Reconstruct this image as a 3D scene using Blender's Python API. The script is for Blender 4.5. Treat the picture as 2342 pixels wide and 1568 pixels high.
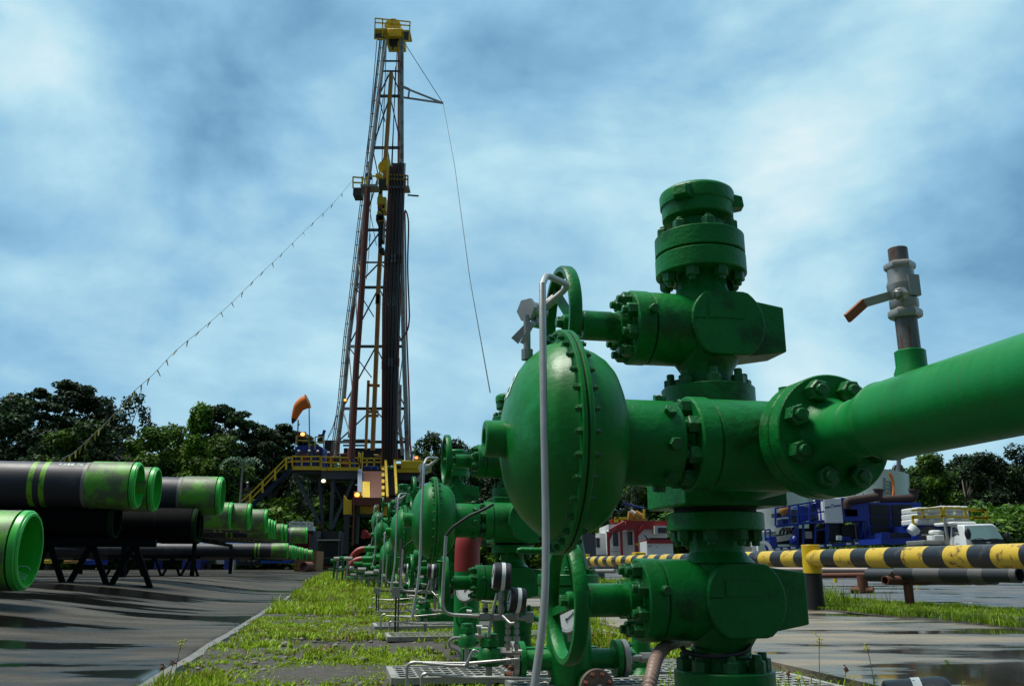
import bpy, bmesh, math, random
import numpy as np
from mathutils import Vector, Matrix
random.seed(7); rng = np.random.default_rng(7)
for o in list(bpy.data.objects): bpy.data.objects.remove(o)
SC = bpy.context.scene; COL = SC.collection
R = math.radians
# ---------------------------------------------------------------- camera
EYE = 0.5; PITCH = R(14.53); FPX = 1952.0
cam = bpy.data.cameras.new("camera"); camo = bpy.data.objects.new("camera", cam); COL.objects.link(camo)
camo.location = (0, 0, EYE); camo.rotation_euler = (R(90) + PITCH, 0, 0)
cam.sensor_width = 36; cam.lens = 36 * FPX / 2342; cam.clip_start = 0.05; cam.clip_end = 2000
SC.camera = camo
# ---------------------------------------------------------------- sky and sun
SUN_EL, SUN_AZ = R(70), R(-80)     # azimuth clockwise from +Y
SC.view_settings.view_transform = 'Standard'; SC.view_settings.look = 'None'
SC.view_settings.exposure = 0.0; SC.view_settings.gamma = 1.0
w = bpy.data.worlds.new("World"); SC.world = w; w.use_nodes = True
nt = w.node_tree; nt.nodes.clear()
def N(t, **k):
    n = nt.nodes.new(t)
    for a, b in k.items():
        if a in n.inputs: n.inputs[a].default_value = b
        else: setattr(n, a, b)
    return n
LK = lambda a, b: nt.links.new(a, b)
out = N('ShaderNodeOutputWorld'); bg = N('ShaderNodeBackground'); bg.inputs['Strength'].default_value = 0.12
sky = N('ShaderNodeTexSky', sky_type='NISHITA', sun_disc=False, sun_elevation=SUN_EL, sun_rotation=SUN_AZ)
tc = N('ShaderNodeTexCoord')
mp = N('ShaderNodeMapping'); mp.inputs['Scale'].default_value = (1, 1, 1.7); LK(tc.outputs['Generated'], mp.inputs[0])
n1 = N('ShaderNodeTexNoise', Scale=2.3, Detail=9.0, Roughness=0.54, Distortion=0.5); LK(mp.outputs[0], n1.inputs['Vector'])
n2 = N('ShaderNodeTexNoise', Scale=6.0, Detail=7.0, Roughness=0.5, Distortion=0.15); LK(mp.outputs[0], n2.inputs['Vector'])
def M2(op, a, b, clamp=False):
    n = N('ShaderNodeMath', operation=op, use_clamp=clamp)
    for i, v in enumerate((a, b)):
        if isinstance(v, (int, float)): n.inputs[i].default_value = v
        else: LK(v, n.inputs[i])
    return n.outputs[0]
def skydir(u, v):
    x = (u - 1171) / FPX; y = (784 - v) / FPX
    d = Vector((x, math.cos(PITCH) - y * math.sin(PITCH), math.sin(PITCH) + y * math.cos(PITCH)))
    return d.normalized()
nrm = N('ShaderNodeVectorMath', operation='NORMALIZE'); LK(tc.outputs['Generated'], nrm.inputs[0])
val = M2('ADD', M2('MULTIPLY', n1.outputs[0], 1.5), M2('MULTIPLY', n2.outputs[0], .8))
val = M2('SUBTRACT', val, 0.69)
# cloud banks: bright and dark masses of the overcast, set by direction in the sky
for (u, v, sig, amp) in [(2150, 140, .26, .20), (1960, 330, .16, .08), (1560, 640, .24, .22), (60, 120, .16, .24), (130, 480, .22, .18), (700, 880, .34, .22),
                         (1750, 60, .14, -.14), (620, 330, .20, -.20), (2300, 520, .16, -.16), (120, 800, .18, -.16), (1250, 350, .16, -.04),
                         (320, 60, .10, -.12), (1200, 90, .12, .06), (480, 640, .2, -.12), (2100, 900, .2, .12), (1040, 200, .1, -.08)]:
    d = skydir(u, v); dn = N('ShaderNodeVectorMath', operation='DISTANCE'); LK(nrm.outputs[0], dn.inputs[0]); dn.inputs[1].default_value = d
    q = M2('DIVIDE', dn.outputs['Value'], sig); q = M2('MULTIPLY', q, q); q = M2('MULTIPLY', q, -1.0)
    e = M2('EXPONENT', q, 0.0); val = M2('ADD', val, M2('MULTIPLY', e, amp))
# unseen sky behind the viewer is dimmed to darken camera-facing sides
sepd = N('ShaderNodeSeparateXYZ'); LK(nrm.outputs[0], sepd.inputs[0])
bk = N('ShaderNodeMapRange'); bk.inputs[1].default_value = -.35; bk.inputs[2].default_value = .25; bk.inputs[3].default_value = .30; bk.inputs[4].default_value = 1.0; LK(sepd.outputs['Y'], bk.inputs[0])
ramp = N('ShaderNodeValToRGB'); cr = ramp.color_ramp
cr.elements[0].position = 0.0; cr.elements[0].color = (0.10, 0.25, 0.43, 1)
cr.elements[1].position = 1.0; cr.elements[1].color = (0.76, 0.93, 0.97, 1)
for p_, c_ in ((.25, (.16, .355, .56, 1)), (.5, (.29, .56, .77, 1)), (.75, (.50, .78, .90, 1))):
    e = cr.elements.new(p_); e.color = c_
LK(val, ramp.inputs[0])
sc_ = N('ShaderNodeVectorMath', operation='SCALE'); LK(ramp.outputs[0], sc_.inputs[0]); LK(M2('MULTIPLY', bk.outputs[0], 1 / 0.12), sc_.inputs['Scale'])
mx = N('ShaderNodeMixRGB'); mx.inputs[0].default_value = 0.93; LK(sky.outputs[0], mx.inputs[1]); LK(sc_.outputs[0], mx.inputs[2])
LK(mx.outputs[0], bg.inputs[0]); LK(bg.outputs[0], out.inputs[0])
sl = bpy.data.lights.new("sun", 'SUN'); sl.energy = 4.3; sl.angle = R(22); sl.color = (1.0, .96, .88)
so = bpy.data.objects.new("sun", sl); COL.objects.link(so); so.location = (-20, 10, 60)
so.rotation_euler = Vector((math.sin(SUN_AZ) * math.cos(SUN_EL), math.cos(SUN_AZ) * math.cos(SUN_EL), math.sin(SUN_EL))).to_track_quat('Z', 'Y').to_euler()

# ---------------------------------------------------------------- survey helpers (photo bearing + distance -> place)
def P(u, v, Y):
    x = (u - 1171) / FPX; y = (784 - v) / FPX
    dy = math.cos(PITCH) - y * math.sin(PITCH); dz = math.sin(PITCH) + y * math.cos(PITCH)
    t = Y / dy
    return Vector((x * t, Y, EYE + dz * t))
def G(u, v, z=0.0):
    x = (u - 1171) / FPX; y = (784 - v) / FPX
    dy = math.cos(PITCH) - y * math.sin(PITCH); dz = math.sin(PITCH) + y * math.cos(PITCH)
    t = (z - EYE) / dz
    return Vector((x * t, dy * t, z))
def CR(ox, oy, s): return lambda x, y, Y: P((ox + x / s) * .91484, (oy + y / s) * .91484, Y)
def mpp(Y): return Y / 2016.0
# ---------------------------------------------------------------- materials
MATS = {}
def mat(name, col, rough=.5, metal=0.0, var=.15, vs=6.0, col2=None, amt=0.0, s2=3.0, bump=0.0, bs=40.0, coat=0.0, emit=None, estr=0.0, thr=.55, spec=.5, stretch=None, alpha=1.0, trans=0.0, col3=None):
    if name in MATS: return MATS[name]
    m = bpy.data.materials.new(name); m.use_nodes = True; t = m.node_tree; b = t.nodes['Principled BSDF']
    L = t.links.new
    b.inputs['Roughness'].default_value = rough; b.inputs['Metallic'].default_value = metal
    b.inputs['Specular IOR Level'].default_value = spec
    b.inputs['Coat Weight'].default_value = coat; b.inputs['Coat Roughness'].default_value = .15
    c = (*col, 1)
    tcn = t.nodes.new('ShaderNodeTexCoord'); src = tcn.outputs['Object']
    if stretch:
        mpn = t.nodes.new('ShaderNodeMapping'); mpn.inputs['Scale'].default_value = stretch; L(src, mpn.inputs[0]); src2 = mpn.outputs[0]
    else: src2 = src
    nz = t.nodes.new('ShaderNodeTexNoise'); nz.inputs['Scale'].default_value = vs; nz.inputs['Detail'].default_value = 6; L(src2, nz.inputs['Vector'])
    hs = t.nodes.new('ShaderNodeMixRGB'); hs.blend_type = 'MIX'
    hs.inputs[1].default_value = (*[x * (1 - var) for x in col], 1); hs.inputs[2].default_value = (*[min(1, x * (1 + var) + .01 * var) for x in col], 1)
    L(nz.outputs[0], hs.inputs[0]); cur = hs.outputs[0]
    if col2:
        n2 = t.nodes.new('ShaderNodeTexNoise'); n2.inputs['Scale'].default_value = s2; n2.inputs['Detail'].default_value = 8; n2.inputs['Roughness'].default_value = .65; L(src2, n2.inputs['Vector'])
        rp = t.nodes.new('ShaderNodeValToRGB'); rp.color_ramp.elements[0].position = thr; rp.color_ramp.elements[1].position = thr + .1; L(n2.outputs[0], rp.inputs[0])
        ml = t.nodes.new('ShaderNodeMath'); ml.operation = 'MULTIPLY'; ml.inputs[1].default_value = amt; L(rp.outputs[0], ml.inputs[0])
        m2 = t.nodes.new('ShaderNodeMixRGB'); m2.inputs[2].default_value = (*col2, 1); L(ml.outputs[0], m2.inputs[0]); L(cur, m2.inputs[1]); cur = m2.outputs[0]
    if col3:      # rust specks and runs
        n3 = t.nodes.new('ShaderNodeTexNoise'); n3.inputs['Scale'].default_value = 13; n3.inputs['Detail'].default_value = 10; n3.inputs['Roughness'].default_value = .72
        mp3 = t.nodes.new('ShaderNodeMapping'); mp3.inputs['Scale'].default_value = (1, 1, .35); L(src, mp3.inputs[0]); L(mp3.outputs[0], n3.inputs['Vector'])
        rp3 = t.nodes.new('ShaderNodeValToRGB'); rp3.color_ramp.elements[0].position = .635; rp3.color_ramp.elements[1].position = .70; rp3.color_ramp.elements[1].color = (.75, .75, .75, 1); L(n3.outputs[0], rp3.inputs[0])
        m3 = t.nodes.new('ShaderNodeMixRGB'); m3.inputs[2].default_value = (*col3, 1); L(rp3.outputs[0], m3.inputs[0]); L(cur, m3.inputs[1]); cur = m3.outputs[0]
    L(cur, b.inputs['Base Color'])
    rr = t.nodes.new('ShaderNodeMapRange'); rr.inputs[3].default_value = max(.02, rough - .12); rr.inputs[4].default_value = min(1, rough + .12); L(nz.outputs[0], rr.inputs[0]); L(rr.outputs[0], b.inputs['Roughness'])
    if bump:
        nb = t.nodes.new('ShaderNodeTexNoise'); nb.inputs['Scale'].default_value = bs; nb.inputs['Detail'].default_value = 4; L(src, nb.inputs['Vector'])
        bp = t.nodes.new('ShaderNodeBump'); bp.inputs['Strength'].default_value = bump; bp.inputs['Distance'].default_value = .01; L(nb.outputs[0], bp.inputs['Height']); L(bp.outputs[0], b.inputs['Normal'])
    if emit:
        b.inputs['Emission Color'].default_value = (*emit, 1); b.inputs['Emission Strength'].default_value = estr
    if trans: b.inputs['Transmission Weight'].default_value = trans
    MATS[name] = m; return m
m_green = mat('green_paint', (.0015, .165, .024), .40, var=.35, vs=9, col2=(.008, .055, .008), amt=.8, s2=5, bump=.22, bs=70, thr=.54, spec=.28, col3=(.045, .05, .008))
m_dgreen = mat('actuator_green_paint', (.0015, .175, .018), .38, var=.3, vs=5, col2=(.02, .34, .10), amt=.45, s2=4, bump=.12, bs=45, thr=.56, spec=.35, col3=(.006, .08, .01))
m_pgreen = mat('pipe_green_paint', (.002, .205, .034), .42, var=.16, vs=7, col2=(.03, .14, .02), amt=.45, s2=5, bump=.05, bs=120, thr=.56, stretch=(1, 9, 1), spec=.35)
m_bolt = mat('bolt_green_paint', (.002, .12, .018), .4, var=.3, vs=30, col2=(.05, .05, .015), amt=.5, s2=25, thr=.6, bump=.3, bs=120)
m_groove = mat('dark_gap', (.004, .012, .007), .7)
m_steel = mat('stainless_tube', (.45, .44, .41), .42, metal=.6, var=.15, vs=30)
m_galv = mat('galvanised_steel', (.34, .33, .30), .42, metal=.6, var=.2, vs=20, col2=(.10, .045, .02), amt=.45, s2=18, thr=.6, bump=.1)
m_ruststeel = mat('stained_steel_pipe', (.15, .14, .135), .5, metal=.4, var=.25, vs=25, col2=(.16, .055, .02), amt=.75, s2=14, thr=.5, stretch=(6, 6, .8), bump=.2)
m_rust = mat('rust', (.13, .042, .02), .75, var=.4, vs=10, col2=(.05, .02, .012), amt=.6, s2=5, bump=.4, bs=30)
m_orange = mat('orange_grip', (.30, .075, .018), .6, col2=(.08, .02, .01), amt=.8, s2=60, thr=.55)
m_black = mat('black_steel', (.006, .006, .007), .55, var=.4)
m_blackshade = mat('black_and_shaded_steel', (.004, .004, .0045), .85, var=.3, spec=.08)  # matt black of the racks; on the lower pipes it paints in shade
m_rubber = mat('black_rubber', (.012, .012, .014), .5, var=.3, bump=.1)
m_white = mat('white_paint', (.72, .74, .72), .4, var=.06, vs=2, col2=(.42, .40, .34), amt=.35, s2=1.4, thr=.6)
m_dial = mat('white_dial', (.75, .77, .76), .3, var=.02)
m_dirty = mat('white_marking', (.7, .8, .72), .5)
m_yellow = mat('yellow_paint', (.72, .48, .008), .42, var=.15, vs=3, col2=(.25, .13, .02), amt=.5, s2=2.5, thr=.62)
m_blue = mat('blue_paint', (.004, .03, .28), .4, var=.25, vs=2, col2=(.01, .02, .06), amt=.4, s2=1.5, thr=.58)
m_dblue = mat('dark_blue_paint', (.004, .022, .17), .42, var=.3, vs=1.5, col2=(.008, .012, .03), amt=.5, s2=1.2, thr=.56)
m_red = mat('red_paint', (.26, .012, .014), .42, var=.2, vs=2)
m_redpipe = mat('red_pipe_paint', (.30, .022, .018), .45, var=.2, vs=6)
m_mast = mat('mast_pale_paint', (.29, .32, .30), .5, var=.25, vs=.5, col2=(.13, .05, .025), amt=.85, s2=.45, thr=.50)
m_mastrust = mat('mast_brown_paint', (.13, .032, .02), .6, var=.3, vs=.4)
m_grey = mat('grey_steel', (.07, .08, .095), .5, var=.3, vs=.8)
m_dgrey = mat('dark_grey_steel', (.025, .03, .035), .6, var=.3, vs=.8)
m_tan = mat('ochre_beam', (.42, .19, .025), .5, var=.2, vs=.5, col2=(.14, .06, .02), amt=.5, s2=.6)
m_drill = mat('drill_pipe_dark', (.028, .017, .014), .42, metal=.3, var=.5, vs=.3)
m_drillr = mat('drill_pipe_rusty', (.12, .030, .014), .5, metal=.2, var=.5, vs=.3)
m_glass = mat('dark_window', (.012, .02, .025), .08, var=.1, spec=.8)
m_concrete = mat('concrete_kerb', (.20, .195, .18), .8, var=.3, vs=6, col2=(.06, .055, .05), amt=.7, s2=2, bump=.6, bs=14)
m_skin = mat('skin', (.25, .12, .07), .6)
m_cov = mat('navy_coverall', (.01, .02, .06), .8)
m_wood = mat('wood', (.30, .15, .055), .7, var=.25, vs=2, stretch=(1, 1, 8), col2=(.15, .07, .03), amt=.5, s2=2)
m_hose = mat('pinkish_hose', (.30, .20, .16), .5, var=.1)
# ---------------------------------------------------------------- mesh builder
def basis(d):
    d = Vector(d).normalized()
    a = Vector((0, 0, 1)) if abs(d.z) < .95 else Vector((1, 0, 0))
    x = a.cross(d).normalized(); y = d.cross(x)
    return x, y, d
class MB:
    def __init__(s): s.v = []; s.f = []; s.mi = []; s.cm = 0
    def add(s, vs, fs):
        o = len(s.v); s.v += [tuple(p) for p in vs]; s.f += [tuple(i + o for i in f) for f in fs]; s.mi += [s.cm] * len(fs); return s
    def box(s, lo, hi):
        x0, y0, z0 = lo; x1, y1, z1 = hi
        return s.add([(x0,y0,z0),(x1,y0,z0),(x1,y1,z0),(x0,y1,z0),(x0,y0,z1),(x1,y0,z1),(x1,y1,z1),(x0,y1,z1)],
                     [(3,2,1,0),(4,5,6,7),(0,1,5,4),(1,2,6,5),(2,3,7,6),(3,0,4,7)])
    def hexa(s, a, b):      # a, b: 4 points each (bottom loop, top loop)
        return s.add(list(a) + list(b), [(3,2,1,0),(4,5,6,7),(0,1,5,4),(1,2,6,5),(2,3,7,6),(3,0,4,7)])
    def bar(s, p, q, w, h=None, up=None):
        h = h or w; p = Vector(p); q = Vector(q); d = (q - p).normalized()
        if up is None: x, y, _ = basis(d)
        else:
            y = Vector(up); y = (y - d * y.dot(d)).normalized(); x = y.cross(d)
        x = x * w / 2; y = y * h / 2
        return s.hexa([p - x - y, p + x - y, p + x + y, p - x + y], [q - x - y, q + x - y, q + x + y, q - x + y])
    def lathe(s, p, d, prof, n=32, cap=True, ph=0.0):   # prof: (dist along d, radius)
        p = Vector(p); x, y, d = basis(d); vs = []; fs = []
        for (t, r) in prof:
            for k in range(n):
                a = 2 * math.pi * k / n + ph; vs.append(p + d * t + (x * math.cos(a) + y * math.sin(a)) * r)
        for i in range(len(prof) - 1):
            for k in range(n): fs.append((i*n+k, i*n+(k+1)%n, (i+1)*n+(k+1)%n, (i+1)*n+k))
        if cap: fs.append(tuple(range(n-1, -1, -1))); fs.append(tuple((len(prof)-1)*n + k for k in range(n)))
        return s.add(vs, fs)
    def cyl(s, p, q, r, n=16, r2=None, ch=0.0):
        p = Vector(p); q = Vector(q); L = (q - p).length; r2 = r if r2 is None else r2
        pr = [(0, r), (L, r2)] if not ch else [(0, r - ch), (ch, r), (L - ch, r2), (L, r2 - ch)]
        return s.lathe(p, q - p, pr, n)
    def ring(s, p, q, ro, ri, n=32, ch=0.0):
        p = Vector(p); q = Vector(q); L = (q - p).length
        x, y, d = basis(q - p)
        pr = [(0, ri), (0, ro - ch), (ch, ro), (L - ch, ro), (L, ro - ch), (L, ri), (0, ri)]
        return s.lathe(p, q - p, pr, n, cap=False)
    def tube(s, pts, r, n=10, closed=False, radii=None):
        pts = [Vector(a) for a in pts]; m = len(pts); vs = []; fs = []
        prev = None
        for i, p in enumerate(pts):
            if closed: d = pts[(i+1) % m] - pts[i-1]
            else: d = pts[min(i+1, m-1)] - pts[max(i-1, 0)]
            d.normalize()
            if prev is None: x, y, _ = basis(d)
            else:
                x = prev - d * prev.dot(d)
                if x.length < 1e-5: x, _, _ = basis(d)
                x.normalize(); y = d.cross(x)
            prev = x; rr = radii[i] if radii else r
            for k in range(n):
                a = 2 * math.pi * k / n; vs.append(p + (x * math.cos(a) + y * math.sin(a)) * rr)
        for i in range(m if closed else m - 1):
            j = (i + 1) % m
            for k in range(n): fs.append((i*n+k, i*n+(k+1)%n, j*n+(k+1)%n, j*n+k))
        if not closed: fs.append(tuple(range(n-1, -1, -1))); fs.append(tuple((m-1)*n + k for k in range(n)))
        return s.add(vs, fs)
    def torus(s, c, d, Rr, r, n=40, m=10):
        x, y, d = basis(d); c = Vector(c)
        return s.tube([c + (x * math.cos(2*math.pi*k/n) + y * math.sin(2*math.pi*k/n)) * Rr for k in range(n)], r, m, closed=True)
    def nut(s, p, d, w, h, stud=0.0, sr=None, ph=0.0):  # w across corners
        p = Vector(p); d = Vector(d).normalized(); c = h * .12
        s.lathe(p, d, [(0, w/2), (h - c, w/2), (h, w/2 - c)], 6, ph=ph)
        if stud: 
            r = sr or w * .27; s.lathe(p + d * (h * .9), d, [(0, r), (stud - r*.2, r), (stud, r * .8)], 12)
        return s
    def ball(s, c, r, sc=(1,1,1), n=16, m=10):
        c = Vector(c); vs = []; fs = []
        for i in range(m + 1):
            t = math.pi * i / m
            for k in range(n):
                a = 2 * math.pi * k / n; vs.append(c + Vector((r*sc[0]*math.sin(t)*math.cos(a), r*sc[1]*math.sin(t)*math.sin(a), r*sc[2]*math.cos(t))))
        for i in range(m):
            for k in range(n): fs.append((i*n+k, (i+1)*n+k, (i+1)*n+(k+1)%n, i*n+(k+1)%n))
        return s.add(vs, fs)
    def prism(s, pts, ext):
        pts = [Vector(a) for a in pts]; e = Vector(ext); n = len(pts)
        return s.add(pts + [a + e for a in pts], [tuple(range(n-1,-1,-1)), tuple(range(n, 2*n))] + [(k, (k+1)%n, n+(k+1)%n, n+k) for k in range(n)])
    def build(s, name, mats, parent=None, world=False, label=None, smooth=35, bevel=0.0, origin=None):
        vs = s.v
        loc = Vector((0, 0, 0))
        if parent is not None and world:
            rt = parent
            while rt.parent: rt = rt.parent
            inv = (Matrix.Translation(rt.location) @ rt.rotation_euler.to_matrix().to_4x4()).inverted()
            vs = [inv @ Vector(p) for p in vs]
        if parent is None:
            a = np.array(vs); loc = Vector(((a[:,0].min()+a[:,0].max())/2, (a[:,1].min()+a[:,1].max())/2, a[:,2].min())) if origin is None else Vector(origin)
            vs = [(p[0]-loc[0], p[1]-loc[1], p[2]-loc[2]) for p in vs]
        me = bpy.data.meshes.new(name); me.from_pydata([tuple(p) for p in vs], [], s.f)
        if not isinstance(mats, (list, tuple)): mats = [mats]
        for m in mats: me.materials.append(m)
        me.polygons.foreach_set('material_index', s.mi)
        bm = bmesh.new(); bm.from_mesh(me); bmesh.ops.recalc_face_normals(bm, faces=bm.faces); bm.to_mesh(me); bm.free()
        if smooth:
            me.polygons.foreach_set('use_smooth', [True] * len(me.polygons)); me.set_sharp_from_angle(angle=R(smooth))
        me.update()
        o = bpy.data.objects.new(name, me); COL.objects.link(o); o.location = loc
        if parent is not None: o.parent = parent
        if label: o['label'] = label
        if bevel:
            b = o.modifiers.new('bevel', 'BEVEL'); b.width = bevel; b.segments = 3; b.limit_method = 'ANGLE'; b.angle_limit = R(40)
        return o
def thing(name, label, cat, loc=(0, 0, 0), rotz=0.0, group=None):
    o = bpy.data.objects.new(name, None); COL.objects.link(o); o.location = loc; o.rotation_euler = (0, 0, rotz)
    o.empty_display_size = .2; o['label'] = label; o['category'] = cat
    if group: o['group'] = group
    return o
def tag(o, label, cat, group=None, kind=None):
    if label: o['label'] = label
    if cat: o['category'] = cat
    if group: o['group'] = group
    if kind: o['kind'] = kind
    return o
def copy_tree(o, parent=None):
    c = o.copy(); COL.objects.link(c)
    if parent is not None: c.parent = parent
    for ch in list(o.children): copy_tree(ch, c)
    return c
def smooth_path(pts, k=6):
    pts = [Vector(p) for p in pts]; out_ = []
    for i in range(len(pts) - 1):
        p0 = pts[max(i-1, 0)]; p1 = pts[i]; p2 = pts[i+1]; p3 = pts[min(i+2, len(pts)-1)]
        for j in range(k):
            t = j / k; out_.append(.5 * ((2*p1) + (p2-p0)*t + (2*p0-5*p1+4*p2-p3)*t*t + (3*p1-p0-3*p2+p3)*t**3))
    out_.append(pts[-1]); return out_
def bends(pts, r=.03, k=5):    # straight runs with rounded corners
    pts = [Vector(p) for p in pts]; o_ = [pts[0]]
    for i in range(1, len(pts) - 1):
        a = (pts[i-1] - pts[i]); b = (pts[i+1] - pts[i]); q = min(r, a.length*.45, b.length*.45)
        A = pts[i] + a.normalized() * q; B = pts[i] + b.normalized() * q
        for j in range(k + 1):
            t = j / k; o_.append((1-t)**2 * A + 2*t*(1-t) * pts[i] + t*t * B)
    o_.append(pts[-1]); return o_
def text(s, loc, rot, size, m, parent=None, ext=.002, name='lettering', extra=None):
    c = bpy.data.curves.new(name, 'FONT'); c.body = s; c.size = size; c.extrude = ext; c.align_x = 'CENTER'; c.align_y = 'CENTER'
    if extra: c.offset = extra
    t = bpy.data.objects.new(name, c); COL.objects.link(t); t.location = loc; t.rotation_euler = rot; c.materials.append(m)
    bpy.context.view_layer.update()
    me = bpy.data.meshes.new_from_object(t.evaluated_get(bpy.context.evaluated_depsgraph_get()))
    o = bpy.data.objects.new(name, me); COL.objects.link(o); o.rotation_euler = rot
    bpy.data.objects.remove(t)
    if parent is not None:
        rt = parent
        while rt.parent: rt = rt.parent
        o.parent = parent
        o.location = (Matrix.Translation(rt.location) @ rt.rotation_euler.to_matrix().to_4x4()).inverted() @ Vector(loc)
        o.rotation_euler = (rot[0], rot[1], rot[2] - rt.rotation_euler.z)
    else: o.location = loc
    return o
def mesh_np(name, V, F, m, vcol=None):
    """V (n,3), F (k,3 or 4) numpy"""
    me = bpy.data.meshes.new(name); me.vertices.add(len(V)); me.vertices.foreach_set('co', V.astype(np.float32).ravel())
    k = F.shape[1]; me.loops.add(F.size); me.loops.foreach_set('vertex_index', F.astype(np.int32).ravel())
    me.polygons.add(len(F)); me.polygons.foreach_set('loop_start', np.arange(len(F), dtype=np.int32) * k); me.polygons.foreach_set('loop_total', np.full(len(F), k, dtype=np.int32))
    me.materials.append(m); me.update(calc_edges=True); me.validate()
    return me
# ================================================================ WELLHEAD TREES
TREE_ROT = R(11)
TX, TY = .593, 2.54
ZH = Vector((0, 0, 1))
def bolt_ring(parent, c, axis, rad, n, w, h, stud, name='bolt', ph=0.0, mat_=None):
    c = Vector(c); x, y, d = basis(axis)
    for k in range(n):
        a = 2 * math.pi * (k + .5) / n + ph
        p = c + (x * math.cos(a) + y * math.sin(a)) * rad
        MB().nut(p, d, w, h, stud, ph=random.random()).build(name, mat_ or m_bolt, parent)
def valve_block(parent, zc, name='gate_valve', plate=True):
    """body of a gate valve: bonnet cylinder to the left, octagonal boss to the front, tapered box to the right"""
    m = MB()
    m.lathe((-.19, 0, zc), (1, 0, 0), [(0, .108), (.004, .111), (.16, .111), (.20, .104), (.22, .09)], 48)
    # boss with flattened top and bottom, front and back
    pts = []
    for k in range(40):
        a = 2 * math.pi * k / 40; pts.append((.028 + .116 * math.cos(a), -.118, zc + max(-.098, min(.098, .116 * math.sin(a)))))
    m.prism(pts, (0, .236, 0))
    a = [(.07, -.075, zc - .095), (.07, .075, zc - .095), (.07, .075, zc + .095), (.07, -.075, zc + .095)]
    b = [(.238, -.062, zc - .068), (.238, .062, zc - .068), (.238, .062, zc + .074), (.238, -.062, zc + .074)]
    m.hexa(a, b)
    m.lathe((0, 0, zc - .128), ZH, [(-.016, .077), (0, .079), (.03, .098), (.05, .105), (.20, .105), (.226, .098), (.256, .079), (.268, .077)], 48)
    body = m.build(name, m_green, parent, bevel=.008)
    # cast details on the body
    for lo_, hi_ in (((-.082, -.118, zc + .004), (-.04, -.104, zc + .012)), ((-.08, -.1165, zc + .018), (-.052, -.104, zc + .036)), ((-.08, -.1165, zc - .034), (-.052, -.104, zc - .006)), ((.146, -.088, zc - .020), (.162, -.066, zc + .008))): MB().box(lo_, hi_).build('cast_lug', m_green, body, bevel=.002)
    if plate:
        q = MB(); q.box((-.034, -.1225, zc + .012), (.076, -.1175, zc + .052)); q.cyl((-.026, -.123, zc+.032), (-.026, -.121, zc+.032), .0035, 8); q.cyl((.068, -.123, zc+.032), (.068, -.121, zc+.032), .0035, 8)
        q.build('name_plate', m_green, body)
    b = MB(); b.lathe((-.248, 0, zc), (1, 0, 0), [(0, .108), (.004, .113), (.051, .113), (.055, .11)], 48)
    bon = b.build('bonnet', m_green, parent)
    MB().lathe((-.1935, 0, zc), (1, 0, 0), [(0, .1065), (.004, .1065)], 48).build('gasket_seam', m_groove, bon)
    MB().cyl((-.205, -.10, zc + .03), (-.205, -.132, zc + .028), .013, 12, ch=.002).build('grease_fitting', m_bolt, bon)
    bolt_ring(bon, (-.247, 0, zc), (-1, 0, 0), .086, 8, .044, .028, .017)
    c = MB(); c.lathe((-.25, 0, zc), (-1, 0, 0), [(0, .05), (.03, .05), (.032, .043), (.05, .043), (.053, .045), (.138, .045), (.142, .042)], 32)
    c.build('stem_cap', m_green, parent)
    s = MB(); s.cyl((-.39, 0, zc), (-.46, 0, zc), .012, 12); s.build('stem', m_black, parent)
def hand_wheel(parent, x, zc, ph=.5, rod=False, rad=.165):
    w = MB(); Xa = Vector((1, 0, 0)); c = Vector((x, 0, zc)); n = 56
    # rim: rounded band section
    vs = []; sec = [(-.018, -.007), (-.018, .007), (-.012, .011), (.012, .011), (.018, .007), (.018, -.007), (.012, -.011), (-.012, -.011)]
    for k in range(n):
        a = 2 * math.pi * k / n
        for (sx, sr) in sec: vs.append(c + Xa * sx + (Vector((0, math.cos(a), math.sin(a)))) * (rad - .008 + sr))
    fs = [(i*8+j, i*8+(j+1)%8, ((i+1)%n)*8+(j+1)%8, ((i+1)%n)*8+j) for i in range(n) for j in range(8)]
    w.add(vs, fs)
    rim = w.build('handwheel', m_green, parent, bevel=0)
    h = MB(); h.cyl((x + .0, 0, zc), (x + .06, 0, zc), .024, 16, ch=.003); h.build('hub', m_green, rim)
    for k in range(3):
        a = ph + 2 * math.pi * k / 3; d = Vector((0, math.cos(a), math.sin(a)))
        MB().bar(c + d * .015 + Xa * .034, c + d * (rad - .014) + Xa * .002, .020, .022).build('spoke', m_green, rim)
    MB().nut((x + .0, 0, zc), (-1, 0, 0), .034, .018, .0).build('hub_nut', m_bolt, rim)
    if rod:
        a = 2.0; p = c + Vector((0, math.cos(a), math.sin(a))) * (rad - .02)
        MB().lathe(p + Xa * .01, (-1, 0, 0), [(0, .008), (.03, .009), (.04, .0075), (.15, .0095), (.16, .006)], 12).build('turning_handle', m_green, rim)
def flange(parent, c, axis, r, t, name='flange', m=None, ch=.003):
    return MB().lathe(c, axis, [(0, r - ch), (ch, r), (t - ch, r), (t, r - ch)], 64).build(name, m or m_green, parent)

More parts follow.
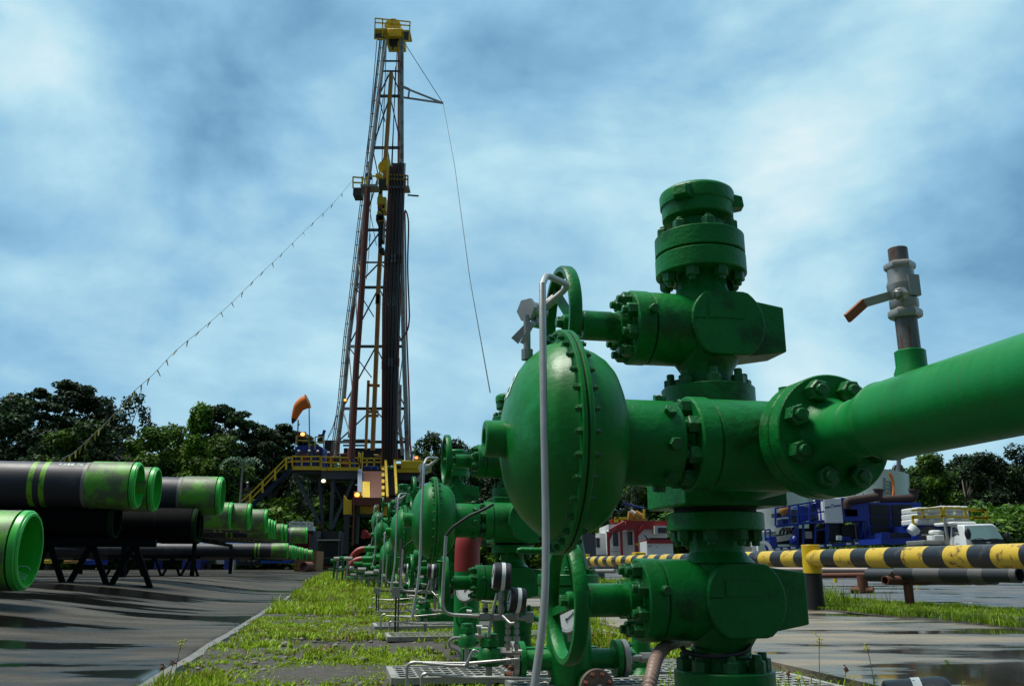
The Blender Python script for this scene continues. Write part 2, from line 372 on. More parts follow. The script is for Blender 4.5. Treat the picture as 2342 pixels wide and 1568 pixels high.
def make_tree():
    T = thing('wellhead_tree', 'x', 'wellhead tree', (TX, TY, 0), TREE_ROT, 'green wellhead trees along the grass strip')
    # --- base
    f = flange(T, (0, 0, .155), ZH, .138, .062)
    bolt_ring(f, (0, 0, .217), ZH, .108, 8, .047, .031, .018, ph=.15)
    MB().lathe((0, 0, -.22), ZH, [(0, .125), (.02, .125), (.10, .125), (.20, .122), (.30, .12), (.376, .132)], 48).build('casing_spool', m_green, T)
    MB().lathe((0, 0, .215), ZH, [(0, .085), (.03, .078), (.075, .077)], 40).build('neck', m_green, T)
    MB().torus((0, 0, .262), (.12, -.05, 1), .084, .0055).build('clamp_ring', m_bolt, T)
    valve_block(T, .404)
    hand_wheel(T, -.452, .404, ph=R(105), rod=True)
    MB().lathe((0, 0, .505), ZH, [(0, .105), (.012, .092), (.03, .078), (.092, .075)], 40).build('neck', m_green, T)
    f = flange(T, (0, 0, .594), ZH, .138, .05)
    bolt_ring(f, (0, 0, .594), (0, 0, -1), .110, 8, .044, .030, .016, ph=.15)
    # --- cross block
    b = MB(); b.box((-.152, -.152, .658), (.152, .152, .95)); b.build('cross_block', m_green, T, bevel=.006)
    MB().cyl((0, 0, .643), (0, 0, .659), .118, 40).build('spacer', m_groove, T)
    f = flange(T, (0, 0, .95), ZH, .139, .062)
    bolt_ring(f, (0, 0, 1.012), ZH, .110, 8, .044, .028, .022, ph=.15)
    MB().lathe((0, 0, 1.01), ZH, [(0, .085), (.02, .079), (.05, .077)], 40).build('neck', m_green, T)
    valve_block(T, 1.194)
    hand_wheel(T, -.452, 1.20, ph=.95)
    MB().lathe((0, 0, 1.32), ZH, [(0, .08), (.052, .072)], 40).build('neck', m_green, T)
    # --- top adapter: two flanges, bolts, hammer-union cap
    f = flange(T, (0, 0, 1.370), ZH, .140, .060)
    bolt_ring(f, (0, 0, 1.370), (0, 0, -1), .112, 8, .044, .029, .016, ph=.25)
    MB().cyl((0, 0, 1.43), (0, 0, 1.436), .118, 40).build('gasket', m_groove, T)
    f = flange(T, (0, 0, 1.436), ZH, .139, .062)
    bolt_ring(f, (0, 0, 1.498), ZH, .112, 8, .044, .029, .012, ph=.25)
    MB().lathe((0, 0, 1.497), ZH, [(0, .085), (.02, .078), (.05, .078), (.058, .095), (.06, .107), (.064, .111), (.105, .112), (.107, .105)], 48).build('union_collar', m_green, T)
    cap = MB().lathe((0, 0, 1.600), ZH, [(0, .112), (.004, .1165), (.040, .118), (.048, .115), (.056, .104), (.060, .085), (.062, .0)], 48).build('union_cap', m_green, T)
    for k in range(3):
        a = R(-134 + 120 * k); d = Vector((math.cos(a), math.sin(a), 0)); s = Vector((-d.y, d.x, 0))
        p = d * .105
        def q(r_, t_, z_): return p + d * r_ + s * t_ + Vector((0, 0, z_ - .004))
        MB().hexa([q(0, -.032, 1.598), q(.040, -.022, 1.602), q(.040, .022, 1.602), q(0, .032, 1.598)], [q(0, -.030, 1.644), q(.036, -.020, 1.638), q(.036, .020, 1.638), q(0, .030, 1.644)]).build('cap_lug', m_green, cap, bevel=.004)
    # --- production wing, bore runs towards -y
    zw = .78; yw = -.45
    MB().cyl((0, -.15, zw), (0, -.24, zw), .10, 40).build('neck', m_green, T)
    m = MB(); m.lathe((-.217, yw, zw), (1, 0, 0), [(0, .106), (.003, .110), (.25, .110), (.29, .104), (.31, .08)], 56)
    m.lathe((0, yw + .22, zw), (0, -1, 0), [(0, .115), (.10, .112), (.20, .105), (.31, .10), (.34, .112)], 48)
    m.cyl((-.01, yw - .03, zw + .09), (-.01, yw - .03, zw + .142), .017, 16)
    wing = m.build('wing_valve', m_green, T)
    bon = MB().lathe((-.268, yw, zw), (1, 0, 0), [(0, .109), (.004, .114), (.045, .114), (.048, .111)], 56).build('bonnet', m_green, T)
    MB().cyl((-.2205, yw, zw), (-.216, yw, zw), .1065, 48).build('gasket_seam', m_groove, bon)
    bolt_ring(bon, (-.267, yw, zw), (-1, 0, 0), .088, 8, .044, .028, .014)
    # --- actuator
    A = MB()
    A.lathe((-.592, yw, zw), (-1, 0, 0), [(0, .232), (.004, .228), (.022, .222), (.045, .205), (.068, .184), (.088, .156), (.105, .12), (.116, .08), (.121, .035), (.122, .0)], 72)
    domeL = A.build('actuator_dome', m_dgreen, T, smooth=50)
    A = MB(); A.lathe((-.568, yw, zw), (1, 0, 0), [(0, .228), (.004, .224), (.03, .219), (.055, .210), (.078, .197), (.095, .18), (.107, .158), (.114, .13), (.117, .09)], 72)
    domeR = A.build('actuator_housing', m_dgreen, T, smooth=50)
    rim = MB().ring((-.593, yw, zw), (-.582, yw, zw), .259, .20, 80, ch=.002).ring((-.578, yw, zw), (-.567, yw, zw), .259, .20, 80, ch=.002).build('actuator_rim', m_dgreen, T)
    MB().ring((-.582, yw, zw), (-.578, yw, zw), .255, .20, 72).build('rim_gasket', m_groove, rim)
    for k in range(32):
        a = 2 * math.pi * (k + .3) / 32; dy, dz = math.cos(a) * .245, math.sin(a) * .245
        MB().lathe((-.607, yw + dy, zw + dz), (1, 0, 0), [(0, .0045), (.004, .0045), (.004, .008), (.014, .0085), (.014, .004), (.040, .004), (.040, .0085), (.050, .008), (.050, .0045), (.055, .0045)], 6).build('rim_bolt', m_bolt, rim)
    bs = MB(); bs.ring((-.70, yw, zw), (-.757, yw, zw), .042, .024, 32, ch=.003); bs.cyl((-.70, yw, zw), (-.728, yw, zw), .026, 24)
    bs.build('dome_boss', m_dgreen, domeL)
    yk = MB(); yk.lathe((-.455, yw, zw), (1, 0, 0), [(0, .10), (.01, .102), (.148, .102), (.153, .099)], 48); yk.cyl((-.305, yw, zw), (-.262, yw, zw), .052, 32)
    yk = yk.build('yoke', m_green, T)
    for k in range(8):
        a = 2 * math.pi * (k + .18) / 8; d = Vector((0, math.cos(a), math.sin(a)))
        MB().nut(Vector((-.333, yw, zw)) + d * .098, d, .032, .017, 0).build('yoke_bolt', m_bolt, yk)
    # fittings on top of the dome
    st = MB(); st.cyl((-.655, yw, zw + .19), (-.655, yw, zw + .215), .014, 10); st.cyl((-.655, yw, zw + .21), (-.655, yw, zw + .30), .0085, 10)
    st.build('vent_stub', m_galv, domeL)
    # --- outlet flange pair
    f = flange(T, (0, yw - .118, zw), (0, -1, 0), .137, .043)
    bolt_ring(f, (0, yw - .119, zw), (0, 1, 0), .108, 8, .046, .026, .012)
    return T
T1 = make_tree()
T1['label'] = 'nearest and largest green wellhead tree with a bulging round actuator numbered 03'
def tree_fittings(T, first):
    """tubing that is bolted to a tree"""
    yw, zw = -.45, .78
    t = MB()
    loc = lambda v: (Matrix.Translation(T.location) @ T.rotation_euler.to_matrix().to_4x4()).inverted() @ Vector(v)
    C = CR(1260, 660, 6.535)
    Yr = 1.99
    p = [C(640, 720, Yr), C(1075, 355, Yr - .02), C(690, 175, 1.86), C(628, 330, 1.80), P(1242, 800, 1.77), P(1244, 960, 1.74), P(1248, 1180, 1.72), P(1247, 1340, 1.70), P(1238, 1450, 1.69), P(1222, 1568, 1.68), P(1214, 1640, 1.67)]
    pts = bends([loc(q) for q in p[:4]], .03, 6) + smooth_path([loc(q) for q in p[4:]], 4)
    t.tube(pts, .0077, 14); tb = t.build('grey_tube', m_steel, T)
    g = MB(); a, b = loc(C(660, 700, Yr)), loc(C(830, 560, Yr)); g.cyl(a, b, .0115, 10); 
    g.build('tube_union', m_galv, tb)
    b_ = MB(); c = loc(C(505, 790, Yr + .01)); Rm = basis(Vector((.5, -.8, .2)))
    b_.cyl(c - Vector((.024, .02, 0)), c + Vector((.022, .016, .004)), .023, 14, ch=.004); b_.cyl(c - Vector((.028, .022, 0)), c - Vector((.02, .016, 0)), .029, 6)
    b_.bar(c, loc(C(560, 1010, Yr)), .02, .02); b_.bar(c, loc(C(660, 700, Yr)), .014)
    b_.build('relief_valve', m_galv, T)
    pl = MB(); Y2 = Yr - .02
    pl.hexa([loc(C(120, 1200, Y2)), loc(C(235, 1300, Y2)), loc(C(420, 1010, Y2)), loc(C(365, 950, Y2))], [q + Vector((0, .003, 0)) for q in (loc(C(120, 1200, Y2)), loc(C(235, 1300, Y2)), loc(C(420, 1010, Y2)), loc(C(365, 950, Y2)))])
    Y3 = Yr - .035
    a4 = [loc(C(262, 1275, Y3)), loc(C(325, 1305, Y3)), loc(C(495, 1000, Y3)), loc(C(445, 930, Y3))]
    pl.hexa(a4, [q + Vector((0, .003, 0)) for q in a4])
    pl.build('valve_tag', m_galv, T)
tree_fittings(T1, True)
# flow-line end that is bolted to the outlet
FL = thing('flow_line', 'large green flow pipe leaving the frame at the right, silver ball valve on top', 'pipe', (TX, TY, 0), TREE_ROT)
zw, yw = .78, -.45
f = flange(FL, (0, yw - .166, zw), (0, -1, 0), .137, .044)
MB().cyl((0, yw - .1615, zw), (0, yw - .1655, zw), .12, 48).build('gasket', m_groove, f)
bolt_ring(f, (0, yw - .210, zw), (0, -1, 0), .103, 8, .050, .030, .013, ph=.02)
MB().lathe((0, yw - .209, zw), (0, -1, 0), [(0, .084), (.012, .076), (.035, .066), (.07, .061), (.098, .0595)], 56).build('weld_neck', m_pgreen, FL)
MB().lathe((0, yw - .306, zw), (0, -1, 0), [(0, .0595), (.003, .0625), (.008, .0605), (.03, .062), (.06, .070), (.085, .0765), (.098, .078)], 56).build('reducer', m_pgreen, FL)
MB().lathe((0, yw - .402, zw), (0, -1, 0), [(0, .078), (.003, .0805), (.009, .0785), (.03, .0785), (2.6, .0785), (2.62, .0785)], 64).build('pipe_run', m_pgreen, FL)
def flw(v): return (Matrix.Translation(FL.location) @ FL.rotation_euler.to_matrix().to_4x4()).inverted() @ Vector(v)
C3 = CR(1900, 580, 2.177); YV = 1.617
base = flw(C3(905, 730, YV)); bx, by = 0.0, base.y
zz = lambda y: C3(900, y, YV).z
bv = MB(); bv.lathe((bx, by, zw + .06), ZH, [(0, .034), (.018, .033), (.03, .0285), (zz(655) - zw - .06, .0285), (zz(655) - zw - .058, .026)], 32); bv.build('weld_boss', m_pgreen, FL)
MB().cyl((bx, by, zz(660)), (bx, by, zz(470)), .0205, 28).build('riser', m_ruststeel, FL)
B = MB(); z0, z1 = zz(475), zz(180)
for za, zb, w_ in ((zz(475), zz(428), .064), (zz(215), zz(175), .060)): B.lathe((bx, by, za), ZH, [(0, w_/2 - .003), (.004, w_/2), (zb - za - .004, w_/2), (zb - za, w_/2 - .003)], 6)
B.lathe((bx, by, zz(430)), ZH, [(0, .024), (.006, .027), (.02, .027), (.024, .0235), (.035, .027), (.05, .0285), (zz(215) - zz(430) - .03, .0285), (zz(215) - zz(430) - .02, .025), (zz(215) - zz(430), .025)], 36)
B.box((bx - .006, by - .0305, zz(370)), (bx + .018, by - .02, zz(260)))
ball = B.build('ball_valve', m_galv, FL)
MB().ring((bx, by, zz(178)), (bx, by, zz(96)), .0185, .0145, 28, ch=.001).cyl((bx, by, zz(170)), (bx, by, zz(160)), .015, 20).build('open_nipple', m_ruststeel, FL)
hd = flw(C3(790, 335, YV - .03)); h2 = flw(C3(735, 338, YV - .045)); h3 = flw(C3(562, 388, YV - .05)); h4 = flw(C3(474, 470, YV - .055))
lv = MB(); lv.cyl((bx - .01, by - .01, hd.z), hd + (hd - Vector((bx, by, hd.z))) * .1, .0125, 14); lv.cyl(hd, h2 + (h2 - hd) * .4, .0085, 6); lv.nut(h2 + Vector((.012, -.006, 0)), (h2 - hd), .026, .012, .01)
lv.build('lever_stem', m_galv, ball)
MB().bar(h2, h3, .0045, .017, up=(0, -.2, 1)).build('lever', m_galv, ball)
MB().bar(h3 + (h2 - h3) * .02, h4,   .007, .018, up=(0.2, -.2, 1)).build('lever_grip', m_orange, ball)
# number on the dome
def dome_number(T, s, size, cy, cz):
    c = bpy.data.curves.new('n', 'FONT'); c.body = s; c.size = size; c.align_x = 'CENTER'; c.align_y = 'CENTER'; c.offset = .002; c.resolution_u = 4
    t = bpy.data.objects.new('n', c); COL.objects.link(t); bpy.context.view_layer.update()
    me = bpy.data.meshes.new_from_object(t.evaluated_get(bpy.context.evaluated_depsgraph_get())); bpy.data.objects.remove(t)
    bm = bmesh.new(); bm.from_mesh(me)
    bmesh.ops.subdivide_edges(bm, edges=[e for e in bm.edges if e.calc_length() > size * .06], cuts=3, use_grid_fill=False)
    prof = [(0, .232), (.004, .226), (.022, .217), (.045, .205), (.068, .184), (.088, .156), (.105, .12), (.116, .08), (.121, .035), (.122, .0)]
    for v in bm.verts:
        y = cy + v.co.x * -1; z = cz + v.co.y     # seen from the left end (-x): +y is to the left
        r = math.hypot(y, z); h = 0
        for i in range(len(prof) - 1):
            if prof[i+1][1] <= r <= prof[i][1]:
                k = (prof[i][1] - r) / (prof[i][1] - prof[i+1][1]); h = prof[i][0] + k * (prof[i+1][0] - prof[i][0])
        v.co = Vector((-.592 - h - .0015, yw + y, zw + z))
    bm.to_mesh(me); bm.free(); me.materials.clear(); me.materials.append(m_dirty)
    o = bpy.data.objects.new('painted_number', me); COL.objects.link(o); o.parent = T
dome_number([c for c in T1.children if c.name.startswith('actuator_dome')][0], '03', .085, .015, .125)

# --- further trees of the row: (distance, height offset, what tells it apart)
RW = Vector((-math.sin(R(10.15)), math.cos(R(10.15)), 0))
TREES = [T1]
for (s, dz, rz, lab) in [(3.35, -.02, 0, 'second green wellhead tree, directly behind the domed actuator of the nearest one'),
                     (6.75, .03, R(1), 'third green wellhead tree from the front, its dome just left of the second one'),
                     (9.9, -.20, 0, 'low green wellhead tree mostly hidden between the third and the next taller one'),
                     (13.6, .22, R(-2), 'small distant green wellhead tree raised above its neighbours, fifth from the front'),
                     (17.5, .62, 0, 'highest standing of the small distant green trees, its dome in front of the yellow girder'),
                     (25.5, -.05, R(2), 'farthest green wellhead tree beside the red elbow pipes')]:
    o = copy_tree(T1); o.location = T1.location + RW * s + Vector((0, 0, dz)); o.rotation_euler.z += rz; o['label'] = lab; TREES.append(o)
    for ch in list(o.children_recursive):
        if ch.name.startswith('painted_number'): bpy.data.objects.remove(ch)
# small sampling valve on the second tree's cap
o2 = TREES[1]; MB().cyl((.06, 0, 1.68), (.06, 0, 1.70), .011, 8).cyl((.06, 0, 1.70), (.06, 0, 1.74), .013, 12).cyl((.06, 0, 1.74), (.06, 0, 1.757), .009, 8).cyl((.06, 0, 1.718), (.09, -.01, 1.722), .005, 8).build('needle_valve', m_galv, o2)
# ================================================================ GROUND
AL = R(11)
AX = Vector((math.cos(AL), math.sin(AL), 0)); BX = Vector((-math.sin(AL), math.cos(AL), 0))
def AB(a, b, z=0.0): return AX * a + BX * b + Vector((0, 0, z))
def toAB(p): return p.dot(AX), p.dot(BX)
def sst(e0, e1, x):
    t = min(1, max(0, (x - e0) / (e1 - e0))); return t * t * (3 - 2 * t)
EDGE = -.84; ROAD = 2.28; VERGE0 = 5.3; VERGE1 = 7.1
def slab_h(a, b):
    return (.24 * sst(3.0, 11, b) * (1 - sst(17, 36, b)) + .08 * sst(17, 36, b) * (1 - sst(45, 70, b))) * sst(.3, 3.2, EDGE - a)
def wet_mat(name, dry, wet, mud, thr, scale, st, rdry=.62, bump=.35, stain=.5, bs=26, wetr=.06, spec=.5, edge=.07):
    m = bpy.data.materials.new(name); m.use_nodes = True; t = m.node_tree; b = t.nodes['Principled BSDF']; L = t.links.new
    n = t.nodes.new
    tcn = n('ShaderNodeTexCoord'); mpn = n('ShaderNodeMapping'); mpn.inputs['Rotation'].default_value = (0, 0, -AL); mpn.inputs['Scale'].default_value = st; L(tcn.outputs['Object'], mpn.inputs[0])
    a = n('ShaderNodeTexNoise'); a.inputs['Scale'].default_value = scale; a.inputs['Detail'].default_value = 7; a.inputs['Roughness'].default_value = .55; L(mpn.outputs[0], a.inputs['Vector'])
    r1 = n('ShaderNodeValToRGB'); r1.color_ramp.elements[0].position = thr; r1.color_ramp.elements[1].position = thr + edge; L(a.outputs[0], r1.inputs[0])
    c = n('ShaderNodeTexNoise'); c.inputs['Scale'].default_value = scale * 3.1; c.inputs['Detail'].default_value = 9; c.inputs['Roughness'].default_value = .7; L(mpn.outputs[0], c.inputs['Vector'])
    r2 = n('ShaderNodeValToRGB'); r2.color_ramp.elements[0].position = .42; r2.color_ramp.elements[1].position = .66; L(c.outputs[0], r2.inputs[0])
    fine = n('ShaderNodeTexNoise'); fine.inputs['Scale'].default_value = 55; fine.inputs['Detail'].default_value = 5; L(tcn.outputs['Object'], fine.inputs['Vector'])
    m1 = n('ShaderNodeMixRGB'); m1.inputs[1].default_value = (*dry, 1); m1.inputs[2].default_value = (*mud, 1)
    q = n('ShaderNodeMath'); q.operation = 'MULTIPLY'; q.inputs[1].default_value = stain; L(r2.outputs[0], q.inputs[0]); L(q.outputs[0], m1.inputs[0])
    mf = n('ShaderNodeMixRGB'); mf.blend_type = 'OVERLAY'; mf.inputs[0].default_value = .35; L(m1.outputs[0], mf.inputs[1]); L(fine.outputs[0], mf.inputs[2])
    m2 = n('ShaderNodeMixRGB'); m2.inputs[2].default_value = (*wet, 1); L(r1.outputs[0], m2.inputs[0]); L(mf.outputs[0], m2.inputs[1])
    L(m2.outputs[0], b.inputs['Base Color']); b.inputs['Specular IOR Level'].default_value = spec
    rr = n('ShaderNodeMapRange'); rr.inputs[3].default_value = rdry; rr.inputs[4].default_value = wetr; L(r1.outputs[0], rr.inputs[0]); L(rr.outputs[0], b.inputs['Roughness'])
    nb = n('ShaderNodeTexNoise'); nb.inputs['Scale'].default_value = bs; nb.inputs['Detail'].default_value = 6; L(tcn.outputs['Object'], nb.inputs['Vector'])
    iv = n('ShaderNodeMath'); iv.operation = 'SUBTRACT'; iv.inputs[0].default_value = 1.0; L(r1.outputs[0], iv.inputs[1])
    ms = n('ShaderNodeMath'); ms.operation = 'MULTIPLY'; ms.inputs[1].default_value = bump; L(iv.outputs[0], ms.inputs[0])
    ma = n('ShaderNodeMath'); ma.operation = 'ADD'; ma.inputs[1].default_value = .02; L(ms.outputs[0], ma.inputs[0])
    bp = n('ShaderNodeBump'); bp.inputs['Distance'].default_value = .02; L(ma.outputs[0], bp.inputs['Strength']); L(nb.outputs[0], bp.inputs['Height']); L(bp.outputs[0], b.inputs['Normal'])
    return m
m_slab = wet_mat('wet_asphalt', (.092, .083, .068), (.008, .008, .007), (.022, .019, .015), .49, .45, (.45, 1.5, 1), rdry=.7, bump=.9, stain=.85, wetr=.13, spec=.12, edge=.05)
m_road = wet_mat('wet_concrete_road', (.25, .205, .14), (.03, .028, .024), (.10, .10, .095), .485, .55, (.5, 1.5, 1), rdry=.6, bump=.3, stain=.9, wetr=.05, spec=.35)
m_yard = wet_mat('wet_gravel_yard', (.13, .135, .135), (.03, .032, .035), (.03, .03, .03), .53, .35, (.5, 1.1, 1), rdry=.75, bump=1.0, stain=.95, bs=9, wetr=.04)
m_dirt = mat('dirt', (.050, .042, .034), .9, var=.4, vs=5, col2=(.095, .088, .078), amt=.5, s2=14, bump=1.0, bs=22, thr=.5)
m_tuft = mat('soil_grass', (.04, .055, .015), .9, var=.4, vs=2, col2=(.05, .04, .03), amt=.8, s2=1.1, bump=.8, bs=8)
def sheet(name, a0, a1, b0, b1, na, nb, zf, m, skirt=0.0):
    vs = []; fs = []
    for i in range(nb + 1):
        for j in range(na + 1):
            a = a0 + (a1 - a0) * j / na; b = b0 + (b1 - b0) * (i / nb) ** 2.0; vs.append(AB(a, b, zf(a, b)))
    for i in range(nb):
        for j in range(na): k = i * (na + 1) + j; fs.append((k, k + 1, k + na + 2, k + na + 1))
    M = MB().add(vs, fs)
    if skirt:
        for aj in (0, na):
            for i in range(nb):
                p = vs[i*(na+1)+aj]; q = vs[(i+1)*(na+1)+aj]
                M.add([p, q, q - Vector((0,0,skirt)), p - Vector((0,0,skirt))], [(0,1,2,3)])
    o = M.build(name, m, smooth=60, origin=(0, 0, 0)); return tag(o, None, None, kind='structure')
mg = MB(); mg.add([(-700, -40, -.08), (700, -40, -.08), (700, 900, -.08), (-700, 900, -.08)], [(0, 1, 2, 3)])
tag(mg.build('ground', m_tuft, origin=(0, 0, 0), smooth=0), None, None, kind='structure')
rnd = random.Random(3)
_wob = [(rnd.uniform(.6, 5), rnd.uniform(0, 6), rnd.uniform(.001, .005)) for _ in range(7)]
def edge_w(b): return sum(am * math.sin(f_ * b + ph) for f_, ph, am in _wob)
def strip_z(a, b): return -.045 + .012 * math.sin(a * 3.1 + b * 1.7) + .010 * math.sin(b * 4.3 - a * 2.2)
sheet('dirt_strip', EDGE - .4, ROAD + .4, -3, 80, 50, 200, strip_z, m_dirt)
# slab: built from its edge leftwards so the kerb-like side is real
vs = []; fs = []
cols = [0, .02, .06, .14, .3, .6, 1, 1.5, 2.2, 3, 4, 6, 9, 14, 22, 40, 90]
rows = [-3 + i * .25 for i in range(140)] + [32 + i * 2.5 for i in range(28)]
for b in rows:
    for c in cols:
        a = EDGE - c + (edge_w(b) if c < .1 else 0); vs.append(AB(a, b, slab_h(a, b) - (.012 if c == 0 else 0)))
nc = len(cols)
for i in range(len(rows) - 1):
    for j in range(nc - 1): k = i * nc + j; fs.append((k, k + 1, k + nc + 1, k + nc))
M = MB().add(vs, fs)
tag(M.build('asphalt_slab', m_slab, smooth=60, origin=(0, 0, 0)), None, None, kind='structure')
kb = MB()
for i in range(len(rows) - 1):
    a0 = EDGE + edge_w(rows[i]); a1 = EDGE + edge_w(rows[i+1]); j = .018 * math.sin(rows[i] * 9) * math.sin(rows[i] * 2.3); j1 = .018 * math.sin(rows[i+1] * 9) * math.sin(rows[i+1] * 2.3)
    kb.add([AB(a0, rows[i], -.010), AB(a1, rows[i+1], -.010), AB(a1 + .04 + j1, rows[i+1], -.022), AB(a0 + .04 + j, rows[i], -.022), AB(a1 + .055 + j1, rows[i+1], -.10), AB(a0 + .055 + j, rows[i], -.10)], [(0, 1, 2, 3), (3, 2, 4, 5)])
tag(kb.build('kerb', m_concrete, smooth=50, origin=(0, 0, 0)), None, None, kind='structure')
sheet('road', ROAD, VERGE0 + .3, -3, 80, 6, 30, lambda a, b: .0, m_road, skirt=.1)
sheet('verge', VERGE0, VERGE1 + 1, -3, 80, 8, 80, lambda a, b: .03 * sst(0, .35, a - VERGE0) + .008 * math.sin(b * 2 + a * 3), m_dirt)
sheet('gravel_yard', VERGE1, 70, -3, 110, 60, 60, lambda a, b: .034 + .01 * math.sin(a * 1.3) * math.sin(b * .9), m_yard)
# ---------------------------------------------------------------- vegetation on the ground
def leafmat(name, c1, c2, c3, s=3.0, rough=.55, trans=.25):
    m = bpy.data.materials.new(name); m.use_nodes = True; t = m.node_tree; b = t.nodes['Principled BSDF']; L = t.links.new
    g = t.nodes.new('ShaderNodeNewGeometry'); nz = t.nodes.new('ShaderNodeTexNoise'); nz.inputs['Scale'].default_value = s; nz.inputs['Detail'].default_value = 3; L(g.outputs['Position'], nz.inputs['Vector'])
    w_ = t.nodes.new('ShaderNodeMath'); w_.operation = 'MULTIPLY_ADD'; w_.inputs[1].default_value = .55; L(g.outputs['Random Per Island'], w_.inputs[0]); L(nz.outputs[0], w_.inputs[2])
    r = t.nodes.new('ShaderNodeValToRGB'); r.color_ramp.elements[0].position = .38; r.color_ramp.elements[0].color = (*c1, 1); r.color_ramp.elements[1].position = 1.0; r.color_ramp.elements[1].color = (*c3, 1)
    e = r.color_ramp.elements.new(.68); e.color = (*c2, 1)
    oi = t.nodes.new('ShaderNodeObjectInfo'); om = t.nodes.new('ShaderNodeMapRange'); om.inputs[3].default_value = -.14; om.inputs[4].default_value = .16; L(oi.outputs['Random'], om.inputs[0]); wa = t.nodes.new('ShaderNodeMath'); L(w_.outputs[0], wa.inputs[0])
    if name.endswith('leaf'): L(om.outputs[0], wa.inputs[1])
    else: wa.inputs[1].default_value = 0
    w_ = wa
    L(w_.outputs[0], r.inputs[0]); L(r.outputs[0], b.inputs['Base Color']); b.inputs['Roughness'].default_value = rough; b.inputs['Specular IOR Level'].default_value = .3
    if trans:
        tr = t.nodes.new('ShaderNodeBsdfTranslucent'); L(r.outputs[0], tr.inputs[0]); mxs = t.nodes.new('ShaderNodeMixShader'); mxs.inputs[0].default_value = trans
        L(b.outputs[0], mxs.inputs[1]); L(tr.outputs[0], mxs.inputs[2]); L(mxs.outputs[0], t.nodes['Material Output'].inputs[0])
    return m
m_grass = leafmat('grass', (.22, .07, .02), (.19, .32, .006), (.34, .50, .012), 2.2)
m_vgrass = leafmat('verge_grass', (.10, .12, .01), (.14, .25, .008), (.26, .40, .012), 1.5)
def vnoise(a, b, seed=0):
    s = 0
    for k, (f_, w_) in enumerate(((.9, 1), (2.1, .6), (4.7, .4), (10., .22))):
        s = s + w_ * np.sin(a * f_ + 1.7 * np.sin(b * f_ * .8 + seed + k) + k) * np.cos(b * f_ * 1.1 + 1.3 * np.sin(a * f_ * .9 - seed) + 2 * k)
    return s
def blades(A, B, Z, H, W, nb, lean=.5):
    """A,B,Z arrays of tuft centres; nb blades each -> V, F of bent blades (2 quads+tip as 3 tris-quads)"""
    n = len(A) * nb
    a = np.repeat(A, nb) + rng.normal(0, .012, n) * (np.repeat(H, nb) / .05); b = np.repeat(B, nb) + rng.normal(0, .012, n) * (np.repeat(H, nb) / .05); z = np.repeat(Z, nb)
    h = np.repeat(H, nb) * rng.uniform(.45, 1.25, n); w_ = np.repeat(W, nb) * rng.uniform(.6, 1.3, n)
    th = rng.uniform(0, 2 * np.pi, n); ln = rng.uniform(.1, 1.0, n) * lean * 1.6
    base = np.stack([a * AX.x + b * BX.x, a * AX.y + b * BX.y, z], 1)
    d = np.stack([np.cos(th), np.sin(th), np.zeros(n)], 1); s = np.stack([-np.sin(th), np.cos(th), np.zeros(n)], 1)
    up = np.array([0, 0, 1.0])
    def pt(t): return base + d * (h * ln * t * t)[:, None] + up * (h * t * (1 - .25 * ln * t))[:, None]
    P0 = pt(-.1); P1 = pt(.5); P2 = pt(1.0); hw = (w_ / 2)[:, None]
    V = np.stack([P0 - s * hw * .8, P0 + s * hw * .8, P1 + s * hw, P1 - s * hw, P2 + s * hw * .15, P2 - s * hw * .15], 1).reshape(-1, 3)
    i = np.arange(n)[:, None] * 6
    F = np.concatenate([i + np.array([[0, 1, 2, 3]]), i + np.array([[3, 2, 4, 5]])], 0)
    return V, F
def grass_obj(name, zones, m):
    Vs = []; Fs = []; o = 0
    for (a0, a1, b0, b1, dens, h, wd, nb, thr, seed, lean) in zones:
        n = int((a1 - a0) * (b1 - b0) * dens); A = rng.uniform(a0, a1, n); B = rng.uniform(b0, b1, n)
        k = vnoise(A, B, seed) + rng.normal(0, .25, n) > thr; A = A[k]; B = B[k]
        hh = h * (1 + .45 * np.tanh(vnoise(A * .7, B * .7, seed + 5)))
        V, F = blades(A, B, np.full(len(A), -.045 if a1 < VERGE0 else .02), hh, np.full(len(A), wd), nb, lean)
        Vs.append(V); Fs.append(F + o); o += len(V)
    me = mesh_np(name, np.concatenate(Vs), np.concatenate(Fs), m)
    ob = bpy.data.objects.new(name, me); COL.objects.link(ob); return ob
g1 = grass_obj('strip_grass', [
    (EDGE + .02, ROAD, 2.6, 5.5, 560, .036, .0062, 10, -.15, 1, .9),
    (EDGE + .02, ROAD, 5.5, 10, 380, .045, .009, 9, -.3, 1, .9),
    (EDGE + .02, ROAD, 10, 20, 170, .08, .014, 8, -.6, 1, .7),
    (EDGE + .02, ROAD, 20, 55, 60, .16, .03, 6, -.6, 2, .6),
    (EDGE + .0, .4, 12.5, 18, 200, .15, .012, 8, .35, 4, .5),
    (EDGE + .02, EDGE + .35, 2.6, 4.6, 700, .075, .006, 8, -.3, 7, .6),
    (1.35, ROAD + .05, 2.4, 4.2, 300, .10, .005, 7, .1, 9, .5),
    (1.5, ROAD + .1, 4, 9, 240, .09, .009, 7, -.1, 3, .6)], m_grass)
tag(g1, 'patchy yellow-green grass with reddish weeds between the asphalt slab and the road', 'grass', kind='stuff')
g2 = grass_obj('verge_grass', [(VERGE0, VERGE1, 3, 14, 420, .055, .006, 8, -.7, 5, .6), (VERGE0, VERGE1, 14, 45, 50, .14, .03, 7, -1.0, 5, .6), (VERGE0, VERGE0 + 1.5, 9, 12, 120, .2, .009, 7, .2, 8, .5),
                              (24, 60, 36, 50, 8, 1.0, .10, 7, -1.2, 6, .4)], m_vgrass)
tag(g2, 'long green grass growing along the striped barrier', 'grass', kind='stuff')
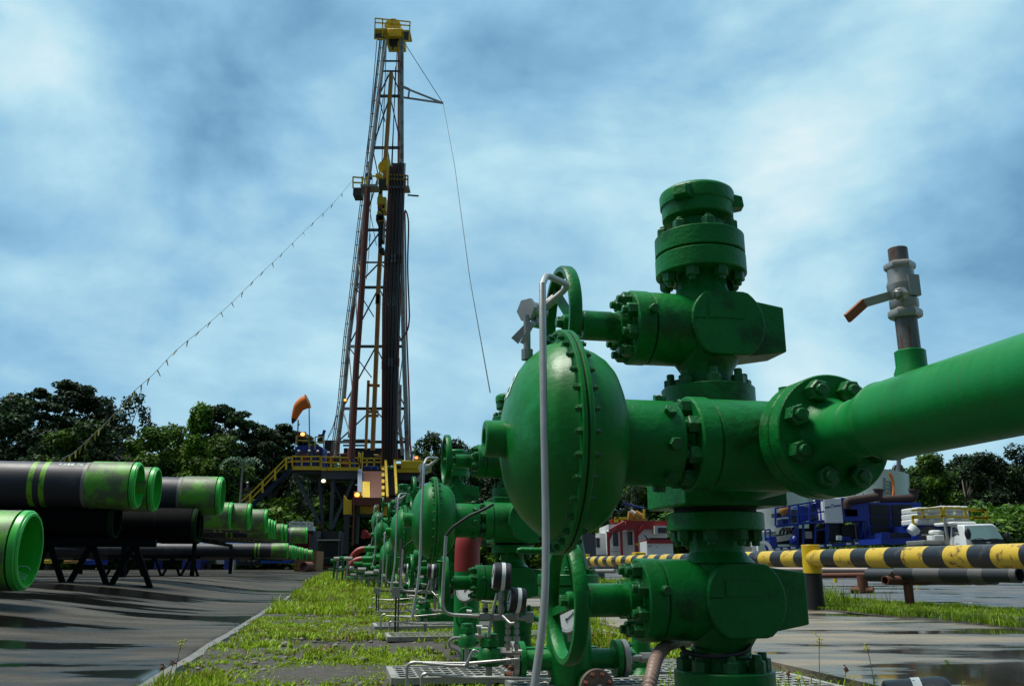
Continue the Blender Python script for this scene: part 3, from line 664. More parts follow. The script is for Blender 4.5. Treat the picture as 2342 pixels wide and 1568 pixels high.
# pebbles among the grass
Vp = []; Fp = []
ico = bmesh.new(); bmesh.ops.create_icosphere(ico, subdivisions=1, radius=1); iv = np.array([v.co[:] for v in ico.verts]); if_ = np.array([[v.index for v in f.verts] for f in ico.faces]); ico.free()
n = 1500; A = rng.uniform(EDGE + .05, 2.0, n); B = 3.0 + 9 * rng.uniform(0, 1, n) ** 1.5; S = rng.lognormal(-4.55, .45, n)
for a, b, s in zip(A, B, S):
    if vnoise(np.array(a), np.array(b), 3) < -.6: continue
    p = np.array(AB(a, b, -.045 + s * .25)); v = iv * (1 + rng.normal(0, .1, iv.shape)) * s * np.array([1.2, 1, .6]); c_, s_ = math.cos(a * 40), math.sin(a * 40)
    v = v @ np.array([[c_, s_, 0], [-s_, c_, 0], [0, 0, 1]]); Fp.append(if_ + len(Vp) * len(iv)); Vp.append(v + p)
m_peb = mat('pebble', (.20, .18, .15), .75, var=.6, vs=3.1, bump=.2)
me = mesh_np('pebbles', np.concatenate(Vp), np.concatenate(Fp), m_peb); me.polygons.foreach_set('use_smooth', [True] * len(me.polygons))
po = bpy.data.objects.new('pebbles', me); COL.objects.link(po); tag(po, 'small pale pebbles scattered through the weedy dirt strip', 'pebbles', kind='stuff')
def rock(p, s, lab, m):
    bm = bmesh.new(); bmesh.ops.create_icosphere(bm, subdivisions=3, radius=1)
    for v in bm.verts:
        q = v.co; k = 1 + .12 * math.sin(q.x * 3 + p.x * 7) * math.cos(q.y * 4) + .08 * math.sin(q.z * 5 + p.y * 9); v.co = Vector((q.x * s * 1.25 * k, q.y * s * k, q.z * s * .72 * k))
    me = bpy.data.meshes.new('rock'); bm.to_mesh(me); bm.free(); me.materials.append(m); me.polygons.foreach_set('use_smooth', [True] * len(me.polygons))
    o = bpy.data.objects.new('rock', me); COL.objects.link(o); o.location = p + Vector((0, 0, -.045 + s * .3)); tag(o, lab, 'rock', 'larger rocks in the dirt strip')
m_rockd = mat('dark_rock', (.05, .045, .05), .6, var=.3, vs=9, bump=.3, bs=30); m_rockl = mat('pale_rock', (.24, .21, .17), .7, var=.3, vs=9, bump=.3, bs=30)
CB = CR(380, 1380, 3.346)
def gr(x, y): 
    q = CB(x, y, 1.0); u_ = (380 + x / 3.346) * .91484; v_ = (1380 + y / 3.346) * .91484; return G(u_, v_, -.04)
for (x, y, s, lab, m) in [(1300, 940, .032, 'dark rounded rock lying alone in the weeds before the metal grating', m_rockd), (608, 850, .032, 'pale rounded rock against the broken kerb of the asphalt slab', m_rockl),
                        (575, 955, .022, 'pale rock below the kerb, beside a patch of reddish weeds', m_rockl), (640, 995, .028, 'pale flat rock nearest the grass clump at the slab edge', m_rockl),
                        (730, 965, .024, 'brownish rock lying between two pale ones in the dirt', m_peb), (1480, 420, .075, 'dark rock on bare dirt far up the strip', m_rockd), (1920, 412, .07, 'dark lump of rock on a distant pale grating', m_rockd),
                        (830, 700, .028, 'small grey rock just right of the kerb', m_peb)]:
    rock(gr(x, y), s, lab, m)
# weeds with tall stems and seed heads
m_stem = mat('weed_stem', (.10, .16, .03), .6); m_head = mat('weed_seed_head', (.42, .42, .03), .6); m_rhead = mat('weed_brown_head', (.16, .05, .02), .7)
def weed(p, h, lab, head, lean=(0, 0), nh=9, leaves=4):
    t = thing('tall_weed', lab, 'weed', p, 0, 'tall weeds with seed heads')
    top = Vector((lean[0], lean[1], h)); st = MB(); mid = Vector((lean[0] * .3, lean[1] * .3, h * .55))
    st.tube(smooth_path([(0, 0, -.03), mid, top], 4), .0016, 5)
    r_ = random.Random(int(p.x * 1000))
    for k in range(leaves):
        z = h * r_.uniform(.05, .5); a = r_.uniform(0, 6.28); q = mid * (z / (h * .55)) if z < h * .55 else mid; L_ = h * r_.uniform(.12, .3); d = Vector((math.cos(a), math.sin(a), .8)).normalized() * L_
        st.tube([q, q + d * .6, q + d + Vector((0, 0, -L_ * .25))], .001, 4)
    st.build('stem', m_stem, t); hd = MB()
    for k in range(nh):
        a = r_.uniform(0, 6.28); d = Vector((math.cos(a), math.sin(a), r_.uniform(-.2, 1.3))) * h * r_.uniform(.02, .085); s0 = top - Vector((0, 0, r_.uniform(0, h * .16)))
        hd.tube([s0, s0 + d], .0008, 4); hd.ball(s0 + d, .0042 * r_.uniform(.7, 1.3), (1, 1, .8), 6, 4)
    hd.build('seed_head', head, t)
for (u, v, h, l, hd, le) in [(394, 1590, .22, 'tall thin weed with yellow-green heads at the left edge of the slab', m_head, (.02, 0)), (372, 1592, .12, 'short brownish weed left of the tallest slab-edge weed', m_rhead, (-.01, 0)),
                           (382, 1600, .15, 'drooping brown-headed weed at the foot of the slab edge', m_rhead, (.012, 0)), (412, 1585, .12, 'yellow-headed small weed right of the tallest slab-edge weed', m_head, (.01, 0)),
                           (1878, 1600, .24, 'slender weed with an orange-yellow head before the wet road', m_head, (.015, 0)), (2003, 1590, .20, 'straight weed with bright yellow head in front of the puddle', m_head, (-.02, 0)),
                           (1935, 1588, .11, 'bushy reddish weed between the two tall yellow-headed ones', m_rhead, (.01, 0)), (1806, 1585, .085, 'red-brown weed close to the right of the bottom flange', m_rhead, (0, 0)),
                           (1782, 1588, .06, 'low yellow-flowered weed touching the bottom flange', m_head, (0, 0)), (1826, 1590, .07, 'small yellow-green weed beside the red-brown one', m_head, (.005, 0)),
                           (2210, 1600, .15, 'thin leaning bare weed at the right by the black cover', m_stem, (-.06, 0))]:
    weed(G(u, v, -.03), h, l, hd, le, nh=10 if h > .15 else 14)
# metal gratings over the well cellars
m_grate = mat('grating_steel', (.38, .37, .33), .55, metal=.4, var=.3, vs=8, col2=(.08, .05, .03), amt=.6, s2=5)
m_pit = mat('cellar_floor', (.012, .012, .011), .8)
def grating(a0, a1, b0, b1, lab, z=-.015):
    c = AB((a0 + a1) / 2, (b0 + b1) / 2, z); t = thing('floor_grating', lab, 'grating', c, AL, 'gratings over the well cellars'); w_, l_ = (a1 - a0) / 2, (b1 - b0) / 2
    g = MB()
    for p, q in (((-w_, -l_), (w_, -l_)), ((w_, -l_), (w_, l_)), ((w_, l_), (-w_, l_)), ((-w_, l_), (-w_, -l_))): g.bar((*p, 0), (*q, 0), .03, .03)
    g.build('frame', m_grate, t); g = MB(); n = int(2 * w_ / .045)
    for k in range(n): x = -w_ + 2 * w_ * (k + .5) / n; g.box((x - .006, -l_ + .015, -.008), (x + .006, l_ - .015, .008))
    n = int(2 * l_ / .075)
    for k in range(n): y = -l_ + 2 * l_ * (k + .5) / n; g.box((-w_ + .015, y - .010, -.006), (w_ - .015, y + .010, .011))
    g.build('bar_mesh', m_grate, t); MB().add([(-w_, -l_, -.02), (w_, -l_, -.02), (w_, l_, -.02), (-w_, l_, -.02)], [(0, 1, 2, 3)]).build('pit_cover', m_pit, t)
bk = [toAB(Vector((t_.location.x, t_.location.y, 0)))[1] for t_ in TREES]; ak = [toAB(Vector((t_.location.x, t_.location.y, 0)))[0] for t_ in TREES]
names = ['nearest', 'second', 'third', 'fourth']
for k in (1, 2, 3):
    a_, b_ = ak[k], bk[k]
    grating(a_ - .85, a_ + .95, b_ - 1.55, b_ - 1.08, 'pale perforated grating in front of the %s wellhead tree' % names[k])
    grating(a_ - .75, a_ + .95, b_ + .75, b_ + 1.15, 'pale perforated grating just behind the %s wellhead tree' % names[k])
    if k == 1: grating(a_ - .35, a_ + 1.0, b_ - 2.38, b_ - 1.69, 'perforated grating between the two nearest trees, at the bottom edge')
    pl = MB().hexa([AB(a_ - .45, b_ - .92, -.03), AB(a_ + .3, b_ - .92, -.03), AB(a_ + .3, b_ - .84, -.03), AB(a_ - .45, b_ - .84, -.03)], [AB(a_ - .45, b_ - .92, .06), AB(a_ + .3, b_ - .92, .06), AB(a_ + .3, b_ - .84, .06), AB(a_ - .45, b_ - .84, .06)]).build('cellar_kerb', m_green)
    tag(pl, 'green steel kerb at the foot of the %s wellhead tree' % names[k], 'kerb')
# ================================================================ CASING PIPES AND RACKS (left)
def casing_mats():
    def cm(name, base, c2, amt, thr, s):
        return mat(name, base, .5, var=.35, vs=2.5, col2=c2, amt=amt, s2=s, thr=thr, bump=.08, stretch=(1, 1, 1))
    return (cm('casing_dark_steel', (.028, .030, .040), (.085, .08, .09), .55, .55, 2.2), cm('coupling_green_wear', (.12, .42, .03), (.11, .105, .08), .85, .42, 2.4), mat('thread_protector_green', (.05, .52, .06), .38, var=.2, vs=4, col2=(.03, .2, .02), amt=.5, s2=5),
            mat('casing_inside_green', (.02, .50, .03), .5, var=.3, vs=3, col2=(.09, .5, .05), amt=.4, s2=4), mat('casing_band', (.18, .45, .015), .5, var=.3, vs=8, col2=(.04, .05, .03), amt=.7, s2=6, thr=.52), mat('casing_weld_bare', (.22, .21, .19), .5))
K_DARK, K_COUP, K_PROT, K_IN, K_BAND, K_BARE = casing_mats()
def casing_proto(r):
    t = thing('casing_pipe', 'x', 'casing pipe', (0, 0, 0), 0, 'casing pipes on the racks'); X = Vector((-1, 0, 0)); s = r / .36
    # origin at the open end; the pipe runs towards local -x
    MB().lathe((-.70 * s, 0, 0), X, [(0, r * .945), (12, r * .945)], 48, cap=False).build('pipe_body', K_DARK, t)
    MB().lathe((-.10 * s, 0, 0), X, [(0, r * .99), (.004, r), (.58 * s, r), (.60 * s, r * .985), (.63 * s, r * .945)], 56, cap=False).build('coupling', K_COUP, t)
    MB().lathe((-.095 * s, 0, 0), X, [(0, r * .93), (.004, r * .93)], 48, cap=False).build('groove', m_groove, t)
    p = MB().ring((-.09 * s, 0, 0), (-.02 * s, 0, 0), r * 1.0, r * .87, 56, ch=.01).ring((-.03 * s, 0, 0), (0, 0, 0), r * .955, r * .86, 56, ch=.012).build('thread_protector', K_PROT, t)
    MB().lathe((-.01, 0, 0), X, [(0, r * .87), (.10, r * .85), (11.9, r * .85), (11.9, .001)], 48, cap=False).build('inner_wall', K_IN, t)
    for q in (1.28, 1.44): MB().lathe((-q * s, 0, 0), X, [(0, r * .9455), (0, r * .9475), (.075 * s, r * .9475), (.075 * s, r * .9455)], 48, cap=False).build('painted_band', K_BAND, t)
    MB().lathe((-.725 * s, 0, 0), X, [(0, r * .946), (0, r * .951), (.05 * s, r * .951), (.05 * s, r * .946)], 48, cap=False).build('bare_ring', K_BARE, t)
    return t
proto = casing_proto(.36); used_p = [False]
def casing(u, vc, d, lab, roll=0.0, zfix=None, shift=0.0, sc=1.0):
    u -= max(0, d / 2 * math.sin(math.atan((1171 - u) / 2016) - AL)); Y = .72 * 2016 / d; p = P(u, vc, Y)
    o = proto if not used_p[0] else copy_tree(proto); used_p[0] = True
    o.location = p + AX * shift; o.rotation_euler = (roll, 0, AL) ; o.scale = (1, sc, sc); o['label'] = lab
    if zfix is not None: o.location.z = zfix
    return o
TOP = 1.76
CL = [(97, 1258, 180, 'closest casing pipe at the left edge, its open green mouth chalked inside', 0, None),
      (331, 1110, 108, 'big casing pipe on the near rack with chalk marks beside two green bands', .3, None),
      (370, 1119, 103, 'casing pipe mouth just behind the chalk-marked big one', 1.1, None),
      (515, 1134, 89, 'casing pipe with a half grey half green coupling, alone right of the two biggest', 2.0, None),
      (536, 1175, 62, 'bright green coupling peeking out behind the half grey one', 2.6, TOP), (577, 1183, 61, 'casing pipe whose coupling is grey on top, left of the bright wide one', 3.3, TOP), (614, 1187, 55, 'bright green wide coupling in the middle of the stack', 4.0, TOP),
      (620, 1207, 45.5, 'first thin green pipe end after the bright wide coupling', 4.4, TOP), (626, 1208, 44.5, 'second thin green pipe end after the bright wide coupling', 5.0, TOP), (632, 1210, 43, 'third thin green pipe end after the bright wide coupling', .8, TOP),
      (649, 1215, 40.5, 'green and grey coupling between thin pipe ends, far up the rack', 1.6, TOP), (658, 1216, 39.5, 'thin green pipe end just before the last pipe of the upper layer', 2.2, TOP), (704, 1221, 37, 'last casing pipe of the upper layer with a white mark on dark steel', 3.0, TOP)]
PIPES = [casing(*c[:4], roll=c[4], zfix=c[5]) for c in CL]
for c in PIPES[4:]: c.location.z = TOP
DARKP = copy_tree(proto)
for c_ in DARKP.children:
    c_.data = c_.data.copy(); c_.data.materials[0] = {'coupling': m_blackshade, 'pipe_body': m_blackshade, 'thread_protector': mat('shaded_green', (.008, .03, .008), .8, spec=.1), 'inner_wall': m_blackshade, 'painted_band': m_blackshade, 'bare_ring': m_blackshade}.get(c_.name.split('.')[0], c_.data.materials[0])  # darker copies: shade under the upper layer painted into the colours
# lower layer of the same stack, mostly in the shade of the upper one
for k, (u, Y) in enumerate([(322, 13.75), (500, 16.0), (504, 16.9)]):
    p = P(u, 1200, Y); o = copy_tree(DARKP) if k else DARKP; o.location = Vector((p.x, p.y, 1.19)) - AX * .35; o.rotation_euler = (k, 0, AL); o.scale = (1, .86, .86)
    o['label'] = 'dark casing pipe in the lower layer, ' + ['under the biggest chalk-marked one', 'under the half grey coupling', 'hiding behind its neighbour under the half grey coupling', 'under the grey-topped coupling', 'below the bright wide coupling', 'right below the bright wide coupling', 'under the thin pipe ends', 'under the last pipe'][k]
# far low stack
for k, (u, vc, d) in enumerate([(660, 1261, 35), (671, 1264, 31.5), (675, 1264.5, 31), (679, 1265, 30), (688, 1266, 28.5), (694, 1267, 27.5), (704, 1268.5, 26), (715, 1270, 24)]):
    casing(u, vc, d, 'casing pipe in the low far stack, ' + ['longest in view with a highlight along its top', 'second from the near end', 'third from the near end', 'fourth from the near end', 'in the middle, fifth from the near end', 'sixth from the near end', 'next to the last by the wooden crate', 'last of all'][k], roll=k * .9, zfix=1.12)
# chalk marks
B2 = PIPES[1]
def chalk(T, s, x, ang, size, r):
    c = bpy.data.curves.new('n', 'FONT'); c.body = s; c.size = size; c.align_x = 'CENTER'; c.align_y = 'CENTER'; c.resolution_u = 3
    t = bpy.data.objects.new('n', c); COL.objects.link(t); bpy.context.view_layer.update()
    me = bpy.data.meshes.new_from_object(t.evaluated_get(bpy.context.evaluated_depsgraph_get())); bpy.data.objects.remove(t)
    for v in me.vertices:
        a = ang + v.co.y / abs(r); rr = r; v.co = Vector((x + v.co.x, -math.cos(a) * rr, math.sin(a) * rr))
    me.materials.clear(); me.materials.append(m_dirty); o = bpy.data.objects.new('chalk_writing', me); COL.objects.link(o); o.parent = T
    o.rotation_euler = (-T.rotation_euler.x, 0, 0)
chalk(B2, '4.620', -1.05, 1.0, .10, .3435); chalk(B2, '44.76', -.80 - .12, .98, .11, .3445 + .0)
# chalk inside the nearest mouth
A1 = PIPES[0]; ch = MB()
for (x0, z0, x1, z1) in [(.10, -.02, .16, .0), (.16, .0, .22, -.03), (.05, -.07, .07, -.16), (.09, -.06, .11, -.15), (.13, -.06, .14, -.14), (.17, -.07, .18, -.15), (.04, -.02, .09, -.04)]:
    pass
def inner(xd, a): return Vector((-xd, math.cos(a) * .3055, math.sin(a) * .3055))
for (xa, aa, xb, ab) in [(.06, -.62, .09, -.50), (.09, -.50, .16, -.47), (.16, -.47, .20, -.55), (.07, -.80, .15, -.74), (.07, -.88, .16, -.82), (.07, -.96, .15, -.90), (.07, -1.03, .14, -.98), (.13, -.70, .18, -.67)]:
    ch.tube([inner(xa, aa), inner((xa + xb) / 2, (aa + ab) / 2), inner(xb, ab)], .004, 5)
ch.build('chalk_tally', m_dirty, A1); 
# racks: lattice trusses
def truss(p0, nbay, pitch, z0, z1, lab, back=0.0):
    t = thing('pipe_rack', lab, 'pipe rack', p0, AL, 'lattice racks under the casing pipes'); h = z1 - z0
    for dy, nm in ((0, 0), (back, 1)) if back else ((0, 0),):
        for k in range(nbay):
            xl = -k * pitch
            for xa, xb in ((xl, xl - pitch / 2), (xl - pitch / 2 - .02, xl - pitch)):
                za, zb = (0, h) if xa == xl else (h, 0)
                MB().bar((xa - (.02 if xa == xl else 0), dy, za), (xb, dy, zb), .075, .075).build('brace', m_blackshade, t)
        MB().box((-nbay * pitch, dy - .05, h - .03), (0, dy + .05, h + .09)).build('top_chord', m_blackshade, t)
        MB().box((-nbay * pitch, dy - .05, -.02), (0, dy + .05, .035)).build('bottom_chord', m_blackshade, t)
    return t
p = P(349, 1325, 13.6); z0 = slab_h(*toAB(p)); T_ = truss(Vector((p.x, p.y, z0)), 8, .61, z0, .79, 'black lattice rack carrying the nearest big casing pipes', back=.0)
p2 = P(455, 1313, 31); z2 = slab_h(*toAB(p2)); truss(Vector((p2.x, p2.y, z2)), 5, .61, z2, .74, 'smaller looking dark lattice rack farther back, ending beside a yellow post', back=.0)
# long beams on the racks
bmz = MB(); 
def beam(a, b0, b1, z, lab, th=.12):
    q = MB().bar(AB(a, b0, z), AB(a, b1, z), .14, th, up=(0, 0, 1)).build('rack_beam', m_blackshade); tag(q, lab, 'beam', 'long beams under the pipe stack'); return q
aE, bE = toAB(P(331, 1110, 13.4))
beam(aE - 2.2, bE - .6, bE + 6, .855, 'long black beam under the right ends of the stacked casing pipes', .09)
beam(aE - 8.5, bE - .6, bE + 6, .855, 'long black beam farther left under the stacked casing pipes', .09)
beam(aE - 2.0, bE + 7.5, bE + 29, 1.345, 'high black beam under the farther casing pipes, near their right ends')
beam(aE - 8.5, bE + 7.5, bE + 29, 1.345, 'high black beam under the farther casing pipes, towards the left')
sl_ = MB()
for b_ in (bE + 8, bE + 18, bE + 28.8):
    for a_ in (aE - 2.0, aE - 8.5,):
        z_ = slab_h(a_, b_); q = MB().bar(AB(a_, b_, z_), AB(a_, b_, 1.29), .12, .12).build('rack_post', m_blackshade); tag(q, 'short black post holding the long beams of the pipe stack', 'post', 'posts under the pipe stack')
a5, b5 = toAB(P(660, 1261, 41)); 
for da in (-1.6, -9):
    q = MB().bar(AB(a5 + da, b5 - .8, .74), AB(a5 + da, b5 + 21, .74), .14, .06, up=(0, 0, 1)).build('rack_beam', m_blackshade); tag(q, 'black beam under the low far stack, ' + ('near its right ends' if da > -5 else 'towards its left ends'), 'beam', 'long beams under the pipe stack')
a7, b7 = toAB(PIPES[0].location)
for da in (-1.0, -5.5):
    z_ = slab_h(a7 + da, b7); q = MB().hexa([AB(a7 + da - .1, b7 - .8, z_ - .02), AB(a7 + da + .1, b7 - .8, z_ - .02), AB(a7 + da + .1, b7 + .8, z_ - .02), AB(a7 + da - .1, b7 + .8, z_ - .02)], [AB(a7 + da - .1, b7 - .8, .275), AB(a7 + da + .1, b7 - .8, .275), AB(a7 + da + .1, b7 + .8, .275), AB(a7 + da - .1, b7 + .8, .275)]).build('timber_sleeper', m_blackshade)
    tag(q, 'dark sleeper under the closest casing pipe' + (', behind the first' if da < -3 else ''), 'sleeper')

# ================================================================ STRIPED BARRIER (right)
def striped(name, y0, period, yfrac):
    m = bpy.data.materials.new(name); m.use_nodes = True; t = m.node_tree; b = t.nodes['Principled BSDF']; L = t.links.new; n = t.nodes.new
    tc_ = n('ShaderNodeTexCoord'); sx = n('ShaderNodeSeparateXYZ'); L(tc_.outputs['Object'], sx.inputs[0])
    wob = n('ShaderNodeTexNoise'); wob.inputs['Scale'].default_value = 6; L(tc_.outputs['Object'], wob.inputs['Vector'])
    a_ = n('ShaderNodeMath'); a_.operation = 'MULTIPLY_ADD'; a_.inputs[1].default_value = .03; L(wob.outputs[0], a_.inputs[0]); L(sx.outputs['Y'], a_.inputs[2])
    s = n('ShaderNodeMath'); s.operation = 'SUBTRACT'; s.inputs[1].default_value = y0; L(a_.outputs[0], s.inputs[0])
    d = n('ShaderNodeMath'); d.operation = 'DIVIDE'; d.inputs[1].default_value = period; L(s.outputs[0], d.inputs[0])
    f = n('ShaderNodeMath'); f.operation = 'FRACT'; L(d.outputs[0], f.inputs[0])
    c = n('ShaderNodeMath'); c.operation = 'LESS_THAN'; c.inputs[1].default_value = yfrac; L(f.outputs[0], c.inputs[0])
    nz = n('ShaderNodeTexNoise'); nz.inputs['Scale'].default_value = 9; nz.inputs['Detail'].default_value = 9; nz.inputs['Roughness'].default_value = .7; L(tc_.outputs['Object'], nz.inputs['Vector'])
    r = n('ShaderNodeValToRGB'); r.color_ramp.elements[0].position = .55; r.color_ramp.elements[1].position = .64; L(nz.outputs[0], r.inputs[0])
    my = n('ShaderNodeMixRGB'); my.inputs[1].default_value = (.62, .42, .03, 1); my.inputs[2].default_value = (.12, .045, .015, 1); L(r.outputs[0], my.inputs[0])
    mb = n('ShaderNodeMixRGB'); mb.inputs[1].default_value = (.012, .013, .016, 1); mb.inputs[2].default_value = (.06, .05, .045, 1); L(r.outputs[0], mb.inputs[0])
    mm = n('ShaderNodeMixRGB'); L(c.outputs[0], mm.inputs[0]); L(mb.outputs[0], mm.inputs[1]); L(my.outputs[0], mm.inputs[2]); L(mm.outputs[0], b.inputs['Base Color']); b.inputs['Roughness'].default_value = .42
    return m
q1 = P(2342, 1271, 7.05); q2 = P(1340, 1283, 19.4)
BD = (q2 - q1); BD.z = 0; BD.normalize(); br = .099; zb = .566
def bp_(s, z=zb): p = q1 + BD * s; return Vector((p.x, p.y, z))
bt = thing('striped_barrier', 'yellow and black striped steel pipe barrier on posts along the road', 'barrier', (bp_(0).x, bp_(0).y, 0), math.atan2(-BD.x, BD.y))
# post nearest: at u 1858
def s_at(u):
    lo, hi = -3, 55
    for _ in range(50):
        md = (lo + hi) / 2; p = bp_(md); dc = p.y * math.cos(PITCH) + (p.z - EYE) * math.sin(PITCH); uu = 1171 + FPX * p.x / dc
        if uu > u: lo = md
        else: hi = md
    return lo
sP = s_at(1856); sEnd = s_at(1334)
o_ = MB(); o_.lathe(bp_(-5), BD, [(0, br), (5 + sEnd, br)], 32)
stripe = striped('yellow_black_stripes', s_at(1958) - .02, .585, .53)
o_.build('rail', stripe, bt, world=True)
for k, s in enumerate((sP, sEnd - .15)):
    a = bp_(s, .0); t_ = bp_(s, zb + .145)
    pst = MB(); pst.cyl(bp_(s, zb - .165), bp_(s, zb + .155), .105, 32, ch=.004).build('post_sleeve', m_yellow, bt, world=True)
    MB().cyl(bp_(s, -.02), bp_(s, zb - .165), .1, 28).build('post', m_black, bt, world=True)
b2 = thing('striped_barrier', 'distant low yellow and black striped pipe in front of the blue pumping unit', 'barrier', P(2000, 1272, 22), 0)
o_ = MB(); pa = P(1905, 1268, 24); pb = P(2090, 1262, 20.5); o_.tube([pa, pb], .055, 14); 
m_str2 = striped('yellow_black_stripes_small', 0, .5, .5)
for nd in m_str2.node_tree.nodes:
    if nd.type == 'SEPXYZ':
        for l in list(nd.outputs['Y'].links): tg = l.to_socket; m_str2.node_tree.links.remove(l); m_str2.node_tree.links.new(nd.outputs['X'], tg)
o_.build('rail', m_str2, b2, world=True)
for q in (pa, pb): MB().cyl((q.x, q.y, 0), q, .05, 12).build('post', m_yellow, b2, world=True)
# pipes lying on a rusty rack behind the barrier
CQ = CR(1850, 1200, 3.0507)
def lie(name, x0, x1, y, th, Y, m, lab, bands=(), ring=False, dy=0.0):
    p = CQ(x0, y, Y + dy); q = CQ(x1, y, Y); r = th / 3.0507 * .9148 / 2 * mpp(Y); p.z = q.z = (p.z + q.z) / 2
    t = thing(name, lab, 'pipe', (q.x, q.y, 0)); MB().ring(p, q, r, r * .78, 28, ch=.003).build('pipe_body', m, t, world=True)
    MB().cyl(q + (p - q).normalized() * .5, q + (p - q).normalized() * .45, r * .77, 20).build('bore', m_groove, t, world=True)
    def atx(px):
        lo, hi = 0.0, 1.0
        for _ in range(40):
            md = (lo + hi) / 2; w_ = p.lerp(q, md); dc = w_.y * math.cos(PITCH) + (w_.z - EYE) * math.sin(PITCH)
            if 1171 + FPX * w_.x / dc < (1850 + px / 3.0507) * .91484: lo = md
            else: hi = md
        return p.lerp(q, lo)
    for (a, b) in bands: MB().ring(atx(a), atx(b), r * 1.012, r * .9, 28).build('bare_band', mat('worn_grey_band', (.10, .10, .095), .55), t, world=True)
    return t
lie('steel_pipe', -80, 985, 688, 58, 15.5, m_ruststeel, 'long grey steel pipe lying just below the barrier, left of the yellow post and beyond', dy=1.6)
lie('steel_pipe', 980, 1930, 726, 110, 9.8, m_dgrey, 'dark pipe with pale bare bands lying behind the striped barrier', bands=((1350, 1550), (1760, 1890)), dy=1.5)
lie('steel_pipe', 1200, 2135, 715, 118, 9.0, m_dgrey, 'dark pipe with a pale open end ring near the right edge', bands=((1350, 1550), (1770, 1880), (2085, 2134)), dy=1.4)
tp = thing('pipe_support', 'rusty tee-shaped pipe support with an open end in the grass verge', 'pipe support', CQ(1280, 905, 10.2) * 1.0)
tp.location.z = 0
MB().ring(CQ(1950, 762, 10.2 + .9), CQ(1105, 762, 10.2), .052, .042, 24).build('cross_pipe', m_rust, tp, world=True)
a = CQ(1280, 790, 10.3); MB().cyl((a.x, a.y, -.02), (a.x, a.y, a.z), .052, 20).build('post', m_rust, tp, world=True)
MB().hexa([CQ(1115, 735, 10.2), CQ(1180, 732, 10.2), CQ(1180, 732, 10.24), CQ(1115, 735, 10.24)], [CQ(1145, 715, 10.2), CQ(1160, 690, 10.2), CQ(1160, 690, 10.24), CQ(1145, 715, 10.24)]).build('end_stop', m_rust, tp, world=True)
tp = thing('pipe_support', 'rusty pipe support behind the yellow post with a short pipe foot on the mud', 'pipe support', CQ(930, 830, 15))
tp.location.z = 0
MB().cyl(CQ(560, 728, 15.3), CQ(1010, 722, 15), .045, 16).build('cross_pipe', m_rust, tp, world=True)
a = CQ(930, 728, 15); MB().cyl((a.x, a.y, .05), a, .085, 16).build('post', m_rust, tp, world=True)
MB().ring(CQ(850, 838, 15.1), CQ(1020, 842, 14.9), .065, .05, 16).build('foot', m_rust, tp, world=True)
# far part of the same rack, seen left of the tree
CC = CR(1400, 1220, 7.128)
lie2 = MB(); lie2.tube([CC(420, 1395, 27), CC(1000, 1388, 26)], .055, 12); tag(lie2.build('steel_pipe', m_ruststeel), 'thin grey pipe under the far end of the striped barrier', 'pipe')
lie2 = MB(); lie2.tube([CC(420, 1475, 21), CC(980, 1470, 20)], .045, 12); tag(lie2.build('steel_pipe', m_galv), 'pale thin pipe lowest under the far end of the striped barrier', 'pipe')
a = CC(705, 1400, 24); tag(MB().cyl((a.x, a.y, 0), a, .14, 16).build('support_post', m_grey), 'grey post under the far thin pipes', 'post')
# black rubber cover at the bottom edge
cv = thing('hose_end_cover', 'black rubber cover with a white stripe and green paint spots at the bottom right', 'cover', CQ(1395, 1640, 2.2))
pc = CQ(1395, 1640, 2.2); MB().lathe(pc + Vector((-.075, .03, -.045)), Vector((.93, -.3, .12)), [(0, .068), (.006, .075), (.13, .075), (.145, .07), (.15, .064)], 36).build('cover_drum', m_rubber, cv, world=True)
MB().lathe(pc + Vector((-.075, .03, -.045)) + Vector((.93, -.3, .12)).normalized() * .066, Vector((.93, -.3, .12)), [(0, .0755), (0, .0762), (.02, .0762), (.02, .0755)], 36, cap=False).build('white_stripe', m_white, cv, world=True)
for k in range(9):
    dd = Vector((.93, -.3, .12)).normalized(); x_, y_, _ = basis(dd); a = 1.2 + rnd.uniform(0, 2.2); t_ = rnd.uniform(.07, .125); MB().ball(pc + Vector((-.075, .03, -.045)) + dd * t_ + (x_ * math.cos(a) + y_ * math.sin(a)) * .0745, rnd.uniform(.002, .005), (1, 1, .4), 8, 5).build('paint_spot', m_pgreen, cv, world=True)
MB().cyl((pc.x, pc.y, -.03), (pc.x, pc.y, pc.z - .03), .03, 14).build('stub', m_galv, cv, world=True)
# ================================================================ DRILLING RIG
C4 = CR(580, 960, 3.136); C7 = CR(820, 740, 3.407); CT = CR(860, 30, 3.646); CM = CR(840, 400, 4.354); C9 = CR(840, 1180, 6.031)
YR = 85.0; S = mpp(YR)
def bb(C, x0, y0, x1, y1, Y, dep):   # box whose front covers a surveyed rectangle at distance Y
    a = C(x0, y1, Y); b = C(x1, y0, Y); return (min(a.x, b.x), Y, min(a.z, b.z)), (max(a.x, b.x), Y + dep, max(a.z, b.z))
def PB(parent, name, C, r, Y, dep, m, bevel=0.0):
    lo, hi = bb(C, *r, Y, dep); return MB().box(lo, hi).build(name, m, parent, world=True, bevel=bevel)
def bars(parent, name, C, segs, Y, w_, m, one=False):
    if one:
        q = MB()
        for (x0, y0, x1, y1) in segs: q.bar(C(x0, y0, Y), C(x1, y1, Y), w_)
        return q.build(name, m, parent, world=True)
    for (x0, y0, x1, y1) in segs: MB().bar(C(x0, y0, Y), C(x1, y1, Y), w_).build(name, m, parent, world=True)
MAST = thing('derrick_mast', 'tall pale lattice drilling mast with a yellow crown rising from the rig floor', 'derrick', P(857, 1304, YR + 2))
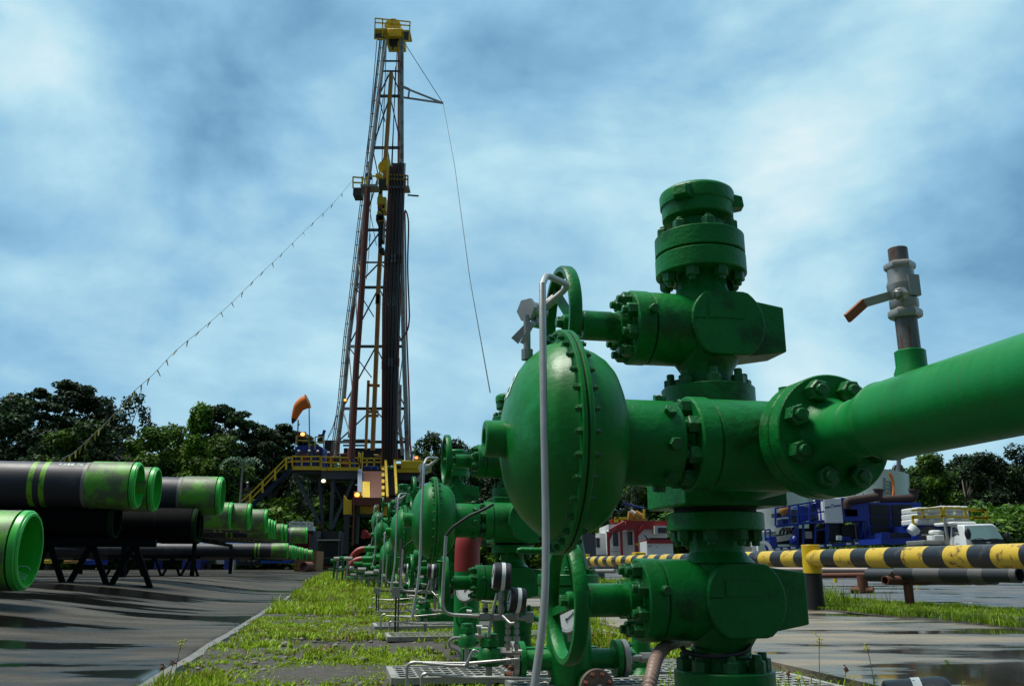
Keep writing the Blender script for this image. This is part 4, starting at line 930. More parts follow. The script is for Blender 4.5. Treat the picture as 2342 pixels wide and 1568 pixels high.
wl = [(766, 1056), (785, 919), (798.5, 771), (811, 677), (829, 520), (848, 369), (869.5, 190), (880.5, 92)]
wr = [(932, 1052), (928, 919), (924.5, 833), (922, 730), (920, 600), (918.7, 369), (918.5, 200), (918.5, 92)]
def leg(pts, Y, r, m, nm='leg'):
    q = MB(); q.tube([P(u, v, Y) for u, v in pts], r, 8); return q.build(nm, m, MAST, world=True)
leg(wl, YR + 1, .24, m_mast); leg(wr, YR + 1, .24, m_mast)
bl = [(804, 1050), (814.6, 838), (826.6, 677), (841, 430), (856, 300), (872, 180), (884, 92)]
brr = [(905, 1048), (908, 838), (911, 677), (913, 430), (913.5, 300), (913.5, 180), (913, 92)]
leg(bl[:4], YR - 2, .32, m_mastrust); leg(bl[3:], YR - 1.9, .14, m_mast); leg(brr, YR + 6, .22, m_mastrust)
# ladder rail parallel to the left leg
MB().tube([P(u - 8, v, YR + 1.5) for u, v in wl], .06, 5).build('ladder_rail', m_mast, MAST, world=True)
MB().tube([P(u - 12, v, YR + 1.5) for u, v in wl], .05, 5).build('ladder_rail', m_grey, MAST, world=True)
for v in range(110, 1000, 30):
    import bisect
    def at(pts, v):
        for i in range(len(pts) - 1):
            (u0, v0), (u1, v1) = pts[i], pts[i+1]
            if min(v0, v1) <= v <= max(v0, v1): return u0 + (u1 - u0) * (v - v0) / (v1 - v0)
        return pts[-1][0]
    MB().bar(P(at(wl, v) - 12, v, YR + 1.5), P(at(wl, v), v, YR + 1.2), .07).build('ladder_bracket', m_grey, MAST, world=True)
HZ = [140, 163, 220, 338, 526, 600, 657, 792, 934, 1010]
for v in HZ:
    w_ = .26 if v in (934, 1010, 792, 657, 526, 338, 220) else .16
    MB().bar(P(at(wl, v), v, YR + 1), P(at(wr, v), v, YR + 1), w_).build('girt', m_grey if v < 900 else m_dgrey, MAST, world=True)
    for (A_, B_) in ((wl, bl), (wr, brr)):
        ya = YR + 1; yb = YR - 2 if B_ is bl else YR + 6
        MB().bar(P(at(A_, v), v, ya), P(at(B_, v), v, yb), .14).build('side_girt', m_grey, MAST, world=True)
for i in range(len(HZ) - 1):
    v0, v1 = HZ[i], HZ[i+1]; vm = (v0 + v1) / 2; um = (at(wl, vm) + at(wr, vm)) / 2
    if v1 - v0 < 30: continue
    for (u0, va) in ((at(wl, v1), v1), (at(wr, v1), v1)):
        MB().bar(P(u0, va, YR + 1), P(um if v1 - v0 < 100 else (at(wl, v0) + at(wr, v0)) / 2, v0, YR + 1), .13).build('brace', m_grey, MAST, world=True)
    if v1 - v0 > 90:
        MB().bar(P(at(wl, v0), v0, YR + 1), P(um - 8, vm, YR + 1), .11).build('brace', m_grey, MAST, world=True)
    MB().bar(P(at(wl, v0), v0, YR + 1), P(at(bl, v1), v1, YR - 2), .1).build('side_brace', m_mast, MAST, world=True)
    MB().bar(P(at(wr, v0), v0, YR + 1), P(at(brr, v1), v1, YR + 6), .1).build('side_brace', m_mast, MAST, world=True)
# rams beside the legs
MB().tube([P(800, 1000, YR), P(806, 905, YR), P(812, 870, YR)], .22, 8).build('raising_ram', m_mast, MAST, world=True)
MB().tube([P(921, 1040, YR), P(913, 960, YR), P(915, 880, YR)], .18, 8).build('raising_ram', m_mast, MAST, world=True)
# crown
CRN = MB().box(*bb(CT, 372, 150, 540, 222, YR + .5, 3.2)).build('crown_block', m_yellow, MAST, world=True, bevel=.08)
c_ = CT(448, 150, YR + 2); MB().cyl(c_ - Vector((0, .5, 0)), c_ + Vector((0, .5, 0)), .95, 32).build('crown_sheave', m_yellow, CRN, world=True)
for k in range(5):
    c_ = CT(405 + 24 * k, 235, YR + 2); MB().cyl(c_ - Vector((.12, 0, 0)), c_ + Vector((.12, 0, 0)), .75 if k in (0, 4) else 1.05, 20).build('sheave', m_black, CRN, world=True)
MB().hexa([CT(395, 225, YR + 1), CT(515, 225, YR + 1), CT(515, 225, YR + 3), CT(395, 225, YR + 3)], [CT(435, 305, YR + 1), CT(475, 305, YR + 1), CT(475, 305, YR + 3), CT(435, 305, YR + 3)]).build('sheave_guard', m_black, CRN, world=True)
MB().tube([CT(445, 300, YR + 1.5), CT(445, 345, YR + 1.5)], .12, 6).build('hook', m_grey, CRN, world=True)
pf = MB(); lo, hi = bb(CT, 278, 150, 392, 165, YR - .4, 2.0); pf.box(lo, hi); pf.build('crown_walkway', m_yellow, MAST, world=True)
MB().box(*bb(CT, 520, 165, 603, 180, YR - .4, 2.0)).build('crown_walkway', m_yellow, MAST, world=True)
MB().box(*bb(CT, 274, 195, 365, 245, YR - .4, .15)).build('lower_deck_panel', m_dgrey, MAST, world=True)
MB().box(*bb(CT, 545, 180, 592, 262, YR - .4, .15)).build('lower_deck_panel', m_dgrey, MAST, world=True)
rl = MB()
for Yq in (YR - .4, YR + 1.6):
    for seg in [(285, 60, 603, 92), (285, 98, 603, 128), (285, 60, 278, 245), (603, 92, 592, 270), (352, 66, 352, 230), (438, 74, 438, 128), (278, 245, 365, 250), (545, 262, 592, 270)]: rl.bar(CT(seg[0], seg[1], Yq), CT(seg[2], seg[3], Yq), .12)
for (x, y) in ((285, 60), (603, 92), (285, 98), (603, 128)): rl.bar(CT(x, y, YR - .4), CT(x, y, YR + 1.6), .1)
rl.build('crown_railing', m_yellow, MAST, world=True)
# jib and lines
jb = MB(); tip = CT(903, 832, YR)
for (x0, y0) in ((525, 682), (545, 780)): jb.bar(CT(x0, y0, YR + .5), tip, .17)
jb.bar(CT(597, 705, YR + .4), CT(586, 785, YR + .4), .17); jb.bar(CT(545, 682, YR+.5), CT(597, 705, YR+.4), .17)
jb.build('jib', m_mast, MAST, world=True)
ln = MB(); ln.tube([CT(545, 275, YR + .5), tip], .035, 4); ln.tube([tip, P(1040, 380, 70), P(1075, 640, 50), P(1121, 897, 31)], .024, 4); ln.build('cable', m_dgrey, MAST, world=True)
hl = MB()
for (xa, ya, xb, yb, Yq) in [(385, 330, 345, 1400, YR), (485, 330, 432, 1400, YR), (470, 500, 440, 1400, YR), (395, 560, 270, 1300, YR + 4), (300, 260, 205, 1400, YR + 2), (330, 260, 240, 1100, YR + 2)]: hl.tube([CT(xa, ya, Yq), CT(xb, yb, Yq)], .045, 4)
for (xa, ya, xb, yb) in [(365, 330, 440, 730), (375, 600, 330, 1100), (310, 0, 275, 1200), (395, 0, 360, 680)]: hl.tube([(CM if ya > 700 and xa < 0 else CM)(xa, ya + 200, YR + 2), CM(xb, yb + 200, YR + 2)], .035, 4)
hl.build('hoist_line', m_dgrey, MAST, world=True)
for (xa, ya, xb, yb) in [(85, 940, 0, 1200), (75, 1020, -20, 1240)]: MB().tube([C7(xa, ya, YR), C7((xa+xb)/2 + 6, (ya+yb)/2 + 20, YR), C7(xb, yb, YR)], .03, 4).build('guy_wire', m_grey, MAST, world=True)
# top-drive guide beam, block and top drive
TD = thing('top_drive', 'ochre guide beam and yellow top drive hanging inside the mast', 'top drive', P(858, 1060, YR))
MB().bar(CT(432, 560, YR), CT(375, 1395, YR), .48, .4).build('guide_beam', m_tan, TD, world=True)
MB().cyl(CT(372, 1415, YR - .3), CT(372, 1415, YR + .5), .72, 24).build('travelling_block', m_yellow, TD, world=True)
MB().box(*bb(CT, 352, 1440, 395, 1510, YR - .2, .8)).build('block_frame', m_tan, TD, world=True, bevel=.05)
MB().bar(CM(487, 200, YR), CM(480, 960, YR), .30, .4).build('guide_beam_lower', m_drill, TD, world=True)
MB().bar(C7(432, -10, YR), C7(380, 1310, YR), .50, .4).build('guide_beam', m_tan, TD, world=True)
MB().bar(CM(485, 960, YR), CM(452, 1568, YR), .50, .4).build('guide_beam', m_tan, TD, world=True)
for (x0, y0, x1, y1, mm, nm) in [(455, 370, 505, 400, m_yellow, 'drive_head'), (445, 400, 545, 480, m_yellow, 'drive_body'), (450, 485, 535, 530, m_tan, 'gearbox'), (452, 515, 490, 555, m_grey, 'motor'), (495, 490, 545, 545, m_yellow, 'motor_cover'), (445, 555, 490, 585, m_yellow, 'valve_box'), (432, 590, 520, 660, m_black, 'pipe_handler'), (455, 605, 525, 670, m_tan, 'link_frame'), (470, 670, 515, 860, m_black, 'elevator_links'), (462, 950, 520, 985, m_black, 'elevator')]:
    MB().box(*bb(CM, x0, y0, x1, y1, YR - 1.2, 1.6)).build(nm, mm, TD, world=True, bevel=.06)
rk = MB()
for seg in [(345, 718, 322, 1305), (345, 758, 440, 762), (345, 985, 430, 985), (340, 1018, 430, 1018)]: rk.bar(C7(seg[0], seg[1], YR), C7(seg[2], seg[3], YR), .26)
rk.build('torque_frame', m_tan, TD, world=True)
# monkey board
MK = thing('monkey_board', 'yellow-railed racking platform halfway up the mast', 'platform', CM(500, 290, YR + 1))
q = MB(); q.box(*bb(CM, 265, 262, 450, 285, YR - 2, 1.6)); q.build('left_deck', m_mast, MK, world=True)
MB().box(*bb(CM, 570, 280, 795, 305, YR - 2.2, 1.3)).build('right_deck', m_mast, MK, world=True)
MB().box(*bb(CM, 183, 300, 275, 380, YR - 1, 1.5)).build('hanging_box', m_dgrey, MK, world=True)
r_ = MB()
for seg in [(185, 185, 185, 305), (185, 185, 290, 195), (190, 245, 290, 250), (285, 180, 285, 270), (455, 175, 455, 265), (375, 175, 500, 180)]: r_.bar(CM(seg[0], seg[1], YR - 2), CM(seg[2], seg[3], YR - 2), .13)
r_.build('left_railing', m_yellow, MK, world=True); r_ = MB()
for seg in [(570, 160, 782, 172), (575, 205, 782, 213), (755, 165, 755, 280), (782, 172, 782, 280)]: r_.bar(CM(seg[0], seg[1], YR - 2.2), CM(seg[2], seg[3], YR - 2.2), .15)
for seg in [(565, -20, 562, 275)]: r_.bar(CM(seg[0], seg[1], YR - 2.2), CM(seg[2], seg[3], YR - 2.2), .28)
r_.build('right_railing', m_yellow, MK, world=True)
MB().box(*bb(CM, 320, 180, 362, 262, YR - 1.8, .6)).build('stabbing_winch', m_yellow, MK, world=True)
MB().box(*bb(CM, 318, 140, 385, 180, YR - 1.8, .8)).build('winch_housing', m_dgrey, MK, world=True)
MB().box(*bb(CM, 430, 145, 500, 175, YR - 1.5, .8)).build('tool_box', m_yellow, MK, world=True)
MB().box(*bb(CM, 470, 205, 560, 300, YR - 1.5, .8)).build('latch_frame', m_dgrey, MK, world=True)
MB().bar(CM(780, 382, YR), CM(900, 392, YR), .14).build('outrigger', m_dgrey, MK, world=True)
for k in range(7): MB().bar(CM(340 + 0, 25 + 18 * k, YR - .5), CM(385, 27 + 18 * k, YR - .5), .12).build('cable_tray_rung', m_mast, MK, world=True)
# racked drill pipe
for k in range(11):
    f = k / 10; dy = rnd.uniform(-4, 5); Yk = YR - 1.5 + (k % 2) * .35
    top = CM(588 + 165 * f, 62 - (32 if k > 1 else 0) + dy * 1.5, Yk - 1); m2_ = CM(510 + 190 * f, 1568, Yk - .6); bot = C7(462 + 108 * f, 1440 - 5 * (k % 3), Yk)
    t = thing('drill_pipe_stand', ['leftmost rusty drill pipe stand racked in the mast', 'second rusty drill pipe stand from the left in the mast', 'third drill pipe stand from the left in the mast', 'fourth drill pipe stand from the left in the mast', 'fifth drill pipe stand from the left in the mast', 'middle drill pipe stand of the bundle racked in the mast', 'fifth drill pipe stand from the right in the mast', 'fourth drill pipe stand from the right in the mast', 'third drill pipe stand from the right in the mast', 'second drill pipe stand from the right in the mast', 'rightmost reddish drill pipe stand racked in the mast'][k], 'drill pipe', bot, 0, 'drill pipe stands racked in the mast')
    mm = m_drillr if k in (0, 1, 3, 10) else m_drill
    MB().tube([bot, m2_, top], .088 if k < 10 else .06, 8).build('pipe_body', mm, t, world=True)
    for yj, CJ, bx0, bw in ((1050, CM, 532, 178), (1100, CM, 528, 180), (545, C7, 455, 122), (580, C7, 450, 122)):
        c_ = CJ(bx0 + bw * f, yj + (20 if k < 3 else 0), Yk - .62 if CJ is CM else Yk - .4); 
        # project on the pipe axis
        zc = c_.z; sgA, sgB = (bot, m2_) if zc < m2_.z else (m2_, top); tt = (zc - sgA.z) / (sgB.z - sgA.z); c_ = sgA + (sgB - sgA) * tt
        MB().cyl(c_ - Vector((0, 0, .22)), c_ + Vector((0, 0, .22)), .118, 8).build('tool_joint', m_grey if 3 < k < 7 else mm, t, world=True)
sp = MB(); sp.tube([C7(715, 1390, YR), C7(700, 1260, YR), C7(690, 830, YR), C7(670, 300, YR), CM(750, 560, YR)], .09, 6); tag(sp.build('standpipe', m_redpipe), 'thin red standpipe beside the right leg of the mast', 'pipe')
sp = MB(); sp.tube(smooth_path([CM(750, 545, YR - .5), CM(775, 590, YR - .5), CM(790, 730, YR - .5), CM(780, 1150, YR - .5), CM(795, 1568, YR - .5), C7(692, 200, YR - .5), C7(672, 300, YR - .5), C7(610, 380, YR - .5)], 4), .085, 6); tag(sp.build('rotary_hose', m_black), 'black rotary hose looping down the right side of the mast', 'hose')
# ---------------------------------------------------------------- rig floor and substructure
RF = thing('rig_floor', 'raised rig floor with yellow railings on a dark steel substructure', 'rig floor', P(855, 1304, YR + 3))
def rail(parent, C, x0, x1, yt, yb, Y, n, yt2=None, m=None, w_=.12):
    yt2 = yt if yt2 is None else yt2; q = MB(); h = yb - yt
    for f_ in (0, .5): q.bar(C(x0, yt + h * f_, Y), C(x1, yt2 + h * f_, Y), w_)
    for k in range(n + 1): x = x0 + (x1 - x0) * k / n; q.bar(C(x, yt + (yt2 - yt) * k / n, Y), C(x, yb + (yt2 - yt) * k / n, Y), w_)
    return q.build('railing', m or m_yellow, parent, world=True)
PB(RF, 'floor_edge', C4, (470, 641, 697, 670), YR - 1, .3, m_yellow); PB(RF, 'floor_edge', C4, (697, 649, 998, 675), YR - 1, .3, m_yellow); PB(RF, 'floor_edge', C4, (1268, 664, 1470, 690), YR - 1, .3, m_yellow); PB(RF, 'floor_edge', C4, (1500, 640, 1560, 690), YR - 1, .3, m_yellow)
PB(RF, 'deck', C4, (470, 668, 1560, 672), YR - .7, 14, m_dgrey)
PB(RF, 'floor_girder', C4, (697, 676, 1000, 742), YR - .6, .6, m_grey); PB(RF, 'floor_girder', C4, (470, 672, 696, 700), YR - .6, .6, m_dgrey); PB(RF, 'floor_girder', C4, (1180, 690, 1470, 748), YR - .6, .6, m_dgrey)
PB(RF, 'rear_girder', C4, (500, 700, 1500, 760), YR + 12, .6, m_dgrey)
rail(RF, C4, 473, 694, 565, 641, YR - 1, 3); rail(RF, C4, 700, 998, 567, 651, YR - 1, 4, 577); rail(RF, C4, 1000, 1172, 580, 640, YR - 1, 3); rail(RF, C4, 1270, 1330, 592, 664, YR - 1, 1); rail(RF, C4, 1497, 1560, 596, 660, YR - 1, 1)
for (x, ya, yb) in [(1020, 528, 668), (1170, 532, 668)]: PB(RF, 'striped_post', C4, (x - 7, ya, x + 7, yb), YR - 1.1, .3, m_yellow)
PB(RF, 'winch_box', C4, (1325, 596, 1485, 662), YR - 1.2, 2, m_yellow, .1)
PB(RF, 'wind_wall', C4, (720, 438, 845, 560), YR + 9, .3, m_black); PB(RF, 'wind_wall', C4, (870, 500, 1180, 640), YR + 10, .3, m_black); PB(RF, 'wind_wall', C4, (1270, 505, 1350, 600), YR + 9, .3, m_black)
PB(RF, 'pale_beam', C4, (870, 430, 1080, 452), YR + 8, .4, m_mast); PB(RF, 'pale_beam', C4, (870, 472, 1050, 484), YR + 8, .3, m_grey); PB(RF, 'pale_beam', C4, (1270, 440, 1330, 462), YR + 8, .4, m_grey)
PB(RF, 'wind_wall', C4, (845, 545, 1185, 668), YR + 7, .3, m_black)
for (x0, y0, x1, y1, mm, nm) in [(745, 570, 800, 620, m_orange, 'drawworks'), (800, 560, 850, 610, m_dgrey, 'drawworks_guard'), (868, 590, 915, 632, m_orange, 'iron_roughneck'), (1032, 640, 1085, 680, m_blue, 'mud_tank'), (1092, 640, 1138, 680, m_blue, 'mud_box'), (938, 590, 955, 640, m_blue, 'hydraulic_unit'), (830, 540, 900, 548, m_orange, 'orange_beam'), (1110, 548, 1148, 556, m_yellow, 'yellow_beam'), (1288, 620, 1325, 660, m_dgrey, 'floor_tool'), (985, 530, 1000, 600, m_yellow, 'pipe_guide'), (900, 500, 912, 600, m_orange, 'orange_column'), (735, 575, 752, 610, m_yellow, 'yellow_case')]:
    PB(RF, nm, C4, (x0, y0, x1, y1), YR + .5, 1.2, mm, .05)
# substructure members
for (x0, y0, x1, y1, w_, Yq, mm) in [(500, 715, 690, 1095, .5, YR, m_grey), (685, 735, 713, 1110, .5, YR + 1, m_grey), (795, 742, 775, 1140, .6, YR, m_grey), (952, 748, 782, 1130, .5, YR, m_grey), (800, 780, 880, 960, .3, YR + 2, m_grey), (615, 900, 680, 740, .3, YR + 6, m_dgrey), (545, 760, 540, 1160, .5, YR + 12, m_dgrey), (610, 740, 612, 1150, .35, YR + 13, m_dgrey), (700, 760, 720, 1130, .6, YR + 12, m_dgrey), (650, 1080, 740, 1150, .25, YR, m_mastrust),
                                (985, 900, 860, 1150, .3, YR + 4, m_dgrey), (1300, 750, 1290, 860, .4, YR + 1, m_dgrey), (1220, 800, 1260, 760, .3, YR + 1, m_dgrey), (800, 760, 950, 762, .15, YR, m_grey), (900, 1020, 890, 1330, .8, YR - 2, m_dgrey), (1060, 1030, 1065, 1180, .7, YR + 5, m_dgrey), (1450, 700, 1450, 1100, .7, YR + 3, m_dgrey), (1350, 760, 1400, 1100, .5, YR + 8, m_dgrey), (560, 1190, 1300, 1200, .6, YR + 8, m_dgrey)]:
    MB().bar(C4(x0, y0, Yq), C4(x1, y1, Yq), w_ * .58).build('substructure_brace', mm, RF, world=True)
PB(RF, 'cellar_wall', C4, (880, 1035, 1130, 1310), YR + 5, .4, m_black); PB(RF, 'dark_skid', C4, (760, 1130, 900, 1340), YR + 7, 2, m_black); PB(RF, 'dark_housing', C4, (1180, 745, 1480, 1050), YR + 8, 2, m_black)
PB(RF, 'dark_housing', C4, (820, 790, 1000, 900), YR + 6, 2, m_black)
MB().bar(C4(740, 640, YR - 1.4), C4(800, 930, YR - 1.4), .05).build('hanging_cable', m_mastrust, RF, world=True)
# caged ladder under the floor
q = MB()
for k in range(16): q.box(*bb(C4, 690, 870 + 22 * k, 742, 874 + 22 * k, YR + 10, .1))
q.bar(C4(690, 860, YR + 10), C4(690, 1110, YR + 10), .12); q.bar(C4(742, 860, YR + 10), C4(742, 1110, YR + 10), .12); q.build('ladder', m_yellow, RF, world=True)
# V-door ramp and catwalk end
RM = thing('pipe_ramp', 'rust-brown pipe ramp with a yellow stripe leaning against the rig floor', 'ramp', C4(1080, 900, YR - 4))
MB().hexa([C4(1008, 888, YR - 5), C4(1172, 888, YR - 5), C4(1172, 888, YR - 4.8), C4(1008, 888, YR - 4.8)], [C4(1008, 681, YR - 1.4), C4(1176, 681, YR - 1.4), C4(1176, 681, YR - 1.2), C4(1008, 681, YR - 1.2)]).build('ramp_plate', m_rust, RM, world=True)
MB().bar(C4(1001, 888, YR - 5.1), C4(1003, 678, YR - 1.5), .42, .4).build('side_beam', mat('pale_blue_grey_steel', (.16, .21, .30), .5), RM, world=True)
MB().bar(C4(1052, 888, YR - 5.15), C4(1052, 765, YR - 3.1), .70, .1).build('centre_stripe', m_yellow, RM, world=True)
for k in range(5):
    ya = 655 + 50 * k; Yk = YR - 1.4 - .85 * k
    MB().bar(C4(1184, ya, Yk), C4(1184, ya + 26, Yk - .4), .26, .3).build('striped_edge', m_yellow, RM, world=True)
MB().bar(C4(1184, 650, YR - 1.2), C4(1184, 888, YR - 4.9), .2, .2).build('edge_beam', m_black, RM, world=True)
SR = thing('rig_stairs', 'steep dark stairs with yellow handrails right of the pipe ramp', 'stairs', C4(1250, 870, YR - 4))
for (xa, xb) in ((1204, 1218), (1275, 1290)): MB().bar(C4(xa, 598, YR - 1.5), C4(xb, 885 if xa < 1250 else 862, YR - 5), .22, .25).build('handrail', m_yellow, SR, world=True)
for k in range(17):
    f_ = k / 16; MB().bar(C4(1214 + 12 * f_, 690 + 165 * f_, YR - 1.5 - 3.2 * f_), C4(1272 + 10 * f_, 690 + 165 * f_, YR - 1.5 - 3.2 * f_), .13, .3).build('tread', m_dgrey, SR, world=True)
CW = thing('catwalk_frame', 'dark frame with yellow side panels at the foot of the ramp', 'catwalk', C4(1050, 1260, YR - 8))
PB(CW, 'top_beam', C4, (938, 890, 1330, 948), YR - 8, 1.5, m_drillr); PB(CW, 'pillar', C4, (938, 900, 962, 1262), YR - 8.1, .8, m_rust); PB(CW, 'pillar', C4, (962, 945, 988, 1250), YR - 7.6, 1.2, mat('dull_green_steel', (.02, .04, .025), .6))
PB(CW, 'yellow_panel', C4, (988, 950, 1152, 1015), YR - 6.5, .2, m_yellow); PB(CW, 'yellow_panel', C4, (1180, 940, 1215, 1030), YR - 6.5, .2, m_yellow)
MB().prism([C4(872, 1018, YR - 7), C4(937, 1018, YR - 7), C4(937, 905, YR - 7), C4(905, 905, YR - 7), C4(876, 868, YR - 7)], (0, .3, 0)).build('yellow_panel', m_yellow, CW, world=True)
PB(CW, 'lower_beam', C4, (872, 1020, 1150, 1036), YR - 7, .4, m_dgrey)
# stairway at the left
LS = thing('long_stairway', 'long blue stairway with yellow handrails climbing to the left end of the rig floor', 'stairs', C4(100, 940, YR))
MB().bar(C4(462, 672, YR - .3), C4(140, 965, YR - .3), .95, .2, up=(0, 0, 1)).build('stringer', m_dblue, LS, world=True)
for dY in (-1.3, 1.1):
    q = MB()
    for off in (0, 36): q.bar(C4(425, 578 + off, YR + dY), C4(142, 858 + off * 1.4, YR + dY), .11); q.bar(C4(142, 858 + off * 1.4, YR + dY), C4(50, 935 + off, YR + dY), .11)
    for (x, ya, yb) in [(425, 578, 668), (338, 662, 752), (240, 762, 850), (143, 856, 935)]: q.bar(C4(x, ya, YR + dY), C4(x, yb, YR + dY), .16)
    for off in (0, 36): q.bar(C4(425, 578 + off, YR + dY), C4(472, 568 + off, YR + dY), .11)
    q.build('handrail', m_yellow, LS, world=True)
q = MB()
for k in range(26): f_ = k / 25; q.bar(C4(452 - 300 * f_, 672 + 272 * f_, YR - 1.2), C4(452 - 300 * f_, 672 + 272 * f_, YR + 1), .3, .06, up=(0, 0, 1))
q.build('treads', m_dgrey, LS, world=True)
# doghouse
DH = thing('doghouse', 'blue driller cabin at the left end of the rig floor', 'cabin', C4(600, 668, YR + 3))
pts = [C4(495, 668, YR + 2.5), C4(712, 668, YR + 2.5), C4(712, 500, YR + 2.5), C4(690, 484, YR + 2.5), C4(640, 478, YR + 2.5), C4(540, 478, YR + 2.5), C4(510, 484, YR + 2.5), C4(495, 500, YR + 2.5)]
MB().prism(pts, (0, 3.2, 0)).build('cabin_shell', m_blue, DH, world=True)
PB(DH, 'window', C4, (545, 520, 590, 555), YR + 2.4, .1, m_glass); PB(DH, 'window', C4, (600, 520, 640, 600), YR + 2.4, .1, m_glass); PB(DH, 'window', C4, (505, 515, 535, 600), YR + 2.4, .1, m_glass)
PB(DH, 'door', C4, (655, 515, 700, 640), YR + 2.4, .1, m_black)
PB(DH, 'front_panel', C4, (540, 575, 580, 640), YR + 1.5, .5, m_blue); MB().cyl(C4(558, 577, YR + 1.45), C4(558, 577, YR + 1.3), .45, 16).build('red_sign', m_red, DH, world=True)
q = MB()
for seg in [(505, 405, 610, 408), (497, 440, 612, 440), (605, 408, 608, 510), (652, 412, 652, 510), (652, 412, 718, 412), (718, 412, 718, 500), (660, 455, 718, 455), (505, 405, 500, 478)]: q.bar(C4(seg[0], seg[1], YR + 2.4), C4(seg[2], seg[3], YR + 2.4), .11)
q.build('roof_railing', m_yellow, DH, world=True)
MB().hexa([C4(700, 410, YR + 4), C4(722, 412, YR + 4), C4(722, 412, YR + 5), C4(700, 410, YR + 5)], [C4(714, 356, YR + 4), C4(738, 362, YR + 4), C4(738, 362, YR + 5), C4(714, 356, YR + 5)]).build('blue_hatch', m_blue, DH, world=True)
PB(DH, 'blue_hatch', C4, (675, 392, 712, 412), YR + 4, 1, m_blue); PB(DH, 'roof_unit', C4, (668, 420, 710, 455), YR + 3, 1, m_black)
MB().tube([C4(512, 470, YR + 2), C4(520, 280, YR + 2)], .07, 5).tube([C4(515, 330, YR + 2), C4(530, 310, YR + 2)], .06, 5).build('antenna', m_grey, DH, world=True)
def lamp(C, x, y, r, Y, col, lab, s=8.0):
    t = thing('flood_lamp', lab, 'lamp', C(x, y, Y)); c = C(x, y, Y)
    MB().box(c - Vector((r * 1.15, -.05, r)), c + Vector((r * 1.15, .4, r))).build('lamp_housing', m_tan, t, world=True, bevel=.05)
    MB().ball(c - Vector((0, .02, 0)), r * .8, (1, .35, .8), 12, 8).build('bulb', mat('lit_lamp_%d' % int(col[2] * 100), col, .4, emit=col, estr=s), t, world=True)
lamp(C4, 554, 391, .26, YR + 2, (1.0, .45, .12), 'lit orange flood lamp above the blue cabin', 4); lamp(C4, 1446, 575, .2, YR, (1.0, .22, .06), 'lit red-orange lamp at the right end of the rig floor', 3)
lamp(C4, 717, 757, .24, YR - .6, (.65, 1.0, .72), 'lit greenish lamp hanging under the rig floor', 3); lamp(C4, 981, 866, .28, YR - 5.5, (1.0, .30, .04), 'lit orange lamp beside the pipe ramp', 5); lamp(C7, 146, 885, .15, YR, (1.0, .36, .05), 'lit orange lamp on the left leg of the mast', 4)
# windsock
WS = thing('windsock', 'orange windsock with a dark tip drooping from a thin mast', 'windsock', C4(605, 480, YR + 2))
MB().tube([C4(609, 470, YR + 2), C4(604, 150, YR + 2)], .06, 5).build('pole', m_grey, WS, world=True)
cs = [C4(x, y, YR + 1.9) for x, y in ((594, 133), (565, 146), (530, 172), (512, 205), (498, 240), (487, 272))]
rs = [.74 * k for k in (.98, .93, .80, .66, .52, .40)]; pth = smooth_path(cs, 3); rr = [float(np.interp(i, np.linspace(0, len(pth) - 1, 6), rs)) for i in range(len(pth))]
MB().tube(pth, 1, 16, radii=rr).build('sock', mat('windsock_orange', (.68, .17, .015), .7, var=.2, vs=1), WS, world=True)
MB().tube([C4(487, 272, YR + 1.9), C4(480, 290, YR + 1.9), C4(473, 310, YR + 1.9)], 1, 12, radii=[.30, .2, .06]).build('dark_tip', m_black, WS, world=True)
MB().torus(cs[0], cs[0] - cs[1], .74, .05, 24, 6).build('hoop', m_tan, WS, world=True)
# pennant line
pp = [(807, 412, 84), (760, 467, 80), (705, 520, 76), (645, 580, 72), (590, 632, 67), (530, 692, 62), (468, 747, 57), (404, 800, 53), (350, 856, 50), (308, 893, 47), (280, 925, 45), (250, 958, 43.5), (222, 985, 42), (196, 1010, 41), (168, 1035, 40), (148, 1046, 39), (110, 1075, 38)]
lp = smooth_path([P(*q) for q in pp], 5)
PN = thing('pennant_line', 'long sagging line of small yellow pennants from the mast down to the left', 'pennant line', lp[-1])
MB().tube(lp, .018, 4).build('rope', m_grey, PN, world=True)
m_pen = mat('pennant_yellow', (.5, .38, .03), .6)
for k in range(3, len(lp) - 4, 2):
    c_ = lp[k]; a = rnd.uniform(-.5, .5); d = Vector((math.sin(a), rnd.uniform(-.3, .3), -math.cos(a))); L_ = .42 if k < 50 else .36
    MB().hexa([c_ + Vector((-.045, -.01, 0)), c_ + Vector((.045, -.01, 0)), c_ + Vector((.045, .01, 0)), c_ + Vector((-.045, .01, 0))], [c_ + d * L_ + Vector((-.02, -.01, 0)), c_ + d * L_ + Vector((.02, -.01, 0)), c_ + d * L_ + Vector((.02, .01, 0)), c_ + d * L_ + Vector((-.02, .01, 0))]).build('pennant', m_pen, PN, world=True)
